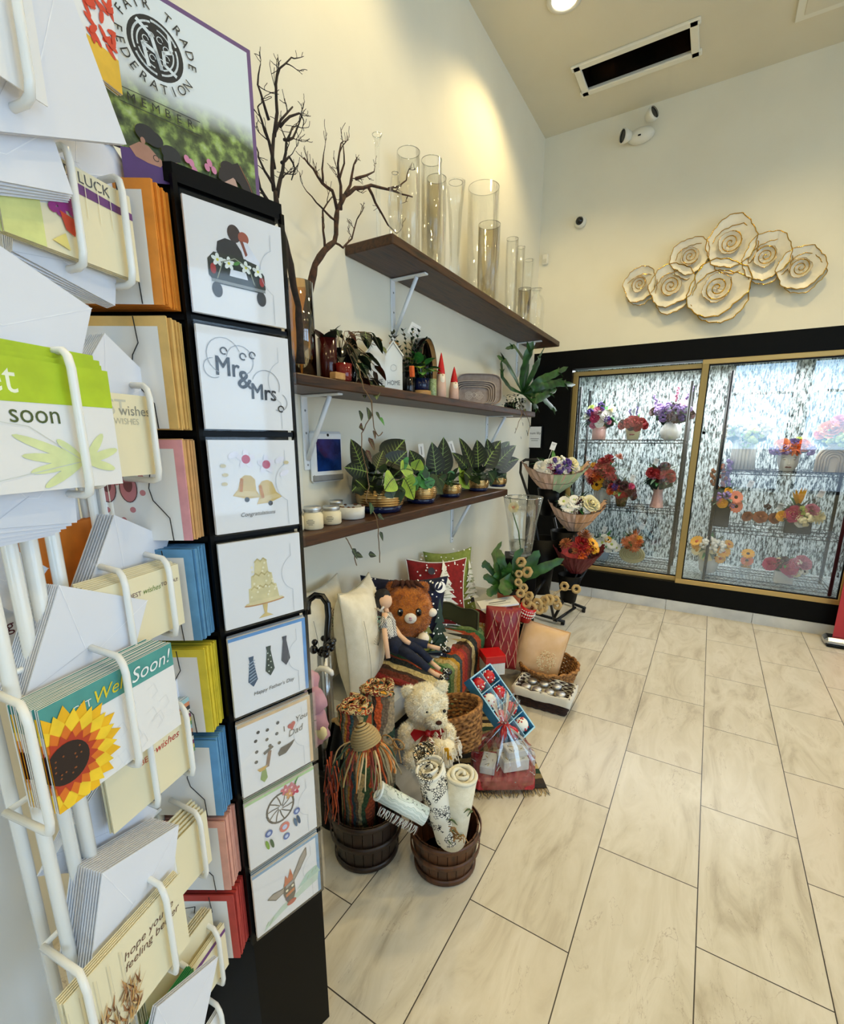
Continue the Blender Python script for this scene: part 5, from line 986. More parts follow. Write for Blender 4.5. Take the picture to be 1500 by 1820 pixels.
for i, (fn, lb, pos, ec) in enumerate(ARTS):
    m_ = base_card(); m_.y = -.0003
    if ec: m_.P([(0, .144), (.149, .144), (.149, .15), (0, .15)], ec); m_.P([(.142, 0), (.149, 0), (.149, .15), (.142, .15)], ec) if i != 6 else None
    k0 = len(m_.v); fn(m_)
    for q in m_.v[k0:]: q.x = .070+(q.x-.072)*1.2; q.z = .076+(q.z-.070)*1.2
    m_.y = -.0012; notch(m_, .128, .078, .0007, '#b9c0c8')
    o = thing(m_, 'greeting_card', 'square card with %s, %s' % (lb, pos), 'card', M=rf(i, .005, .012+.001*(i % 3)), group='square cards on the right face of the black tower')
    MB().box((.078, -.0022, .076), (.163, .0004, .157), 'sleeve').build('clear_sleeve', o)
    for k in range(2 if not ec else 5):
        b2 = base_card(c=(ec if (ec and k % 2) else 'paper'))
        c2 = thing(b2, 'greeting_card', 'edge of a spare card tucked behind the %s card of the right face' % ['wedding car', 'Mr and Mrs', 'wedding bells', 'cake', 'necktie', 'Dad', 'dream catcher', 'donkey'][i], 'card', M=rf(i, .005+.0012*k, .0095-.0024*k if k < 3 else .0095-.0024*k), group='spare cards behind the %s card' % ['car', 'Mr and Mrs', 'bells', 'cake', 'necktie', 'Dad', 'dream catcher', 'donkey'][i])
# thick stacks on the left face
def art_left(m, i):
    if i == 0: m.C(-.005, .05, .006, '#5a4a30', .012)
    elif i == 1: m.tube([(.0, -.001, .06), (.03, -.001, .1), (.035, -.001, .12)], .0016, '#3a2418', 5); m.C(.0, .125, .006, '#8a7a2a'); m.C(.045, .11, .004, '#3a2418'); m.L([(.05, .1), (.06, .085), (.075, .06)], .002, '#3a2418')
    elif i == 2:
        for a in range(14):
            t = a/14*2*PI; m.C(.045+.0028*16*math.sin(t)**3*.9, .072+.0028*(13*math.cos(t)-5*math.cos(2*t)-2*math.cos(3*t)), .0045, '#c9838a', n=12)
        for x in (.03, .062): m.C(x, .08, .013, '#b8747a', .021); m.C(x, .086, .007, '#6e3a3c', .012); m.L(arc(x, .08, .013, 0, 360, 20, .021), .0012, '#4a2a2c'); m.P([(x-.015, .098), (x+.015, .098), (x+.008, .089), (x-.008, .089)], '#a05a62'); m.C(x, .093, .0028, '#e8d8d4')
    elif i == 3:
        for x, z in ((.04, .045), (.055, .035), (.03, .03)): m.P([(x-.01, z-.006), (x+.006, z+.004), (x+.01, z+.012), (x-.004, z+.008)], '#b9b04a')
    elif i == 4: flower5(m, .05, .11, .018, '#8a1f2c', '#e8c0c0'); m.C(.052, .07, .012, '#c9a43a', .016); m.C(.05, .085, .005, '#e0b48a')
    elif i == 5: m.P([(.01, .12), (.05, .1), (.075, .112), (.062, .085), (.045, .07), (.0, .075)], '#1b1b20'); m.P([(.06, .09), (.085, .085), (.07, .075)], '#c98a8a'); m.P([(.0, .06), (.05, .07), (.04, .03), (.0, .02)], '#6f7786')
    elif i == 6: m.P([(.03, .1), (.05, .11), (.062, .08), (.078, .06), (.05, .05), (.03, .06)], '#1b1b20'); m.T('Birthday', .06, .03, .014, '#777777', -.2, shear=.2)
    else: m.L([(.05, .12), (.075, .125), (.07, .1)], .002, K); m.L([(.08, .09), (.086, .06), (.08, .035)], .0016, K)
COLL = ['#e08a2c', '#dcb36a', '#dd9aa0', '#5d93bd', '#ddc93a', '#5f97c4', '#e0a594', '#b8403a']
SUBJ = ['orange', 'tan', 'pink with baby shoes', 'blue', 'yellow', 'blue with a black bird', 'peach with a black figure', 'red']
for i in range(8):
    nck = (12, 10, 8, 8, 11, 9, 7, 6)[i]; th = .045/nck
    back = MB().box((.0745, th*.35, .0755), (.149, th*.72, .151), COLL[i]); W_L = -.158
    prot = None
    for k in range(nck):
        off = .004+th*k; s_ = W_L+rnd(-.002, .002); z = ZR[i+1]+.006; M_ = frame(P0, UL, off, s_, z, rnd(-.012, .012))
        if k == nck-1:
            m_ = MB().box((.0745, .0012, .0755), (.149, .0024, .151), COLL[i]); m_.y = -.0002; m_.P([(0, 0), (.136, 0), (.136, .138), (0, .138)], 'paper'); art_left(m_, i)
            m_.tube([(.105, -.003, .15), (.107, -.003, .125)]+[(x, -.003, z_) for x, z_ in [(.108, .116), (.098, .1), (.094, .08), (.098, .062), (.112, .045), (.12, .035)]]+[(.122, -.003, 0)], .0008, K, 5)
            thing(m_, 'greeting_card', 'front white card of the thick %s edged stack on the tower' % SUBJ[i].split(' with')[0] if i not in (2, 3, 5, 6) else 'front card of the %s, left face of the black tower' % SUBJ[i], 'card', M=M_)
        elif prot is None:
            prot = thing(MB().box((.0745, th*.35, .0755), (.149, th*.72, .151), COLL[i] if not (i == 2 and k < 2) else '#d8a870'), 'greeting_card', 'one of the equal cards in the %s edged stack, %s from the top' % (SUBJ[i].split(' ')[0], ['first', 'second', 'third', 'fourth', 'fifth', 'sixth', 'seventh', 'lowest'][i]), 'card', M=M_, group='%s edged card stack, row %s of the left face' % (SUBJ[i].split(' ')[0], ['one', 'two', 'three', 'four', 'five', 'six', 'seven', 'eight'][i]))
        else:
            c = prot.copy(); S.collection.objects.link(c); c.matrix_world = M_
# poster board on the tower
PS = V((P0.x, P0.y, 0)); OFFP = -.012
def ps(px, py): return onsheet(px, py, PS, UR, OFFP)
sL, sR, zB, zT = -.30, ps(452, 250)[0]+.003, 1.766, 1.962
m, nt, b = newmat('poster_photo'); tc = N(nt, 'TexCoord'); sp = N(nt, 'SeparateXYZ', i={0: tc.outputs['Object']}); nz = N(nt, 'TexNoise', i={'Vector': tc.outputs['Object'], 'Scale': 55., 'Detail': 6.}); n2 = N(nt, 'TexNoise', i={'Vector': tc.outputs['Object'], 'Scale': 14., 'Detail': 2.})
fol = ramp(nt, nz.outputs[0], [(.3, '#1c2114'), (.48, '#4e5c30'), (.6, '#8fa552'), (.75, '#b9c69a')]); fade = ramp(nt, MA(nt, 'ADD', sp.outputs[2], MA(nt, 'MULTIPLY', n2.outputs[0], .03)), [(.078, '#000000'), (.108, '#ffffff')])
nt.links.new(N(nt, 'Mix', data_type='RGBA', i={0: fade, 6: fol, 7: lin('#dadfe0')}).outputs[2], b.inputs['Base Color']); b.inputs['Roughness'].default_value = .4
W_P = sR-sL; HP = zT-zB; mb = MB(); mb.box((W_P/2, .003, HP/2), (W_P, .006, HP), '#6a4a78'); mb.y = -.0003
mb.P([(0, 0), (W_P-.006, 0), (W_P-.006, HP-.006), (0, HP-.006)], 'poster_photo')
def q_(px, py): s_, z_ = ps(px, py); return (s_-sL, z_-zB)
cx_, cz_ = q_(277, 88); rr_ = abs(q_(338, 100)[0]-cx_)
# round emblem made of curved hand-like strokes
mb.C(cx_, cz_, rr_*.76, '#17181a', n=40)
for i, (a0, a1, k_, w_) in enumerate([(100, 200, .62, .0022), (110, 190, .5, .0018), (-80, 20, .6, .0022), (-70, 10, .48, .0018), (30, 95, .66, .0026), (210, 265, .64, .0026), (20, 80, .5, .0016), (200, 260, .5, .0016)]): mb.L(arc(cx_, cz_, rr_*k_, a0, a1), w_, '#d9dedf')
mb.L([(cx_-rr_*.45, cz_+rr_*.5), (cx_-.1*rr_, cz_+rr_*.28), (cx_+rr_*.1, cz_-.02), (cx_+rr_*.0, cz_-rr_*.1), (cx_-rr_*.35, cz_+.0), (cx_-rr_*.25, cz_-rr_*.5)], .0045, '#d9dedf'); mb.L([(cx_+rr_*.5, cz_-rr_*.45), (cx_+rr_*.2, cz_-rr_*.3), (cx_+rr_*.2, cz_+.0), (cx_+rr_*.42, cz_+rr_*.1), (cx_+rr_*.4, cz_+rr_*.5)], .004, '#d9dedf')
for a in range(0, 360, 45): mb.L(arc(cx_+rr_*.3*math.cos(math.radians(a+20)), cz_+rr_*.3*math.sin(math.radians(a+20)), rr_*.08, 0, 300, 8), .0009, '#d9dedf')
def ringtext(t, a0, a1, sz):
    for i, ch in enumerate(t):
        a = math.radians(a0+(a1-a0)*i/(len(t)-1)); rot = a-PI/2 if a0 > a1 else a+PI/2
        if ch != ' ': mb.T(ch, cx_+rr_*math.cos(a), cz_+rr_*math.sin(a), sz, '#17181a', rot)
ringtext('FAIR TRADE', 150, 0, rr_*.34); ringtext('FEDERATION', 178, 325, rr_*.34)
l1a, l1b = q_(208, 152), q_(354, 222); mb.L([l1a, (l1b[0], l1a[1])], .0009, '#17181a'); l2 = q_(208, 178); mb.L([(l1a[0], l2[1]), (l1b[0], l2[1])], .0009, '#17181a')
ts = (l1b[0]-l1a[0])/9.6
for i, ch in enumerate('MEMBER'): mb.T(ch, l1a[0]+(l1b[0]-l1a[0])*(.14+.144*i), (l1a[1]+l2[1])/2, (l1a[1]-l2[1])*.85, '#17181a')
def pp(*a): return [q_(x, y) for x, y in a]
mb.P(pp((212, 262), (255, 268), (300, 300), (300, 330), (220, 322)), '#4a2a6a'); mb.P(pp((300, 300), (330, 312), (348, 330), (290, 325)), '#3c2360'); mb.P(pp((415, 350), (440, 345), (452, 362), (410, 358)), '#4a2a7a')
mb.C(*q_(176, 222), .017, K, .022); mb.C(*q_(200, 240), .010, K, .014)
mb.P(pp((228, 262), (246, 254), (262, 262), (276, 278), (290, 292), (284, 300), (262, 292), (240, 280)), '#a87a66'); mb.C(*q_(258, 240), .0135, K, .0105); mb.C(*q_(272, 250), .0115, K, .009); mb.C(*q_(252, 252), .003, '#a87a66', .004); mb.L(arc(*q_(276, 284), .0035, 0, 330, 10), .0008, K)
mb.P(pp((290, 296), (312, 290), (318, 300), (314, 312), (300, 314)), '#b08672'); mb.C(*q_(302, 276), .0125, K, .0095); mb.P(pp((288, 280), (318, 280), (319, 292), (304, 290), (290, 300)), K)
mb.P(pp((396, 322), (414, 316), (422, 340), (410, 350), (400, 344)), '#c09a88'); mb.C(*q_(404, 303), .0125, '#1f1412', .010); mb.P(pp((388, 300), (420, 292), (438, 322), (452, 356), (440, 356), (424, 330), (412, 318), (396, 326), (386, 318)), '#1f1412'); mb.L(pp((424, 298), (440, 330), (450, 356)), .0012, '#8a5a34')
for px, py in ((330, 285), (344, 305), (370, 292), (378, 305), (384, 330), (366, 300), (338, 292)): mb.C(*q_(px, py), .0038, '#cf7fa0', .005, 12, .3)
for a_, b_ in (((345, 310), (352, 330)), ((372, 305), (366, 335)), ((384, 335), (378, 345))): mb.L(pp(a_, b_), .0012, '#4d7a2c')
thing(mb, 'poster_board', 'purple-edged member sign with a round black hands emblem on top of the black tower', 'sign', M=frame(PS, UR, OFFP, sL, zB))
# ---------------------------------------------------------------- white wire card spinner in the foreground
PN = V((.875, -4.0426, 0)); UN = V((-.261, .965, 0)).normalized(); NN = V((UN.y, -UN.x, 0)); OQ = -.055
sp_c = PN-NN*.22+UN*.10
rack = root('wire_card_spinner', 'white wire card spinner in the left foreground with pockets of cards and envelopes', 'card rack', (sp_c.x, sp_c.y, 0))
def rl(v): return V(v)-V((sp_c.x, sp_c.y, 0))
def sheetpt(s_, z, off): return PN+UN*s_+NN*off+V((0, 0, z))
MB().tube([rl(sheetpt(onsheet(130, 1000, PN, UN, -.2)[0], 0, -.2)), rl(sheetpt(onsheet(130, 1000, PN, UN, -.2)[0], 2.1, -.2))], .018, 'white_metal', 16).build('centre_pole', rack)
MB().lathe([(.24, 0), (.24, .02), (.05, .03), (.02, .06)], 'white_metal', 32, rl(sheetpt(onsheet(130, 1000, PN, UN, -.2)[0], 0, -.2))).build('round_base', rack)
for px, off, r_ in ((12, -.07, .0075), (48, -.07, .0085), (92, -.12, .008), (160, -.19, .006), (174, -.17, .006), (196, -.16, .006), (210, -.15, .006), (-40, -.05, .007), (-90, -.12, .007)):
    s_ = onsheet(px, 950, PN, UN, off)[0]; MB().tube([rl(sheetpt(s_, .12, off)), rl(sheetpt(s_, 2.05, off))], r_, 'white_wire', 10).build('upright_tube', rack)
for z in (.15, 2.0):
    c_ = sheetpt(onsheet(130, 1000, PN, UN, -.2)[0], z, -.2); MB().tube([rl(c_+V((.15*math.cos(a*PI/12), .15*math.sin(a*PI/12), 0))) for a in range(24)], .004, 'white_wire', 8, closed=True).build('ring', rack)
def pocket(off, zt, zb, ss, back=-.06, r_=.0043):
    """two bent rods that come over the cards, run down the front and hook under them"""
    zb += .08*(zt-zb); o = root('pocket', None, None, (0, 0, 0)); o.parent = rack
    for k in ('label', 'category'):
        if k in o: del o[k]
    for s_ in ss:
        P_ = [sheetpt(s_+.012, zt+.018, off+back), sheetpt(s_+.004, zt+.014, off-.002), sheetpt(s_, zt+.008, off+.008), sheetpt(s_, zt-.004, off+.0105), sheetpt(s_, zb+.006, off+.0105), sheetpt(s_, zb-.006, off+.008), sheetpt(s_+.002, zb-.009, off-.002), sheetpt(s_+.008, zb-.008, off+back)]
        MB().tube([rl(p) for p in P_], r_, 'white_wire', 10).build('wire_rod', o)
    for z_ in (zb-.008, zt+.018): MB().tube([rl(sheetpt(ss[0]-.01, z_, off+back)), rl(sheetpt(ss[-1]+.012, z_, off+back))], r_*.8, 'white_wire', 8).build('back_rail', o)
def cards(off, s0, z0, w_, h, n, art, lb, nm, c='paper', edge=None, sp_=.0032, rot=0., jit=.0015, step=(0, 0)):
    w_ *= .92; h *= .92; s0 += w_*.08/.92; z0 += h*.08/.92; sp_ *= .95
    m_ = MB().box((w_/2, .0007, h/2), (w_, .0014, h), c); m_.y = -.0003; m_.clip = (w_, h)
    if art: art(m_, w_, h)
    thing(m_, 'greeting_card', lb, 'card', M=frame(PN, UN, off, s0, z0, rot))
    pr = None
    for k in range(1, n):
        M_ = frame(PN, UN, off-sp_*k, s0+rnd(-jit, jit)+step[0]*k, z0+step[1]*k, rot+rnd(-.004, .004))
        if pr is None:
            b_ = MB().box((w_/2, .0008, h/2), (w_, .0016, h), c if edge is None else edge); b_.y = -.0003; b_.clip = (w_, h)
            if art: art(b_, w_, h)
            pr = thing(b_, 'greeting_card', 'equal card standing behind the '+nm, 'card', M=M_, group='cards behind the '+nm)
        else: q = pr.copy(); S.collection.objects.link(q); q.matrix_world = M_
def envs(off, tr, tl, n, lb, w_=0, h=.135, sp_=.0036, step=(0, 0), c='env_white', flap=1, fan=0.):
    h *= .92; a, b_ = onsheet(*tr, PN, UN, off), onsheet(*tl, PN, UN, off); w_ = w_*.92 or math.hypot(a[0]-b_[0], a[1]-b_[1]); rot = math.atan2(a[1]-b_[1], a[0]-b_[0])
    def pos(k): r_ = rot+fan*k; return (a[0]+step[0]*k-w_*math.cos(r_)+h*math.sin(r_), a[1]+step[1]*k-w_*math.sin(r_)-h*math.cos(r_), r_)
    m_ = MB().box((w_/2, .0008, h/2), (w_, .0016, h), c); m_.y = -.0003
    if flap: m_.L([(w_, h), (w_*.56, h*.42), (w_*.44, h*.42), (0, h)], .0009, '#f4f5fa'); m_.L([(0, 0), (w_*.46, h*.45)], .0006, '#cdd0da')
    pr = None
    for k in range(n):
        s_, z_, r_ = pos(k); M_ = frame(PN, UN, off-sp_*k, s_, z_, r_)
        if pr is None: pr = thing(m_, 'envelope', lb, 'envelope', M=M_, group='white envelopes: '+lb[:60])
        else: q = pr.copy(); S.collection.objects.link(q); q.matrix_world = M_
def a_green(m, w_, h):
    m.P([(0, h*.68), (w_, h*.68), (w_, h), (0, h)], '#b3cc22'); m.T('get', w_*.30, h*.84, .04, '#f2f6e0', sx=.9); m.T('well soon', w_*.36, h*.59, .026, '#4d5a2a', sx=.95)
    for (x, z, L_, a) in ((.74, .22, .42, 2.75), (.74, .22, .36, 3.02), (.74, .22, .33, 3.3), (.74, .22, .30, 3.65), (.74, .22, .2, 2.4), (.76, .22, .22, .9), (.76, .22, .24, .3), (.76, .22, .2, -.3)): m.C(w_*(x)+w_*L_/2*math.cos(a), h*z+w_*L_/2*math.sin(a), w_*L_/2, '#dbe3a8', w_*.028, 14, a)
    m.L([(w_*.74, h*.22), (w_*.45, h*.5), (w_*.2, h*.55), (w_*.15, h*.35), (w_*.25, h*.1), (w_*.74, h*.22)], .0008, '#cfd3cf')
def sunf(m, x, z, R0):
    for k, (c, q) in enumerate((('#f2b90f', 1.), ('#f7cf2a', .9), ('#e0741a', .66), ('#b83a1a', .52))):
        for i in range(17): a = i*2*PI/17+k*.18; m.P([(x+R0*.25*math.cos(a-.2), z+R0*.25*math.sin(a-.2)), (x+R0*q*.75*math.cos(a-.19), z+R0*q*.75*math.sin(a-.19)), (x+R0*q*math.cos(a), z+R0*q*math.sin(a)), (x+R0*q*.75*math.cos(a+.19), z+R0*q*.75*math.sin(a+.19)), (x+R0*.25*math.cos(a+.2), z+R0*.25*math.sin(a+.2))], c, .0001)
    m.C(x, z, R0*.36, '#24120a', n=26)
    for i in range(14): m.C(x+rnd(-1, 1)*R0*.22, z+rnd(-1, 1)*R0*.22, R0*.018, '#8a4a1c', n=6)
def a_sun(m, w_, h):
    m.P([(0, h*.74), (w_, h*.74), (w_, h), (0, h)], '#4f9a94')
    for i in range(12): x, z = rnd(.35, .95)*w_, rnd(.1, .68)*h; m.L([(x, z), (x+.012, z+.004), (x+.016, z-.009), (x+.006, z-.014)], .0004, '#d9dbe0')
    m.T('GET', w_*.25, h*.83, .0125, '#e8eef0'); m.T('Well', w_*.455, h*.85, .0225, '#e6cf2a', .05, shear=.35); m.T('Soon!', w_*.80, h*.86, .026, '#f1f5f5', .05, shear=.35); sunf(m, w_*.10, h*.42, .066)
    for (x, z) in ((0, h*.25), (0, h*.5)): pass
def a_hope(m, w_, h):
    m.T("hope you're", w_*.66, h*.76, .0165, '#6b4a3a', shear=.25); m.T('feeling better', w_*.68, h*.63, .0165, '#6b4a3a', shear=.25)
    for i in range(150): x, z = w_*rnd(.0, .5), h*rnd(-.0, .42)*(1); L_ = rnd(.01, .03); a = rnd(.6, 2.2); m.P([(x, max(z, 0)), (x+.003, max(z, 0)), (min(w_, x+L_*math.cos(a)), z+L_*math.sin(a))], ['#8a5a34', '#c79a5c', '#6b4526', '#d9b983', '#a8744a'][i % 5], .00006)
    for i in range(5): m.L([(w_*.1*i, h*.2), (w_*.1*i, h*.9)], .0006, '#d2cab0')
def a_luck(m, w_, h):
    m.T('GOOD LUCK', w_*.52, h*.9, .016, '#555555'); m.P([(w_*.45, h*.72), (w_, h*.72), (w_, h*.8), (w_*.45, h*.84)], '#6d3f78')
    m.P([(0, 0), (w_*.26, 0), (w_*.26, h), (0, h)], '#d8dc8e'); 
    for x, z, c in ((.36, .8, '#c0452a'), (.42, .5, '#9a2f80')):
        for i in range(16): m.C(w_*x+rnd(-.014, .014), h*z+rnd(-.009, .009), .005, c, n=8)
    m.P([(w_*.38, h*.44), (w_*.50, h*.40), (w_*.47, h*.22), (w_*.41, h*.26)], '#d24a2a'); m.P([(w_*.3, h*.1), (w_*.42, h*.05), (w_*.4, h*.22)], '#e3d27a')
    for i in range(4): m.L([(w_*(.5+.1*i), h*.95), (w_*(.5+.1*i), h*.5)], .0008, '#efeacb')
def a_bw(m, w_, h): m.T('BEST', w_*.52, h*.83, .028, '#c9c6b4'); m.T('wishes', w_*.82, h*.8, .018, '#8f8d80'); m.T('BEST WISHES', w_*.62, h*.67, .011, '#bdb9a4')
def a_bwty(m, w_, h):
    m.T('BEST', w_*.44, h*.74, .0095, '#6b4a52'); m.T('wishes', w_*.64, h*.75, .0115, '#6f8a3a', shear=.35); m.T('TO YOU!', w_*.86, h*.76, .0078, '#6b4a52')
    for i in range(3): m.C(w_*(.42+.035*i), h*.52, .003, '#6a2430', .008, 10, -.3)
def a_wish(m, w_, h): m.T('BEST', w_*.45, h*.7, .013, '#c0452a'); m.T('wishes', w_*.7, h*.74, .017, '#b8322a', shear=.35)
def a_fl(m, w_, h): m.P([(w_*.7, 0), (w_, 0), (w_, h*.35), (w_*.7, h*.35)], '#e8b93a'); [m.C(w_*.85+rnd(-.02, .02), h*.65+rnd(-.03, .03), .008, '#d8442c', .003, 8, rnd(0, 3)) for i in range(30)]
def a_stripe(m, w_, h):
    for i in range(14): m.P([(0, h*i/14), (w_, h*i/14), (w_, h*(i+1)/14), (0, h*(i+1)/14)], ['#6f9a5a', '#e3c25a', '#8a3a5a', '#f0e6cf', '#3a3a3a', '#d2855a', '#9cc3c8'][i % 7], .00003)
def a_band(m, w_, h): m.P([(0, h*.8), (w_, h*.8), (w_, h*.88), (0, h*.88)], '#6d3f78')
def st(px, py, off): return onsheet(px, py, PN, UN, off)
# near column
s1, z1 = st(190, 660, 0); cards(0, s1-.185, z1-.137, .185, .137, 4, a_green, 'green and white get well soon card with a butterfly, in the near wire pocket', 'green get well soon card', sp_=.006, jit=.003, step=(-.0005, .006))
pocket(0, z1, z1-.137, (st(143, 760, .01)[0], st(-40, 760, .01)[0]))
envs(-.030, (163, 548), (5, 440), 7, 'white envelopes fanned out above the green get well soon card', step=(.0, .001), w_=.19)
envs(-.028, (128, 820), (-40, 812), 5, 'white envelopes poking out below the green get well soon card', h=.075, step=(-.006, -.003), fan=.03)
s1, z1 = st(303, 1142, 0); cards(0, s1-.188, z1-.137, .188, .137, 13, a_sun, 'sunflower get well soon card in front of its stack, with a teal banner', 'sunflower get well soon card', sp_=.0036, jit=.0008)
pocket(0, z1, z1-.137, (st(233, 1260, .01)[0], st(70, 1380, .01)[0]), back=-.07)
envs(-.052, (262, 1067), (105, 1040), 13, 'big white envelopes standing behind the sunflower cards', sp_=.0034)
s1, z1 = st(320, 1552, 0); cards(0, s1-.185, z1-.14, .185, .14, 5, a_hope, "cream hope you're feeling better card in the lowest near wire pocket", "hope you're feeling better card", c='cream_paper', sp_=.0034)
pocket(0, z1, z1-.14, (st(298, 1620, .01)[0], st(160, 1790, .01)[0]), back=-.07)
envs(-.022, (318, 1466), (182, 1552), 13, "white envelopes with bluish edges behind the hope you're feeling better card", sp_=.0042)
s1, z1 = st(60, 195, 0); cards(-.0, s1-.17, z1, .185, .135, 1, None, 'plain white card in the topmost near wire pocket, cut by the photo edge', 'plain white top card')
pocket(0, z1+.135, z1, (st(45, 100, .01)[0], st(-60, 100, .01)[0]))
envs(-.02, (108, -60), (-30, -120), 3, 'white envelope rising at the top left beside the wire rod', h=.15, w_=.19)
envs(-.035, (90, 230), (-40, 190), 9, 'grey shaded envelopes hanging out below the topmost near pocket', h=.06, w_=.15, sp_=.004, step=(.001, -.001), fan=.012)
# far column, further back along the same side
s1, z1 = st(196, -10, OQ); cards(OQ, s1-.15, z1-.11, .15, .11, 3, a_fl, 'card with a red flower on yellow at the top edge of the photo', 'red flower card')
envs(OQ-.015, (170, 150), (120, 60), 6, 'envelopes below the red flower card', h=.08, w_=.1)
s1, z1 = st(230, 350, OQ); cards(OQ, s1-.175, z1-.108, .175, .108, 4, a_luck, 'pale good luck card with red and purple flower pots', 'good luck card', c='cream_paper')
pocket(OQ, z1, z1-.108, (st(214, 410, OQ)[0], st(128, 400, OQ)[0])); envs(OQ-.03, (240, 318), (135, 160), 5, 'white envelopes rising behind the good luck card'); envs(OQ-.02, (207, 480), (150, 445), 6, 'white envelopes hanging below the good luck card', h=.05, w_=.13, fan=.02)
s1, z1 = st(263, 705, OQ); cards(OQ, s1-.15, z1-.115, .15, .115, 4, a_bw, 'cream best wishes card right behind the green card', 'cream best wishes card', c='cream_paper')
pocket(OQ, z1, z1-.115, (st(263, 770, OQ)[0], st(160, 770, OQ)[0])); envs(OQ-.025, (276, 680), (186, 592), 8, 'white envelopes behind the cream best wishes card')
s1, z1 = st(316, 1002, OQ); cards(OQ, s1-.155, z1-.105, .155, .105, 7, a_bwty, 'cream card reading best wishes to you, above the sunflower pocket', 'best wishes to you card', c='cream_paper', sp_=.0045, step=(0, .0012))
pocket(OQ, z1, z1-.105, (st(296, 1060, OQ)[0], st(215, 1060, OQ)[0])); envs(OQ-.04, (301, 957), (203, 915), 7, 'white envelopes leaning behind the best wishes to you card', sp_=.005)
envs(OQ-.12, (196, 912), (128, 930), 4, 'bright orange envelopes seen between the white uprights', c='#e8801e', flap=0, w_=.16, h=.13, sp_=.004)
s1, z1 = st(333, 1262, OQ); cards(OQ, s1-.16, z1-.11, .16, .11, 3, a_wish, 'cream card with red best wishes lettering behind the sunflower card', 'red lettered best wishes card', c='cream_paper')
cards(OQ-.015, s1-.14, z1-.10, .16, .11, 8, a_stripe, 'multicoloured striped card behind the red lettered best wishes card', 'striped card')
pocket(OQ, z1, z1-.11, (st(328, 1320, OQ)[0], st(265, 1380, OQ)[0])); envs(OQ-.03, (335, 1212), (250, 1190), 4, 'white envelopes behind the red lettered best wishes card'); envs(OQ-.03, (280, 1440), (190, 1400), 8, 'white envelopes fanned below the red lettered best wishes card', h=.09, w_=.15, fan=.03)
s1, z1 = st(366, 1440, OQ); cards(OQ, s1-.16, z1-.115, .16, .115, 6, None, 'plain cream card beside the big envelope stack, right of the wire rod', 'plain cream card', c='cream_paper', sp_=.006, step=(0, .003))
pocket(OQ, z1, z1-.115, (st(352, 1500, OQ)[0], st(290, 1480, OQ)[0]))
s1, z1 = st(398, 1640, OQ); cards(OQ, s1-.16, z1-.11, .16, .11, 3, a_band, 'pale card with a purple band near the bottom of the spinner', 'purple banded card', c='cream_paper')
cards(OQ-.015, s1-.17, z1-.07, .16, .11, 5, None, 'cream card rising behind the purple banded card', 'cream card near the spinner foot', c='cream_paper', sp_=.005)
pocket(OQ, z1, z1-.11, (st(384, 1700, OQ)[0], st(330, 1730, OQ)[0]))
envs(-.01, (388, 1700), (280, 1790), 3, 'white envelope rising at the very bottom of the photo'); cards(-.04, st(330, 1760, -.04)[0]-.12, st(330, 1760, -.04)[1]-.09, .14, .11, 5, None, 'green card half hidden at the bottom of the spinner', 'green card', c='#2f8a4a')
s1, z1 = st(392, 1790, OQ); cards(OQ, s1-.16, z1-.11, .16, .11, 3, None, 'white card in the last far pocket at the bottom edge of the photo', 'last far pocket card'); pocket(OQ, z1, z1-.11, (st(385, 1800, OQ)[0], st(330, 1800, OQ)[0]))
s1, z1 = st(50, 1060, -.17); cards(-.17, s1-.16, z1-.12, .16, .12, 6, lambda m, w_, h: m.T('yg', w_*.78, h*.72, .022, '#5a2430'), 'card with dark red letters at the left photo edge behind the uprights', 'dark red lettered card', sp_=.004)
envs(-.13, (86, 1010), (-20, 950), 9, 'grey shaded envelopes behind the white uprights at the left edge', h=.07, sp_=.004)
MB(frame(PN, UN, -.24, -.30, .04) if 0 else Matrix.Translation(-V((sp_c.x, sp_c.y, 0))) @ frame(PN, UN, -.25, -.34, .04)).box((.19, 0, .47), (.38, .006, .94), 'white_metal').build('back_panel', rack)
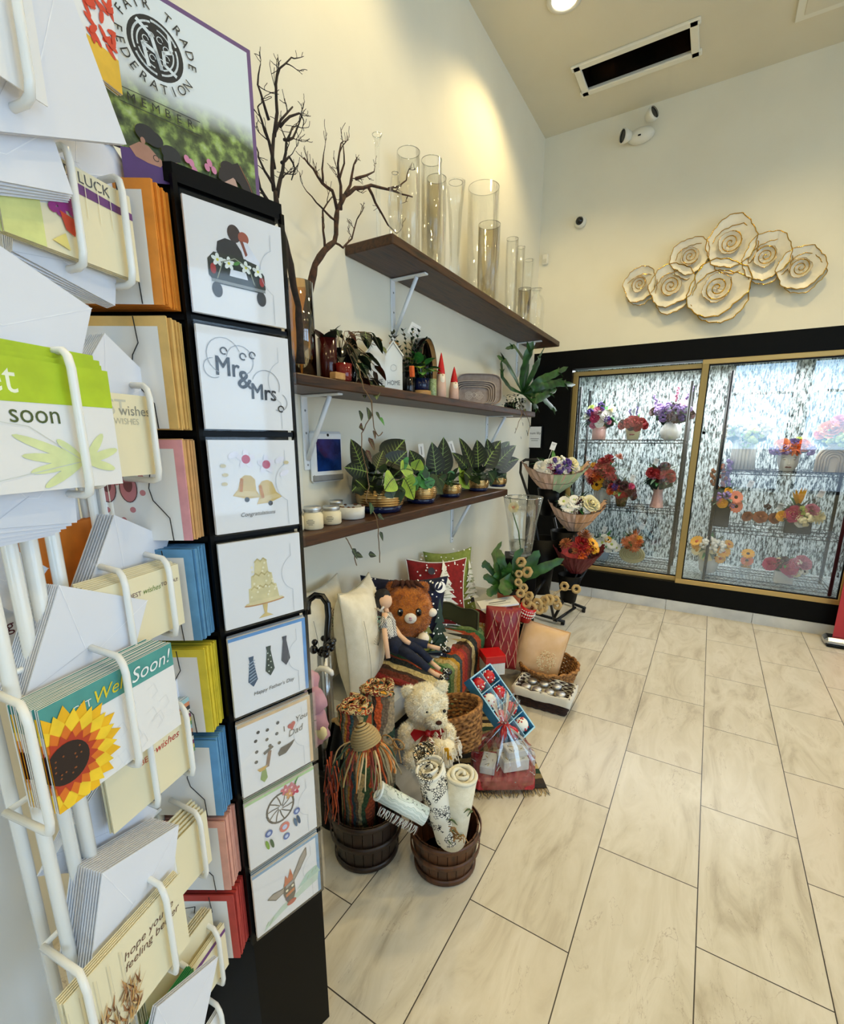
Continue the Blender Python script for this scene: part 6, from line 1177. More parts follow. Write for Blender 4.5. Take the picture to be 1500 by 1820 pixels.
# ---------------------------------------------------------------- gifts, cushions and baskets on the floor
random.seed(33)
def D(px, py, d): return CAM+ray(px, py)*d
mk('bench_cover', '#cfcdc4', .85, c2='#c4c2b8', sc=8, bm=.2, bsc=40)
BZ = .35
r = root('padded_bench', 'low pale padded bench along the left wall under the cushions', 'bench', (.23, -2.12, 0))
MB().box((0, 0, .27), (.40, 1.76, .16), 'bench_cover', b=.03).build('seat_pad', r); MB().box((0, 0, .19), (.38, 1.74, .03), 'black_panel').build('frame', r)
for x in (-.16, .16):
    for y in (-.82, .82): MB().box((x, y, .09), (.04, .04, .18), 'black_panel').build('leg', r)
def facing(loc, rz, lean=0, roll=0): return Matrix.Translation(loc) @ Matrix.Rotation(rz, 4, 'Z') @ Matrix.Rotation(lean, 4, 'X') @ Matrix.Rotation(roll, 4, 'Y')
def pillow(w_, h, t, m, prints=None, edge=None, pin=.22):
    """soft cushion: x across, z up (base at 0), front on the -y side"""
    n = 22
    def prof(u, v): return t/2*(max(0, 1-abs(u)**2.6)**.6)*(max(0, 1-abs(v)**2.6)**.6)
    def xy(u, v): k = 1-pin*(1-abs(v)**2)*abs(u)**3*.6; j = 1-pin*(1-abs(u)**2)*abs(v)**3*.6; return (u*w_/2*k, h/2+v*h/2*j)
    mb = MB(); vs = []
    for sg in (-1, 1):
        for i in range(n+1):
            for j in range(n+1):
                u, v = -1+2*i/n, -1+2*j/n; x, z = xy(u, v); vs.append((x, sg*(prof(u, v)+.001)+.003*noise.noise(V((x*9, z*9, sg))), z))
    N_ = (n+1)**2; fs = []
    for i in range(n):
        for j in range(n):
            a = i*(n+1)+j; fs += [(a, a+n+1, a+n+2, a+1), (N_+a, N_+a+1, N_+a+n+2, N_+a+n+1)]
    bd = [i*(n+1) for i in range(n+1)]+[n*(n+1)+j for j in range(1, n+1)]+[i*(n+1)+n for i in range(n-1, -1, -1)]+[j for j in range(n-1, 0, -1)]
    fs += [(bd[i], N_+bd[i], N_+bd[(i+1) % len(bd)], bd[(i+1) % len(bd)]) for i in range(len(bd))]
    mb.add(vs, fs, m, True)
    if edge: mb.tube([V(vs[i])*.5+V(vs[i+N_])*.5 for i in bd], .004, edge, 5, closed=True)
    if prints:
        k0 = len(mb.v); mb.y = -.002; prints(mb)
        for q in mb.v[k0:]:
            u, v = q.x/(w_/2), (q.z-h/2)/(h/2); q.y = q.y*4-prof(min(1, max(-1, u*1.02)), min(1, max(-1, v*1.02)))-.003
    return mb
def snow(m, w_, h, n, c='#f2f0ea', r_=.0045):
    for i in range(n): x, z = rnd(-.46, .46)*w_, rnd(.05, .95)*h; m.C(x, z, r_*rnd(.7, 1.15), c, n=8)
def tree(m, x, z0, w_, h, c, tiers=5, c2=None):
    st_ = 3
    for t in range(tiers):
        zb = z0+h*t/tiers*.95; wt = w_*(1-t/tiers)*1.0+.004; ht = h/tiers*1.45
        for s_ in range(st_):
            a, b_ = s_/st_, (s_+1)/st_; m.P([(x-wt/2*(1-a), zb+ht*a), (x+wt/2*(1-a), zb+ht*a), (x+wt/2*(1-b_), zb+ht*b_), (x-wt/2*(1-b_), zb+ht*b_)], c)
    if c2:
        for i in range(14): f = rnd(.05, .85); m.L([(x+rnd(-.35, .35)*w_*(1-f), z0+f*h), (x+rnd(-.35, .35)*w_*(1-f)+.008, z0+f*h-.003)], .0035, c2)
mk('navy_wool', '#141a3a', .9, c2='#0f142c', sc=50, bm=.5, bsc=260); mk('red_wool', '#8c1616', .9, c2='#771010', sc=50, bm=.5, bsc=260); mk('green_wool', '#7d8a3a', .9, c2='#8f9a48', sc=50, bm=.5, bsc=260); mk('olive_fabric', '#3f4020', .9, bm=.3, bsc=200)
def pr_navy(m):
    for x, z0, w_, h, c in ((-.15, .04, .13, .24, '#6d7434'), (-.07, .03, .12, .27, '#2c4a30'), (.02, .04, .12, .27, '#1c2c1c'), (.1, .04, .10, .23, '#8f8f40'), (.17, .03, .12, .26, '#17301c')): tree(m, x, z0, w_, h, c)
    snow(m, .46, .42, 95); m.C(.17, .35, .028, '#f4f2ec'); m.C(.158, .357, .024, 'navy_wool')
def pr_red(m): tree(m, .03, .06, .21, .33, '#eeeadc', 8, '#8c8f6a'); snow(m, .42, .42, 60); m.C(-.05, .33, .02, '#1c1c2c')
def pr_green(m): tree(m, .12, .08, .13, .24, '#e9e6d6', 6, '#7d8a3a'); m.P([(.1, .06), (.14, .06), (.13, .09), (.11, .09)], '#1c1c1c'); snow(m, .40, .42, 55)
th_ = .62
def cush(pxy, X, w_, h, t, m, pr, lb, rz, lean, roll=0, edge=None, z=BZ):
    p = at(pxy[0], pxy[1], 'x', X); return thing(pillow(w_, h, t, m, pr, edge), 'cushion', lb, 'cushion', M=facing((p.x, p.y, z+.004), rz, lean, roll), group=None)
cush((806, 1040), .20, .33, .40, .09, 'green_wool', pr_green, 'olive green cushion with white snow dots and a tree, farthest at the wall', .95, -.22, 0)
cush((778, 1050), .235, .36, .40, .10, 'red_wool', pr_red, 'red cushion with a white fir tree and snow dots', .82, -.24, .05, '#efeadc')
cush((716, 1070), .27, .43, .40, .11, 'navy_wool', pr_navy, 'dark blue cushion with a crescent moon, green firs and snow dots', .66, -.25, .04, '#10142a')
def pr_cream(m, dx=-.11):
    k0 = len(m.v)
    for x0, x1 in ((.02, .09), (.05, .13), (.0, -.02)): m.L([(x0+(x1-x0)*math.sin(i/10*1.5), .02+.32*i/10) for i in range(11)], .0018, '#3a3626')
    for i in range(28): t = i/28; m.C(.09+.02*math.sin(t*9)+(.006 if i % 2 else -.006), .36-.11*t, .004, '#5a3a34', .0026, 8, .5)
    for i in range(22): t = i/22; m.C(.12+(.006 if i % 2 else -.006), .17-.08*t, .0045, '#4a2f3a', .0028, 8, .5)
    for i in range(9): a = PI*.15+i*PI*.7/8; m.L([(.03, .22), (.03+.035*math.cos(a), .22+.045*math.sin(a))], .0015, '#3a4030')
    for i in range(30): m.C(.055+rnd(-.02, .02), .31+rnd(-.03, .03), .004, '#7fa08a', .002, 8, rnd(0, 3))
    for i in range(30): m.C(.11+rnd(-.016, .016), .26+rnd(-.04, .04), .003, '#c08a7a', .002, 8, rnd(0, 3))
    for q in m.v[k0:]: q.x += dx
cush((650, 1180), .28, .38, .47, .17, 'cream_fabric', pr_cream, 'cream cushion embroidered with wild flowers, standing on edge at the front of the bench', 1.93, -.10, .06, '#b9b19a', z=BZ-.01)
cush((578, 1150), .15, .40, .46, .15, 'cream_fabric', pr_cream, 'second cream embroidered cushion, leaning on the wall nearer the card tower', 1.80, -.12, .05, '#b9b19a')
def fuzz(mb, c, rr, n, L, m, R=None):
    c = V(c); rr = rr if isinstance(rr, tuple) else (rr, rr, rr)
    for i in range(n):
        u = rv().normalized(); p = V((u.x*rr[0], u.y*rr[1], u.z*rr[2])); nn = V((u.x/rr[0], u.y/rr[1], u.z/rr[2])).normalized()
        if R: p = R @ p; nn = R @ nn
        p = c+p*.985; t = nn.orthogonal().normalized(); t = (t*rnd(-1, 1)+nn.cross(t)*rnd(-1, 1)).normalized(); d = (nn+t*rnd(.2, .9)).normalized(); s_ = d.cross(nn).normalized()*L*.16
        mb.add([p-s_, p+s_, p+d*L*rnd(.6, 1.1)], [(0, 1, 2)], m, True)
# striped crochet blanket draped over the bench
def sheet(fn, nu, nv, m, t=.012):
    vs = []; fs = []
    for i in range(nu+1):
        for j in range(nv+1): vs.append(V(fn(i/nu, j/nv)))
    ns = []
    for i in range(nu+1):
        for j in range(nv+1):
            a = vs[min(i+1, nu)*(nv+1)+j]-vs[max(i-1, 0)*(nv+1)+j]; b_ = vs[i*(nv+1)+min(j+1, nv)]-vs[i*(nv+1)+max(j-1, 0)]; ns.append(a.cross(b_).normalized())
    K_ = len(vs); vs2 = vs+[v+n_*t for v, n_ in zip(vs, ns)]
    for i in range(nu):
        for j in range(nv): a = i*(nv+1)+j; fs += [(a, a+1, a+nv+2, a+nv+1), (K_+a, K_+a+nv+1, K_+a+nv+2, K_+a+1)]
    for i in range(nu):
        for j in (0, nv): a = i*(nv+1)+j; b_ = a+nv+1; fs.append((a, b_, K_+b_, K_+a))
    for j in range(nv):
        for i in (0, nu): a = i*(nv+1)+j; b_ = a+1; fs.append((a, K_+a, K_+b_, b_))
    return MB().add(vs2, fs, m, True)
stripes('blanket_y', ['#a82a22', '#7d3a24', '#4a3020', '#d9c489', '#2b2f2a', '#b34a22', '#3a6a3a', '#7f9a60', '#cfb57a', '#c99a2a', '#3f4c4c', '#c4461f'], 1, 2.2, knit=.9, bsc=85)
def blk(u, v):
    y = -2.78+.93*u; s_ = v*.62; rib = .004*math.sin(u*95)
    if s_ < .36: return (.10+s_, y+.06*v, BZ+.006+rib+.012*math.sin(u*6+v*4))
    k = s_-.36; return (.455+.05*min(1, k/.05)+.02*math.sin(u*7), y+.06*v, BZ+.004-max(0, k-.02)*.9+rib)
r = root('crochet_blanket', 'striped crochet blanket draped over the bench under the plush toys', 'blanket', (0, 0, 0))
bl = sheet(blk, 90, 30, 'blanket_y').build('blanket', r)
mb = MB()
for i in range(38):
    p = V(blk(1, rnd(0, 1))); pts_ = [p]; d = V((rnd(-.2, .8), rnd(.4, 1), rnd(-.4, .3)))
    for j in range(6): d = (d+rv(.45)+V((0, 0, -.25))).normalized(); p = p+d*.022; p.z = max(p.z, BZ-.18); pts_.append(p.copy())
    mb.tube(pts_, .0028, ['#8a3a24', '#c9b07a', '#3a4a34', '#5a3a26', '#c5a868'][i % 5], 5)
mb.build('fringe', r)
# plush lion-like round toy
c = D(725, 1084, 2.22); R_ = 43*2.22/F_PX; r = root('plush_toy', 'round ginger plush toy with black eyes and pale muzzle sitting on the striped blanket', 'plush toy', (c.x, c.y, BZ+.02), .56)
def toy(): return MB(Matrix.Translation((0, 0, c.z-BZ-.02)))
mb = toy(); mb.ell((0, 0, 0), (R_, R_*.8, R_*1.18), 'fur_brown', 32, amp=.05, sc=3); fuzz(mb, (0, 0, 0), (R_, R_*.8, R_*1.18), 6000, .011, 'fur_brown'); mb.build('body', r)
for s_ in (-1, 1):
    mb = toy(); mb.ell((s_*R_*.62, -.0, R_*.98), (R_*.24, R_*.14, R_*.24), 'fur_brown', 14); fuzz(mb, (s_*R_*.62, 0, R_*.98), (R_*.24, R_*.14, R_*.24), 500, .009, 'fur_brown'); mb.build('ear', r)
    mb = toy(); mb.ell((s_*R_*.36+R_*.08, -R_*.76, R_*.18), (R_*.12, R_*.06, R_*.17), 'black_gloss', 16).ell((s_*R_*.36+R_*.05, -R_*.82, R_*.26), R_*.035, 'petal_white', 8); mb.build('eye', r)
    mb = toy(); mb.ell((s_*R_*.98, -R_*.25, -R_*.02), (R_*.22, R_*.18, R_*.18), 'fur_white', 12); mb.build('paw', r)
    mb = toy(); mb.ell((s_*R_*.55+.01, -R_*.62, -R_*.98), (R_*.24, R_*.3, R_*.22), 'fur_white', 12); mb.build('foot', r)
mb = toy(); mb.ell((R_*.12, -R_*.82, -R_*.05), (R_*.25, R_*.12, R_*.22), 'fur_white', 16); mb.build('muzzle', r); mb = toy(); mb.ell((R_*.12, -R_*.94, .0), (R_*.06, R_*.04, R_*.04), '#c98aa0', 10).tube([(R_*.06, -R_*.95, -R_*.07), (R_*.12, -R_*.96, -R_*.10), (R_*.18, -R_*.95, -R_*.07)], .0015, '#a05a70', 5); mb.build('nose', r)
mb = toy()
for i in range(7): a = rnd(-.6, .6); mb.tube([(a*R_*.5, 0, R_*1.1), (a*R_*.9-.01, -R_*.3, R_*1.28), (a*R_*1.4, -R_*.45, R_*1.1)], [.012, .014, .004], 'fur_dark', 7)
mb.build('hair_tuft', r)
# rag doll lying against the cream cushion
def limb(mb, pts, rr, m): mb.tube(pts, rr, m, 12)
r = root('rag_doll', 'thin rag doll with black hair, checked shirt and blue jeans beside the cream cushion', 'doll', D(700, 1150, 2.0))
o0 = r.location.copy(); Q = lambda x, y, d: D(x, y, d)-o0
mb = MB(); mb.ell(Q(684, 1068, 2.02), (.032, .032, .036), 'skin_doll', 16); mb.tube([Q(685, 1080, 2.02), Q(688, 1090, 2.01)], .012, 'skin_doll', 8); mb.build('head', r)
for a_ in ([(684, 1090, 1.98), (683, 1112, 1.96), (685, 1135, 1.93), (690, 1170, 1.9)], [(700, 1115, 2.0), (710, 1130, 1.97), (722, 1140, 1.95), (728, 1143, 1.94)]): m_ = MB(); limb(m_, [Q(*p) for p in a_], [.013, .012, .011, .009], 'skin_doll'); m_.build('arm', r)
mb = MB(); mb.ell(Q(680, 1062, 2.03), (.038, .036, .04), 'hair_black', 14, amp=.2); mb.tube([Q(672, 1062, 2.02), Q(668, 1085, 2.0), Q(676, 1102, 1.98), Q(680, 1118, 1.97)], [.02, .022, .018, .008], 'hair_black', 8); mb.build('hair', r); MB().tube([Q(671, 1082, 1.97), Q(676, 1086, 1.95), Q(682, 1078, 1.95)], .005, '#d9d4cf', 6).build('hair_ribbon', r)
mb = MB(); mb.tube([Q(687, 1090, 2.0), Q(690, 1105, 1.99), Q(693, 1125, 1.97), Q(697, 1140, 1.96)], [.02, .032, .03, .028], 'check_shirt', 14); mb.tube([Q(683, 1098, 1.98), Q(682, 1118, 1.955)], [.02, .018], 'check_shirt', 10); mb.build('shirt', r)
mb = MB(); mb.tube([Q(695, 1135, 1.965), Q(703, 1148, 1.955), Q(712, 1158, 1.95)], [.03, .035, .025], 'denim', 14)
for a_ in ([(706, 1150, 1.95), (730, 1165, 1.93), (750, 1180, 1.91), (762, 1190, 1.9)], [(710, 1145, 1.97), (735, 1150, 1.97), (745, 1155, 1.96), (765, 1175, 1.95)], [(715, 1140, 1.99), (735, 1142, 1.99), (760, 1146, 1.98)]):
    mb.tube([Q(*p) for p in a_], [.023, .021, .017, .015][:len(a_)], 'denim', 12)
mb.build('jeans', r)
for a_ in ([(762, 1190, 1.9), (772, 1197, 1.89), (782, 1202, 1.885)], [(765, 1176, 1.95), (782, 1190, 1.93)], [(758, 1147, 1.98), (782, 1153, 1.97)]): m_ = MB(); limb(m_, [Q(*p) for p in a_], .009, 'skin_doll'); m_.build('shin', r)
for x, y, d in ((790, 1204, 1.88), (795, 1194, 1.92), (793, 1155, 1.96)):
    mb = MB(); mb.ell(Q(x, y, d), (.022, .02, .014), 'black_gloss', 12); q = Q(x-3, y-2, d-.02); mb.tube([q+V((-.01, 0, .008)), q+V((.01, 0, -.008))], .002, 'petal_white', 5).tube([q+V((-.008, 0, -.008)), q+V((.008, 0, .01))], .002, 'petal_white', 5); mb.build('shoe', r)
# rolled crochet blankets standing in dark bushel baskets
def bushel(cx_, cy_, r1, r0, h, wm, lb):
    r = root('bushel_basket', lb, 'basket', (cx_, cy_, .002)); n = 22
    for i in range(n):
        a = 2*PI*i/n; mb = MB(); vs = []; hw = PI/n*.93; k = 5
        for j in range(k+1):
            t = j/k; rr = r0+(r1-r0)*t+.004*math.sin(PI*t); z = .004+(h-.008)*t
            for (da, dr) in ((-hw, 0), (hw, 0), (hw, -.005), (-hw, -.005)): vs.append(((rr+dr)*math.cos(a+da), (rr+dr)*math.sin(a+da), z))
        fs = [(j*4+q, j*4+(q+1) % 4, j*4+4+(q+1) % 4, j*4+4+q) for j in range(k) for q in range(4)]+[(3, 2, 1, 0), (k*4, k*4+1, k*4+2, k*4+3)]
        mb.add(vs, fs, wm); mb.build('slat', r)
    for z, tt in ((.012, 0), (h*.52, .52), (h-.012, 1)):
        rr = r0+(r1-r0)*tt+.005+.004*math.sin(PI*tt); mb = MB(); mb.lathe([(rr, z-.010), (rr+.004, z-.009), (rr+.004, z+.009), (rr, z+.010)], wm, 40, cap=False); mb.build('hoop', r)
    MB().lathe([(r0*.96, .006), (.0001, .006)], wm, 24).build('bottom', r); return r
def roll(r_, h, m, turns=3.2, th=.012, lb='', name='rolled_blanket', cat='blanket', M=None, rim=None, close=.22, group=None, top=True):
    mb = MB(); n = int(turns*26); pts_ = []
    for i in range(n+1): t = i/n; a = t*turns*2*PI; rr = r_*(close+(1-close)*t); pts_.append((rr*math.cos(a)*(1+.04*math.sin(a*2)), rr*math.sin(a), a))
    vs = []; fs = []; ho = [h*(1+.02*math.sin(i*.37)) for i in range(n+1)]
    for i, (x, y, a) in enumerate(pts_):
        for zz in (0, ho[i]): vs += [(x, y, zz), (x-th*.7*math.cos(a), y-th*.7*math.sin(a), zz)]
    for i in range(n): a = i*4; b_ = a+4; fs += [(a, b_, b_+2, a+2), (a+1, a+3, b_+3, b_+1), (a+2, b_+2, b_+3, a+3), (a, a+1, b_+1, b_)]
    mb.add(vs, fs, m, True)
    mb.tube([(x-th*.35*math.cos(a), y-th*.35*math.sin(a), ho[i]+.001) for i, (x, y, a) in enumerate(pts_)], th*.62, rim or m, 6)
    return thing(mb, name, lb, cat, M=M, group=group)
stripes('crochet_v1', ['#a8481f', '#2a3f33', '#7a7568', '#a87a2c', '#8a3022', '#1f4048', '#5a452c', '#b39c6c', '#33502f'], 0, 14, knit=1., bsc=95, wob=.5); stripes('crochet_v2', ['#6b5a4a', '#9a8a70', '#1f3a2c', '#7a3020', '#a89878', '#3a2a20', '#c5521f'], 0, 11, knit=1., bsc=95, seed=.3, wob=.5)
m, nt, b = newmat('crochet_mix'); tc = N(nt, 'TexCoord'); nz = N(nt, 'TexNoise', i={'Vector': tc.outputs['Object'], 'Scale': 38., 'Detail': 1.}); vo = N(nt, 'TexVoronoi', i={'Vector': tc.outputs['Object'], 'Scale': 95.})
nt.links.new(ramp(nt, nz.outputs[0], [(.3, '#2f4a3a'), (.4, '#c5521f'), (.46, '#d9c489'), (.52, '#7a2a1c'), (.58, '#c9b07a'), (.64, '#1f2a1f'), (.7, '#d0932a')], 'CONSTANT'), b.inputs['Base Color']); b.inputs['Roughness'].default_value = .95; bump(nt, b, MA(nt, 'SUBTRACT', 1., vo.outputs[0]), 1., .006)
LB_, RB_ = V((.575, -3.20, 0)), V((.835, -3.105, 0))
hL = ztop(V((.64, -3.28, 0)), 1466); hR = ztop(V((.885, -3.20, 0)), 1508)
bushel(LB_.x, LB_.y, .118, .102, hL, 'basket_black', 'nearly black bushel basket on the left holding the rolled crochet blankets'); bushel(RB_.x, RB_.y, .112, .096, hR, 'basket_wood', 'brown slatted bushel basket on the right holding rolled white towels')
pA = V((.568, -3.235, .02)); hA = ztop(V((pA.x, pA.y, 0)), 1256)-.02; roll(.062, hA, 'crochet_v1', 3.4, .016, 'front rolled crochet blanket in red, green and yellow stripes, standing in the dark basket', M=Matrix.Translation(pA), rim='crochet_mix')
pB = V((.585, -3.085, .02)); q = D(668, 1235, 1.52); pB.x, pB.y = q.x, q.y; pB = V((.575, -3.115, .02)); hB = ztop(V((pB.x, pB.y, 0)), 1222)-.02
RB_M = Matrix.Translation(pB); rollB = roll(.066, hB, 'crochet_v2', 3.0, .016, 'taller rolled crochet blanket in brown and dark green behind the front roll', M=Matrix.Translation(pB), rim='crochet_mix')
# beige crochet cap with yarn tassels
c = D(652, 1322, 1.22); r = root('knitted_hat', 'small beige crocheted cap with coloured yarn tassels resting against the rolled blanket', 'hat', c)
mb = MB()
for i in range(9): t = i/8; k_ = .036*(1-t*t*.9)**.6; mb.lathe([(k_+.001, t*.050), (k_+.005, t*.050+.003), (k_-.002, t*.050+.0065)], 'sisal', 22, R=Matrix.Rotation(-.35, 3, 'Y'))
mb.build('cap', r); mb = MB()
for i in range(46):
    a = rnd(0, 2*PI); p = V((.036*math.cos(a), .036*math.sin(a), .0)); d = V((math.cos(a)*.7+.15, math.sin(a)*.7-.2, rnd(-.6, .2))); pts_ = [p]
    for j in range(7): d = (d+rv(.22)+V((0, 0, -.38))).normalized(); p = p+d*.014; pts_.append(p.copy())
    mb.tube(pts_, rnd(.0016, .003), ['#c5521f', '#d9b98a', '#7a2a1c', '#2f4a34', '#8a7a5a', '#d27a2a', '#b79a62'][i % 7], 5)
mb.build('tassels', r)
c2_ = D(700, 1318, 1.38); mb = MB(Matrix.Translation(c2_))
for s_ in (-1, 1): mb.tube([V((0, 0, 0))]+[V((s_*(.02+.02*math.cos(a)), -.004, .016*math.sin(a))) for a in [PI-i*PI/5 for i in range(0, 11)]]+[V((0, 0, 0))], .0022, 'twine', 6)
for i in range(5): mb.tube([(0, 0, 0), (rnd(-.02, .04), 0, -.02), (rnd(-.03, .06), -.01, rnd(-.06, -.04))], .002, 'twine', 6)
o = mb.build('twine_bow', rollB); o.matrix_parent_inverse = RB_M.inverted()
for i, (px, py, d) in enumerate([(585, 1395, 1.35)]):
    mb = MB()
    for k in range(40): p = D(px+rnd(-8, 14), py+rnd(-60, 20), d); mb.tube([p, p+V((rnd(-.01, .01), 0, -.05)), p+V((rnd(-.02, .02), rnd(-.01, .01), -.10))], .0018, ['#7a2a1c', '#c5521f', '#3a2018'][k % 3], 5)
    o = mb.build('yarn_tassel', rollB); o.matrix_parent_inverse = RB_M.inverted()
# dark basket and pale roll at the left edge of the group
p = V((.40, -3.12, 0)); r = root('dark_basket', 'tall black basket between the card tower and the bushel baskets', 'basket', p)
MB().lathe([(.10, .002), (.12, .26), (.113, .26), (.095, .01)], 'black_panel', 28).build('body', r); MB().lathe([(.118, .24), (.124, .245), (.124, .262), (.116, .265)], 'black_panel', 28, cap=False).build('rim', r)
c = D(575, 1325, 1.42); roll(.032, .14, 'black_panel', 2.6, .012, 'black roll with pale cord edges lying left of the rolled blankets', 'rolled_mat', 'mat', M=Matrix.Translation(c+V((0, .04, -.10))) @ Matrix.Rotation(-.35, 4, 'X'), rim='sisal')
# umbrella with hooked handle in clear sleeve
c = D(575, 1150, 1.62); r = root('umbrella', 'folded black umbrella with a hooked handle in a clear sleeve beside the cream cushions', 'umbrella', c); Q = lambda x, y, d: D(x, y, d)-c
MB().tube([Q(547, 1092, 1.62), Q(546, 1078, 1.62), Q(549, 1066, 1.62), Q(560, 1058, 1.62), Q(573, 1060, 1.62), Q(582, 1073, 1.62), Q(584, 1095, 1.62), Q(581, 1140, 1.62), Q(578, 1160, 1.62)], [.012]*9, 'black_gloss', 10).build('handle', r)
mb = MB()
for i in range(16): mb.ell(Q(578, 1152, 1.62)+V((rnd(-.032, .032), rnd(-.03, .03), rnd(-.03, .03))), rnd(.008, .016), 'black_gloss', 8)
mb.build('collar', r); q1 = Q(576, 1165, 1.62); q2 = q1.copy(); q2.z = .012-c.z
MB().tube([q1, q1.lerp(q2, .5), q2], [.024, .028, .022], 'cellophane', 14).build('clear_sleeve', r); MB().tube([q1, q2], [.012, .008], 'steel', 8).build('shaft', r)
c = D(577, 1193, 1.55); thing(MB().tube([(-.04, 0, -.012), (-.02, 0, .006), (.01, 0, .01), (.03, 0, .004), (.034, 0, -.006)], [.006, .009, .010, .009, .006], 'ceramic_white', 10), 'white_hook', 'short curved white handle beside the umbrella', 'handle', c)
c = D(552, 1250, 1.36); r = root('pink_plush', 'dusky pink satin plush squeezed between the card tower and the umbrella', 'plush toy', c); mb = MB()
for (x, z, a, b_) in ((-.01, .06, .03, .04), (.005, .01, .045, .05), (.0, -.05, .05, .05), (.01, -.09, .045, .04)): mb.ell((x, 0, z), (a, .04, b_), 'pink_plush', 16, amp=.35, sc=2.2, seed=a*100)
mb.build('body', r); MB().ell((.045, -.01, -.075), (.02, .014, .022), 'petal_cream', 12, amp=.3).build('paw', r); MB().tube([(-.03, -.04, -.04), (.01, -.043, -.035), (.05, -.03, -.022)], .0012, 'black_plastic', 5).build('cord', r)
# teddy bear with red bow
c = D(758, 1250, 1.75); k = 1.75/F_PX; r = root('teddy_bear', 'curly cream teddy bear with a red satin bow sitting in front of the woven basket', 'teddy bear', c, .60)
def fe(name, c_, rr, m='fur_cream', n=1400, L=.010, amp=.08): mb = MB(); mb.ell(c_, rr, m, 20, amp=amp, sc=5); fuzz(mb, c_, rr, n, L, m); return mb.build(name, r)
fe('head', (0, 0, 0), (k*38, k*34, k*36), n=3400); fe('muzzle', (k*16, -k*34, -k*12), (k*17, k*14, k*13), n=700)
fe('ear', (k*26, 0, k*32), (k*12, k*6, k*12), n=400); fe('ear', (-k*32, 0, k*24), (k*12, k*6, k*12), n=400)
fe('body', (-k*4, 0, -k*62), (k*38, k*32, k*38), n=2600); fe('arm', (-k*34, -k*18, -k*52), (k*16, k*16, k*26), n=800); fe('arm', (k*34, -k*26, -k*46), (k*15, k*16, k*20), n=800); fe('leg', (-k*22, -k*34, -k*86), (k*20, k*22, k*18), n=900); fe('leg', (k*24, -k*36, -k*82), (k*20, k*22, k*18), n=900)
for s_ in (-1, 1): MB().ell((k*(14+s_*15), -k*31, k*3), k*3.2, 'black_gloss', 10).build('eye', r)
MB().ell((k*18, -k*48, -k*8), (k*5.5, k*3.5, k*4), 'fur_dark', 12).build('nose', r)
mb = MB()
for s_ in (-1, 1): mb.add([(0, -k*34, -k*34), (s_*k*24, -k*42, -k*22), (s_*k*30, -k*36, -k*36), (s_*k*22, -k*40, -k*48)], [(0, 1, 2), (0, 2, 3)], 'red_ribbon', True); mb.leaf((0, -k*36, -k*34), (s_*.5, -.2, -1), k*46, k*16, 'red_ribbon', .1, tip=.8)
mb.ell((0, -k*38, -k*34), k*6, 'red_ribbon', 10); mb.build('bow', r)
# woven oval basket behind the bear
c = D(805, 1300, 1.95); r = root('woven_basket', 'tan woven oval basket tipped behind the teddy bear', 'basket', M=Matrix.Translation(c) @ Matrix.Rotation(.35, 4, 'Z') @ Matrix.Rotation(-.25, 4, 'Y')); mb = MB()
for j in range(9):
    t = j/8; a_, b_ = .105+.035*t, .075+.025*t; z = -.05+.15*t
    mb.tube([(a_*math.cos(2*PI*i/48), b_*math.sin(2*PI*i/48), z+.004*(1 if (i+j) % 2 else -1)) for i in range(48)], .0095, 'wicker', 6, closed=True)
mb.build('body', r); MB().tube([(.143*math.cos(2*PI*i/48), .103*math.sin(2*PI*i/48), .108) for i in range(48)], .011, 'wicker', 8, closed=True).build('rim', r); MB().lathe([(.10, -.05), (.0001, -.05)], 'wicker', 20).build('bottom', r)
# rolled printed towels in the brown bushel basket
def tw(px, py, d, r_, h, rz, lx, ly, m, lb, turns=2.4, th=.008, rim=None, name='rolled_towel'):
    c = D(px, py, d); M_ = Matrix.Translation(c) @ Matrix.Rotation(rz, 4, 'Z') @ Matrix.Rotation(lx, 4, 'X') @ Matrix.Rotation(ly, 4, 'Y') @ Matrix.Translation((0, 0, -h)); return roll(r_, h, m, turns, th, lb, name, 'towel', M_, rim or m)
mk('linen_print', '#e3ddc8', .9, c2='#d8d1ba', sc=60, bm=.3, bsc=300)
tw(762, 1368, 1.36, .052, .27, .5, .12, -.22, 'paisley', 'white towel roll with a black paisley print, front left in the brown basket')
o = tw(820, 1378, 1.38, .050, .26, .4, .10, .12, 'linen_print', 'thick cream towel roll with green leaf marks, right in the brown basket', 3.2, .010); 
for i in range(7): lf = MB(); a = rnd(-2.6, -.6); z = .05+.02*i; lf.tube([(.0525*math.cos(a+j*.12), .0525*math.sin(a+j*.12), z+.01*math.sin(j*.8)) for j in range(6)], [.0008, .002, .003, .003, .002, .0008], '#4a5a2c', 5); lf.build('leaf_mark', o)
tw(752, 1338, 1.46, .042, .30, .3, .2, -.1, 'giraffe', 'towel roll with orange and black spots behind the paisley roll')
c = D(674, 1408, 1.30); M_ = Matrix.Translation(c) @ Matrix.Rotation(.5, 4, 'Z') @ Matrix.Rotation(-(PI/2-.55), 4, 'Y') @ Matrix.Translation((0, 0, -.15)); o = roll(.030, .15, 'towel_teal', 2.4, .007, 'white patterned towel roll with a tasselled edge lying over the basket rims', 'rolled_towel', 'towel', M_, '#dfe3dc')
fr = MB()
for i in range(34): z = .004+.122*i/33; fr.tube([(-.028, -.012, z), (-.038, -.016, z+rnd(-.003, .003)), (-.056, -.014, z+rnd(-.006, .006))], .0014, '#e9e6dc' if i % 4 else '#5a2a20', 4)
fr.build('fringe', o)
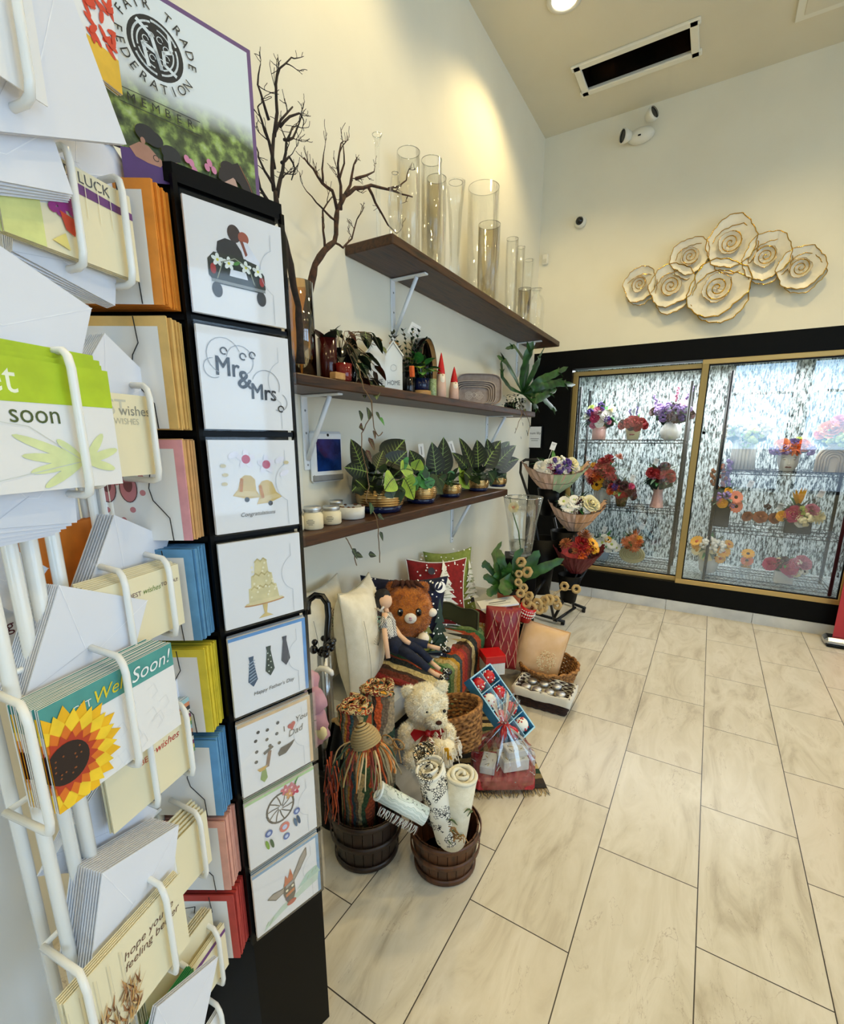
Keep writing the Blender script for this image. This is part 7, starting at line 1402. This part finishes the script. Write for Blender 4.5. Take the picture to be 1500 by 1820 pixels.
# shaggy white trim + yellow tag and twine between the towels
c = D(790, 1330, 1.55); r = root('fringed_throw', 'shaggy cream fringed throw bunched up behind the towel rolls', 'throw', c); mb = MB()
mb.ell((0, 0, -.01), (.045, .035, .04), 'fur_cream', 12, amp=.4); 
for i in range(90): a = rnd(0, 2*PI); p = V((.04*math.cos(a), .03*math.sin(a), rnd(-.02, .03))); mb.tube([p, p+V((math.cos(a)*.012, math.sin(a)*.012, rnd(.0, .014))), p+V((math.cos(a)*.02, math.sin(a)*.02, rnd(-.03, .005)))], .0018, 'fur_white', 4)
mb.build('throw', r); MB().box((.03, -.03, .01), (.016, .003, .04), '#e0a81c', Matrix.Rotation(-.4, 3, 'Y')).build('yellow_tag', r)
c = D(812, 1488, 1.33); mb = MB()
for i in range(12): p = rv(.012); mb.tube([p, p+V((rnd(-.02, .02), 0, .015)), p+V((rnd(-.03, .03), 0, rnd(-.015, .01)))], .0016, 'twine', 5)
thing(mb, 'twine_knot', 'small frayed twine knot at the front rim of the brown basket', 'knot', c)
# cellophane wrapped gift tray
c = at(888, 1405, 'z', 0.0); r = root('cellophane_gift', 'gift tray of white boxes on red shred wrapped in clear cellophane tied at the top', 'gift', (c.x-.02, c.y+.07, .01), .55)
MB().box((0, 0, .03), (.24, .18, .06), 'red_cello', b=.01).build('tray', r); mb = MB()
for i in range(260): p = V((rnd(-.11, .11), rnd(-.08, .08), rnd(.012, .064))); mb.tube([p, p+V((rnd(-.02, .02), rnd(-.02, .02), rnd(-.004, .01)))], .0018, 'red_gloss' if i % 3 else 'paper', 4)
mb.build('paper_shred', r)
for (x, y, z, sx, sy, sz, rz_) in ((.04, -.01, .09, .11, .09, .05, .2), (-.06, -.02, .08, .06, .10, .035, -.3), (.05, .0, .13, .09, .07, .03, .3)):
    m_ = MB(Matrix.Translation((x, y, z)) @ Matrix.Rotation(rz_, 4, 'Z')); m_.box((0, 0, 0), (sx, sy, sz), 'ceramic_white', b=.003)
    for i in range(6): m_.box((rnd(-.4, .4)*sx, rnd(-.4, .4)*sy, sz/2+.0008), (rnd(.01, .02), .002, .001), ['#c9a43a', '#6a6a6a', '#2a3a4a'][i % 3], Matrix.Rotation(rnd(0, 3), 3, 'Z'))
    m_.build('white_box', r)
mb = MB(); n = 40; prof_ = [(1., .0), (1.06, .05), (.98, .12), (.62, .18), (.22, .235), (.10, .255), (.30, .30), (.55, .36)]; vs = []
for j, (q, z) in enumerate(prof_):
    for i in range(n): a = 2*PI*i/n; w_ = 1+(.10 if j > 1 else .03)*math.sin(i*2.9+j)*(1.6 if j > 5 else 1); e = 1/max(abs(math.cos(a)), abs(math.sin(a)))**(.5 if j < 3 else 0); vs.append((.125*q*w_*e*math.cos(a)*(1 if j < 4 else .8), .10*q*w_*e*math.sin(a), z+(.02*math.sin(i*1.7) if j == 7 else 0)))
mb.add(vs, [(j*n+i, j*n+(i+1) % n, (j+1)*n+(i+1) % n, (j+1)*n+i) for j in range(len(prof_)-1) for i in range(n)], 'cellophane', False); mb.build('cellophane_wrap', r)
mb = MB(); mb.tube([(.016*math.cos(a*.5), .014*math.sin(a*.5), .255) for a in range(13)], .003, 'red_ribbon', 6, closed=True)
for i in range(10): mb.leaf((0, -.012, .255), (rnd(-1, 1), rnd(-1, -.1), rnd(-.6, .8)), rnd(.04, .08), .010, 'red_cello' if i % 2 else 'red_ribbon', 1.2)
mb.build('ribbon', r)
# blue box of red ornaments
best = None
for i_ in range(12):
    for j_ in range(20):
        BR = at(950, 1292, 'z', .02+.012*i_); TR = D(871, 1180, 1.95+.02*j_); q = TR-BR; rb = ray(917, 1325); BL_ = CAM+rb*((BR-CAM).dot(q)/rb.dot(q)); e_ = abs(q.length-.33)+3*max(0, .012-BL_.z)+.5*max(0, .1-(BR-BL_).length)
        if best is None or e_ < best[0]: best = (e_, BR, BL_, TR)
_, BR, BL_, TR = best
uz = TR-BR; print('BOX', BR, BL_, TR, (BR-BL_).length, uz.length); ux = (BR-BL_).normalized(); L_ = min(uz.length, .40); uz = (uz-ux*uz.dot(ux)).normalized(); uy = uz.cross(ux); W_ = (BR-BL_).length
Mx = Matrix(((ux.x, uy.x, uz.x, BL_.x), (ux.y, uy.y, uz.y, BL_.y), (ux.z, uy.z, uz.z, BL_.z), (0, 0, 0, 1)))
mk('box_blue', '#4a9ac8', .5, c2='#3a86b4', sc=10); mk('box_rim', '#9fd0e6', .5); r = root('ornament_box', 'pale blue divided box of eight red and white baubles propped against the gifts', 'box', M=Mx)
DP = .055; mb = MB(); mb.box((W_/2, DP, L_/2), (W_, .004, L_), 'box_blue'); 
for x in (0, W_): mb.box((x, DP/2, L_/2), (.004, DP, L_), 'box_blue')
for z in (0, L_): mb.box((W_/2, DP/2, z), (W_+.004, DP, .004), 'box_blue')
mb.build('box', r); mb = MB(); mb.box((W_/2, DP/2, L_/2), (.003, DP*.94, L_), 'box_rim')
for i in (1, 2, 3): mb.box((W_/2, DP/2, L_*i/4), (W_, DP*.94, .003), 'box_rim')
for x in (0, W_): mb.box((x, -.001, L_/2), (.006, .002, L_), 'box_rim')
for z in (0, L_): mb.box((W_/2, -.001, z), (W_, .002, .006), 'box_rim')
mb.build('divider', r)
for i in range(4):
    for j in range(2):
        br = min(W_/4, L_/8)*.88; cx_, cz_ = W_*(.25+.5*j), L_*(.125+.25*i); kind = (i*2+j) % 3 if i*2+j in (1, 4) else 0; mb = MB(); mb.ell((cx_, DP*.42, cz_), br, 'red_gloss' if kind != 1 else 'petal_white', 20)
        for k_ in range(14):
            a, e = rnd(0, 2*PI), rnd(-.6, 1.1); d = V((math.cos(a)*math.cos(e), -abs(math.sin(e)), math.sin(a)*math.cos(e))).normalized(); mb.ell(V((cx_, DP*.42, cz_))+d*br, br*.13, 'petal_white' if kind != 1 else 'red_gloss', 6)
        o_ = thing(mb, 'bauble', '%s bauble in the %s cell, %s from the top of the blue box' % ('red' if kind != 1 else 'white and red', 'right' if j else 'left', ['fourth', 'third', 'second', 'first'][i]), 'ornament', group='red and white baubles in the blue box'); o_.matrix_world = Mx
# red gifts
c = D(880, 1150, 2.75); r = root('gift_box', 'red lidded gift box with black dots on its white side, topmost of the small stack', 'gift box', D(874, 1192, 2.5), .75)
MB().box((0, 0, .035), (.105, .105, .07), 'polka').build('box', r); MB().box((0, 0, .088), (.112, .112, .042), 'red_gloss', b=.002).build('lid', r); q = r.location.copy()
thing(MB().box((0, 0, -.1), (.13, .13, .14), 'red_gloss', b=.003).box((0, 0, -.04), (.136, .136, .02), 'red_wrap', b=.002), 'gift_box', 'plain red gift box under the dotted one', 'gift box', (q.x, q.y, q.z-.038), .75)
z0 = q.z-.038-.17; thing(MB().box((0, 0, z0/2), (.24, .24, max(.02, z0-.002)), 'black_panel', b=.003), 'display_block', 'black display block under the red gift boxes', 'block', (q.x, q.y, 0), .6)
c = D(886, 1180, 2.62); mb = MB(); w_, h = .20, .36; pl = pillow(w_, h, .09, 'red_wrap', lambda m: [m.L([(-.09+.045*i+(.0225 if j % 2 else 0), .02+.08*j), (-.09+.045*(i+.5)+(.0225 if j % 2 else 0), .02+.08*(j+1))], .0022, '#d8b08a') for i in range(-0, 4) for j in range(4)]+[m.L([(-.09+.045*(i+1)+(.0 if j % 2 else 0), .02+.08*j), (-.09+.045*(i+.5), .02+.08*(j+1))], .0022, '#d8b08a') for i in range(0, 4) for j in range(4)], pin=.02)
thing(pl, 'quilted_gift', 'tall dark red quilted bag with gold diamond lines beside the peach satin', 'gift', M=facing((c.x, c.y, max(.03, c.z-.03)), .6, -.12, .08))
c = D(884, 1072, 2.68); thing(MB(Matrix.Rotation(.65, 4, 'Z') @ Matrix.Rotation(-.12, 4, 'Y')).box((0, 0, 0), (.22, .13, .012), 'paper', b=.002).box((0, 0, .007), (.10, .008, .001), '#555555').box((.0, -.03, .007), (.14, .004, .001), '#888888'), 'white_box', 'flat white box with small print lying on top of the red bag', 'box', c)
c = D(868, 1104, 2.66); r = root('scarf', 'red and white patterned fabric folded between the cushions and the red bag', 'fabric', c); mb = sheet(lambda u, v: (-.10+.2*u, .04*math.sin(u*5)-.04, .05-.12*v+.012*math.sin(u*11)), 20, 10, 'red_wool', .008); mb.build('cloth', r); mb = MB(); mb.y = -.06
for i in range(9): mb.L(arc(-.08+.02*i, .0, .006, 0, 300, 8), .0018, '#e9e2d4')
mb.build('pattern', r)
c = D(820, 1098, 2.55); thing(sheet(lambda u, v: (-.12+.26*u, -.05+.03*math.sin(u*4), -.02+.1*v+.01*math.sin(u*9)), 18, 8, 'olive_fabric', .012), 'folded_cloth', 'dark olive folded cloth under the red cushion', 'fabric', c)
c = D(935, 1090, 2.72); r = root('knitted_mug', 'red cup with a white knitted pattern beside the flat white box', 'cup', c); MB().lathe([(.038, -.045), (.045, .0), (.048, .05), (.044, .05), (.04, .0)], 'red_gloss', 24, R=Matrix.Rotation(.3, 3, 'Y')).build('cup', r); mb = MB()
for j in range(3):
    for i in range(22): a = 2*PI*i/22; mb.ell(Matrix.Rotation(.3, 3, 'Y') @ V((.048*math.cos(a), .048*math.sin(a), -.005+j*.018)), .004 if j != 1 else .006, 'petal_white', 6)
mb.build('pattern', r)
# wicker tray with folded peach satin
p = V((.775, -1.74, 0)); r = root('wicker_tray', 'round light wicker tray holding a folded peach satin cushion', 'basket', p); mb = MB()
for j in range(8):
    t = j/7; rr = .135+.03*t; mb.tube([(rr*math.cos(2*PI*i/52), rr*math.sin(2*PI*i/52), .012+.10*t+.004*(1 if (i+j) % 2 else -1)) for i in range(52)], .0085, 'wicker', 6, closed=True)
mb.build('body', r); MB().tube([(.168*math.cos(2*PI*i/52)+.004*math.cos(i*2), .168*math.sin(2*PI*i/52), .125+.005*math.sin(i*2.1)) for i in range(52)], .010, 'wicker', 8, closed=True).build('rim', r); MB().lathe([(.13, .008), (.0001, .008)], 'wicker', 24).build('bottom', r)
def pr_satin(m):
    for i in range(130): a = rnd(0, 2*PI); q = rnd(0, 1)**.5; m.C(.04+.055*q*math.cos(a), .11+.065*q*math.sin(a), .004, 'petal_cream' if i % 3 else '#b58a52', .002, 8, rnd(0, 3))
c = at(948, 1188, 'y', -1.80); thing(pillow(.27, .30, .085, 'satin_peach', pr_satin, '#c99a66', .03), 'satin_cushion', 'folded peach satin cushion with a beaded flower, standing in the wicker tray', 'cushion', M=facing((c.x, c.y, .055), .42, -.25, .26))
# dark lined basket with jars
p = at(1005, 1277, 'z', 0); bw, bd, bh = .29, .17, .095; r = root('lined_basket', 'dark brown rectangular wicker basket with a pale cloth liner full of jars', 'basket', (p.x-.14, p.y+.085, .002), .03); mb = MB()
def rect(rx, ry, z, n=12, q=.0): return [V((-rx+2*rx*i/n, -ry, z)) for i in range(n)]+[V((rx, -ry+2*ry*i/8, z)) for i in range(8)]+[V((rx-2*rx*i/n, ry, z)) for i in range(n)]+[V((-rx, ry-2*ry*i/8, z)) for i in range(8)]
for j in range(10):
    t = j/9; rr = rect(bw/2*(.9+.1*t), bd/2*(.9+.1*t), .006+bh*t); mb.tube([v+V((v.x, v.y, 0)).normalized()*.003*(1 if (i+j) % 2 else -1) for i, v in enumerate(rr)], .0065, 'wicker_dark', 5, closed=True)
mb.build('body', r); MB().box((0, 0, .008), (bw*.88, bd*.88, .006), 'wicker_dark').build('bottom', r)
mb = MB(); a0 = rect(bw/2+.010, bd/2+.010, bh-.035); a1 = rect(bw/2+.012, bd/2+.012, bh+.008); a2 = rect(bw/2-.004, bd/2-.004, bh+.012); a3 = rect(bw/2-.012, bd/2-.012, .03); k_ = len(a0); vs = a0+a1+a2+a3
for i, v in enumerate(vs): vs[i] = v+V((rnd(-.001, .001), rnd(-.001, .001), rnd(-.003, .003)))
mb.add(vs, [(j*k_+i, j*k_+(i+1) % k_, (j+1)*k_+(i+1) % k_, (j+1)*k_+i) for j in range(3) for i in range(k_)], 'basket_liner', True); mb.build('cloth_liner', r)
bl_ = r.location.copy(); first = None; nm = ['front left', 'front middle', 'front right', 'middle', 'back left', 'back middle', 'back right']
for (x, y), n_ in zip(((-.09, -.04), (-.03, -.042), (.095, -.03), (.035, -.035), (-.08, .035), (-.015, .035), (.055, .04)), nm):
    lb = 'small silver-lidded jar in the lined basket, %s' % n_
    if first is None:
        first = root('small_jar', lb, 'jar', (bl_.x+x, bl_.y+y, .018), group='silver-lidded jars in the lined basket'); MB().lathe([(.024, 0), (.026, .005), (.026, .055), (.022, .062)], 'candle_wax', 20).build('glass_body', first); MB().lathe([(.0245, .060), (.0255, .062), (.0255, .080), (.023, .084), (.0001, .084)], 'silver_lid', 22).lathe([(.026, .068), (.026, .072)], 'silver_lid', 22).build('lid', first)
    else: clone(first, location=None) if 0 else None; c_ = clone(first); c_.location = (bl_.x+x, bl_.y+y, .018); c_['label'] = lb
# striped rug
a = at(945, 1290, 'z', 0); b_ = at(972, 1402, 'z', 0); dl = (b_-a).normalized(); dw = V((dl.y, -dl.x, 0)); L_ = (b_-a).length+.30; WR = .42
Mr = Matrix(((dw.x, dl.x, 0, b_.x), (dw.y, dl.y, 0, b_.y), (0, 0, 1, 0), (0, 0, 0, 1))); Mr = Mr @ Matrix.Rotation(.14, 4, 'Z')
r = root('woven_rug', 'striped brown and black woven rug with a frayed end under the cellophane gift', 'rug', M=Mr)
MB().add([(x, y, z) for x in (0, WR) for y in (-L_, 0) for z in (.001, .007)], [(0, 1, 3, 2), (4, 6, 7, 5), (0, 4, 5, 1), (2, 3, 7, 6), (1, 5, 7, 3), (0, 2, 6, 4)], 'rug_stripe').build('rug', r); mb = MB()
for i in range(90): x = WR*i/90; mb.tube([(x, -.002, .004), (x+rnd(-.006, .006), .02, .005), (x+rnd(-.014, .014), rnd(.028, .045), .003)], .0014, 'straw' if i % 3 else '#5a4a34', 4)
mb.build('fringe', r)
# ---------------------------------------------------------------- back corner: flower stand, fern, tall glass
r = root('flower_stand', 'black metal tiered flower stand with a looped handle in front of the cooler', 'stand', (.50, -.62, 0))
so = r.location.copy(); G = lambda x, y, z: V((x, y, z))-so
lo = G(.30, -.35, 0)
def bar(pts_, nm, w_=.011): MB().tube([p for p in pts_], w_, 'black_metal', 8).build(nm, r)
fA, fB = at(970, 1098, 'z', .03), at(1034, 1080, 'z', .03); fC, fD = at(1003, 1107, 'z', .03), at(1041, 1082, 'z', .03)
bar([at(915, 1080, 'z', .03)-so, at(1003, 1105, 'z', .03)-so], 'foot_bar', .013); bar([at(985, 1060, 'z', .03)-so, at(1040, 1081, 'z', .03)-so], 'foot_bar', .013)
for q_ in (at(1000, 1110, 'z', 0), at(1037, 1088, 'z', 0)): MB().box(q_-so+V((0, 0, .013)), (.026, .026, .026), 'black_metal').build('foot', r)
bar([at(988, 1103, 'z', .04)-so, at(1022, 1080, 'z', .04)-so], 'cross_bar', .012)
X0 = at(985, 1103, 'z', .04)-so; X1_ = at(1019, 1079, 'z', .04)-so; tp = D(935, 860, 3.55)-so; tp2 = D(962, 860, 3.55)-so
bar([D(949, 1058, 3.35)-so, D(968, 1030, 3.4)-so], 'leg'); bar([X0, D(970, 1030, 3.42)-so, D(945, 900, 3.5)-so, D(925, 840, 3.6)-so, D(926, 822, 3.6)-so, D(934, 817, 3.6)-so, D(955, 817, 3.6)-so, D(962, 825, 3.6)-so], 'looped_rail'); bar([X1_, D(1012, 1040, 3.6)-so, D(985, 920, 3.7)-so], 'rail'); bar([D(1032, 1010, 3.4)-so, D(985, 1098, 3.35)-so], 'leg'); bar([D(1042, 1012, 3.5)-so, D(1012, 1060, 3.6)-so], 'leg')
BQ = []
for (px, py, d, w_, h) in ((975, 882, 3.5, .085, .2), (1002, 960, 3.42, .10, .24), (1012, 1035, 3.36, .085, .2), (962, 985, 3.45, .12, .42)):
    p = D(px, py, d)-so; mb = MB(Matrix.Translation(p)); mb.lathe([(w_*.62, -h*.7), (w_, h*.3), (w_*.93, h*.3), (w_*.55, -h*.65)], 'black_panel', 24); mb.build('bucket', r)
def bouquet(px, py, d, W, Hh, wrap, wrap2, lines, specs, lb, leaves=('leaf_mid', 16), tagp=None, flip=1):
    c = D(px, py, d); k = d/F_PX; w_ = W*k; h = Hh*k; r = root('wrapped_bouquet', lb, 'bouquet', c, .52, group='paper-wrapped bouquets on the black stand'); n = 26
    for s_, m_ in ((0, wrap), (1, wrap2)):
        mb = MB(); vs = []
        for j in range(5):
            t = j/4
            for i in range(n+1):
                a = (-PI*.98+PI*1.05*i/n) if s_ == 0 else (-PI*.55+PI*1.0*i/n); q = .22+.82*t**.8; rr = 1+.05*math.sin(i*2.3+j)
                tipz = .30*abs(math.cos(a))**3*t*(1 if s_ == 0 else .8); vs.append((w_*q*math.cos(a)*rr*(1+.0*s_), w_*.62*q*math.sin(a)*rr-.003*s_, h*(-.72+.97*t)+h*tipz*2.0))
        mb.add(vs, [(j*(n+1)+i, j*(n+1)+i+1, (j+1)*(n+1)+i+1, (j+1)*(n+1)+i) for j in range(4) for i in range(n)], m_, False); o = mb.build('paper_wrap', r)
        if lines: MB().tube([V(v)+V((0, -.001, .0)) for v in vs[-(n+1):]], .0025, lines, 4).tube([V(v)*1.004 for v in vs[(n+1)*2:(n+1)*3]], .002, lines, 4).build('printed_edge', o)
    fill(r, (0, w_*.05, h*.52), w_*.76, h*.60, specs, leaves, ry=w_*.45, tagpos=tagp, extra=10)
bouquet(984, 850, 3.45, 58, 36, 'kraft_pale', 'paper_green', '#6a5040', [('rose', 'white', -.45, -.3, .04), ('rose', 'white', -.1, .5, .036), ('rose', 'white', .25, -.3, .04), ('rose', 'cream', .7, .4, .04), ('ball', 'purple', .05, -.1, .035), ('ball', 'purple', .4, .4, .034), ('rose', 'magenta', -.1, -.55, .036), ('rose', 'dark', -.2, -.25, .03), ('rose', 'pink', .1, -.75, .032), ('rose', 'white', -.75, .1, .036), ('ball', 'lilac', .5, 0, .03), ('rose', 'white', .85, 0, .034), ('ball', 'white', .15, .7, .03)], 'top wrapped bouquet of white and purple flowers in blush paper on the black stand', ('leaf_mid', 18), (-.2, 1.5))
bouquet(1022, 918, 3.38, 50, 36, 'kraft_pale', 'kraft', '#3a2a1c', [('daisy', 'white', -.55, .1, .042, 'lime'), ('daisy', 'white', -.2, .4, .04, 'lime'), ('daisy', 'white', -.35, -.3, .04, 'lime'), ('rose', 'dark', .0, -.35, .042), ('daisy', 'white', .15, .1, .036, 'lime'), ('rose', 'cream', .6, .35, .05), ('rose', 'cream', .85, .2, .042), ('daisy', 'white', -.75, .5, .034, 'lime'), ('rose', 'white', .35, -.1, .034)], 'middle wrapped bouquet of white daisies in brown paper on the black stand', ('leaf_dark', 30), None)
bouquet(1025, 995, 3.3, 44, 34, 'paper_maroon', 'paper_maroon', None, [('daisy', 'red', -.55, .1, .055), ('rose', 'red', .15, .9, .045), ('daisy', 'yellow', .75, .75, .042), ('rose', 'yellow', .5, 1.0, .034), ('mum', 'orange', .0, -.3, .042), ('mum', 'brown', .3, 1.4, .045), ('mum', 'red', -.1, .3, .04), ('rose', 'red', .2, .2, .036), ('mum', 'brown', -.8, .7, .04), ('daisy', 'yellow', .95, .3, .03), ('rose', 'orange', .1, -.6, .034)], 'lowest bouquet of orange and red flowers in maroon paper on the black stand', ('leaf_red', 22), None)
# pedestal, tall glass with an orchid stem
c = D(925, 985, 3.05); pz = c.z-.005; thing(MB().box((0, 0, pz/2), (.2, .2, pz), 'black_panel', b=.004), 'pedestal', 'black pedestal in the corner behind the floor fern', 'pedestal', (c.x, c.y, 0), .4)
zt = ztop(c, 884); r = root('trumpet_vase', 'tall flared clear glass vase with water and a single orchid stem', 'vase', (c.x, c.y, pz+.002)); k = 3.05/F_PX; hh = zt-pz
MB().lathe([(k*20, 0), (k*18, .01), (k*20, hh*.1), (k*26, hh*.6), (k*34, hh), (k*33, hh), (k*25, hh*.6), (k*18, hh*.1), (k*16, .02)], 'glass', 40).tube([(k*33.5*math.cos(2*PI*i/40), k*33.5*math.sin(2*PI*i/40), hh) for i in range(40)], .003, 'glass_rim', 6, closed=True).build('glass', r); MB().lathe([(k*17, .02), (k*21, hh*.24), (.0001, hh*.24)], 'water', 30).build('water', r)
mb = MB(); mb.tube([(0, 0, .03), (-.02, 0, hh*.4), (-.07, 0, hh*.75), (-.09, 0, hh*.98)], .004, 'stem', 6); mb.build('orchid_stem', r); mb = MB(); blossom(mb, (-.055, -.02, hh*.82), (.3, -1, .2), .034, 'rose', 'petal_cream', 'petal_peach'); mb.build('orchid_flower', r)
# floor fern + dried pods
c = D(905, 1052, 2.85); r = root('potted_fern', 'large staghorn fern with wide green fronds behind the gifts, under the tall glass vase', 'plant', c)
pot(r, [(.05, -.12), (.06, -.11), (.075, 0), (.068, 0)], 'terracotta', soil=(.066, -.012)); fb = c.copy()
def stagD(frs):
    for pts_, w_ in frs:
        P_ = [D(*p)-fb for p in pts_]; fine = []; K = 0
        for i in range(len(P_)-1):
            for t in (0, .25, .5, .75): fine.append(P_[i].lerp(P_[i+1], t))
        fine.append(P_[-1]); K = len(fine); vs = []; mb = MB()
        for i, p_ in enumerate(fine):
            t = (fine[min(i+1, K-1)]-fine[max(i-1, 0)]).normalized(); s_ = t.cross(V((.5, -.8, .3))).normalized(); ww = .62*w_*(.35+.9*math.sin(PI*min(1, (i/K)**.9*.95+.04)))*(1+.1*math.sin(i*2.4)) if i < K-1 else .001
            vs += [p_-s_*ww/2+t.cross(s_)*ww*.12, p_, p_+s_*ww/2+t.cross(s_)*ww*.12]
        mb.add(vs, [(i*3+j, i*3+j+1, i*3+j+4, i*3+j+3) for i in range(K-1) for j in range(2)], 'fern_deep', True); mb.build('frond', r)
mk('fern_deep', '#1d4019', .4, c2='#31611f', sc=22)
S_ = (905, 1052, 2.85)
for _k in range(14): a_ = rnd(-1, 1); stagD([([S_, (905+a_*20+rnd(-6, 6), 1030-rnd(0, 10), 2.8), (905+a_*42+rnd(-8, 8), 1010-rnd(-20, 20)*1.0, 2.78+rnd(-.06, .06))], rnd(.04, .07))])
stagD([([S_, (895, 1020, 2.82), (890, 990, 2.82), (885, 975, 2.85)], .075), ([S_, (880, 1035, 2.8), (865, 1025, 2.8), (860, 1030, 2.8)], .06), ([S_, (888, 1010, 2.9), (878, 985, 2.95), (892, 962, 3.0)], .05), ([S_, (925, 1020, 2.8), (945, 1000, 2.8), (958, 978, 2.8)], .10), ([S_, (930, 1025, 2.75), (965, 1010, 2.7), (1003, 993, 2.7)], .085), ([S_, (905, 1030, 2.75), (898, 1045, 2.7), (905, 1058, 2.68)], .11), ([S_, (885, 1045, 2.75), (872, 1052, 2.72), (868, 1060, 2.7)], .07), ([S_, (870, 1010, 2.85), (862, 1000, 2.85), (858, 1010, 2.85)], .05), ([S_, (915, 1010, 2.85), (920, 985, 2.85), (930, 975, 2.85)], .06)])
r = root('dried_pod_branch', 'tangle of curled tan dried pods and twisted rope stems in front of the flower stand', 'dried branch', D(950, 1065, 2.72)); o0 = r.location.copy(); Q = lambda x, y, d: D(x, y, d)-o0
pods = [(926, 999, 9, 2.75), (937, 1017, 10, 2.74), (922, 1020, 7, 2.75), (921, 1035, 7, 2.74), (930, 1045, 8, 2.74), (925, 1055, 8, 2.73), (940, 1060, 9, 2.72), (936, 1072, 10, 2.72), (945, 1080, 10, 2.71), (955, 1073, 10, 2.71), (965, 1080, 9, 2.7), (975, 1066, 10, 2.7), (987, 1067, 8, 2.7), (991, 1076, 8, 2.7), (968, 1068, 9, 2.7), (958, 1083, 9, 2.7), (1003, 1042, 8, 2.75), (1024, 1047, 8, 2.75)]
for (x, y, s_, d) in pods:
    c0 = Q(x, y, d); a, b_, n_ = basis(V((rnd(-.3, .5), -1, rnd(.0, .6)))); k = s_*d/F_PX*.72; mb = MB(); mb.tube([c0+(a*math.cos(t*.5)+b_*math.sin(t*.5))*k*(1+.06*math.sin(t*3))+n_*k*.12*math.sin(t*2) for t in range(13)], k*.5, 'sisal', 8, closed=True); mb.build('pod', r)
mb = MB(); mb.tube([Q(x, y, d+.02) for x, y, s_, d in pods[:13]], .006, 'straw', 6); mb.tube([Q(980, 1062, 2.72), Q(998, 1048, 2.74), Q(1024, 1048, 2.76)], .002, 'straw', 5); mb.tube([Q(975, 1065, 2.72), Q(988, 1052, 2.74), Q(1003, 1044, 2.76)], .002, 'straw', 5); mb.build('rope_stem', r)
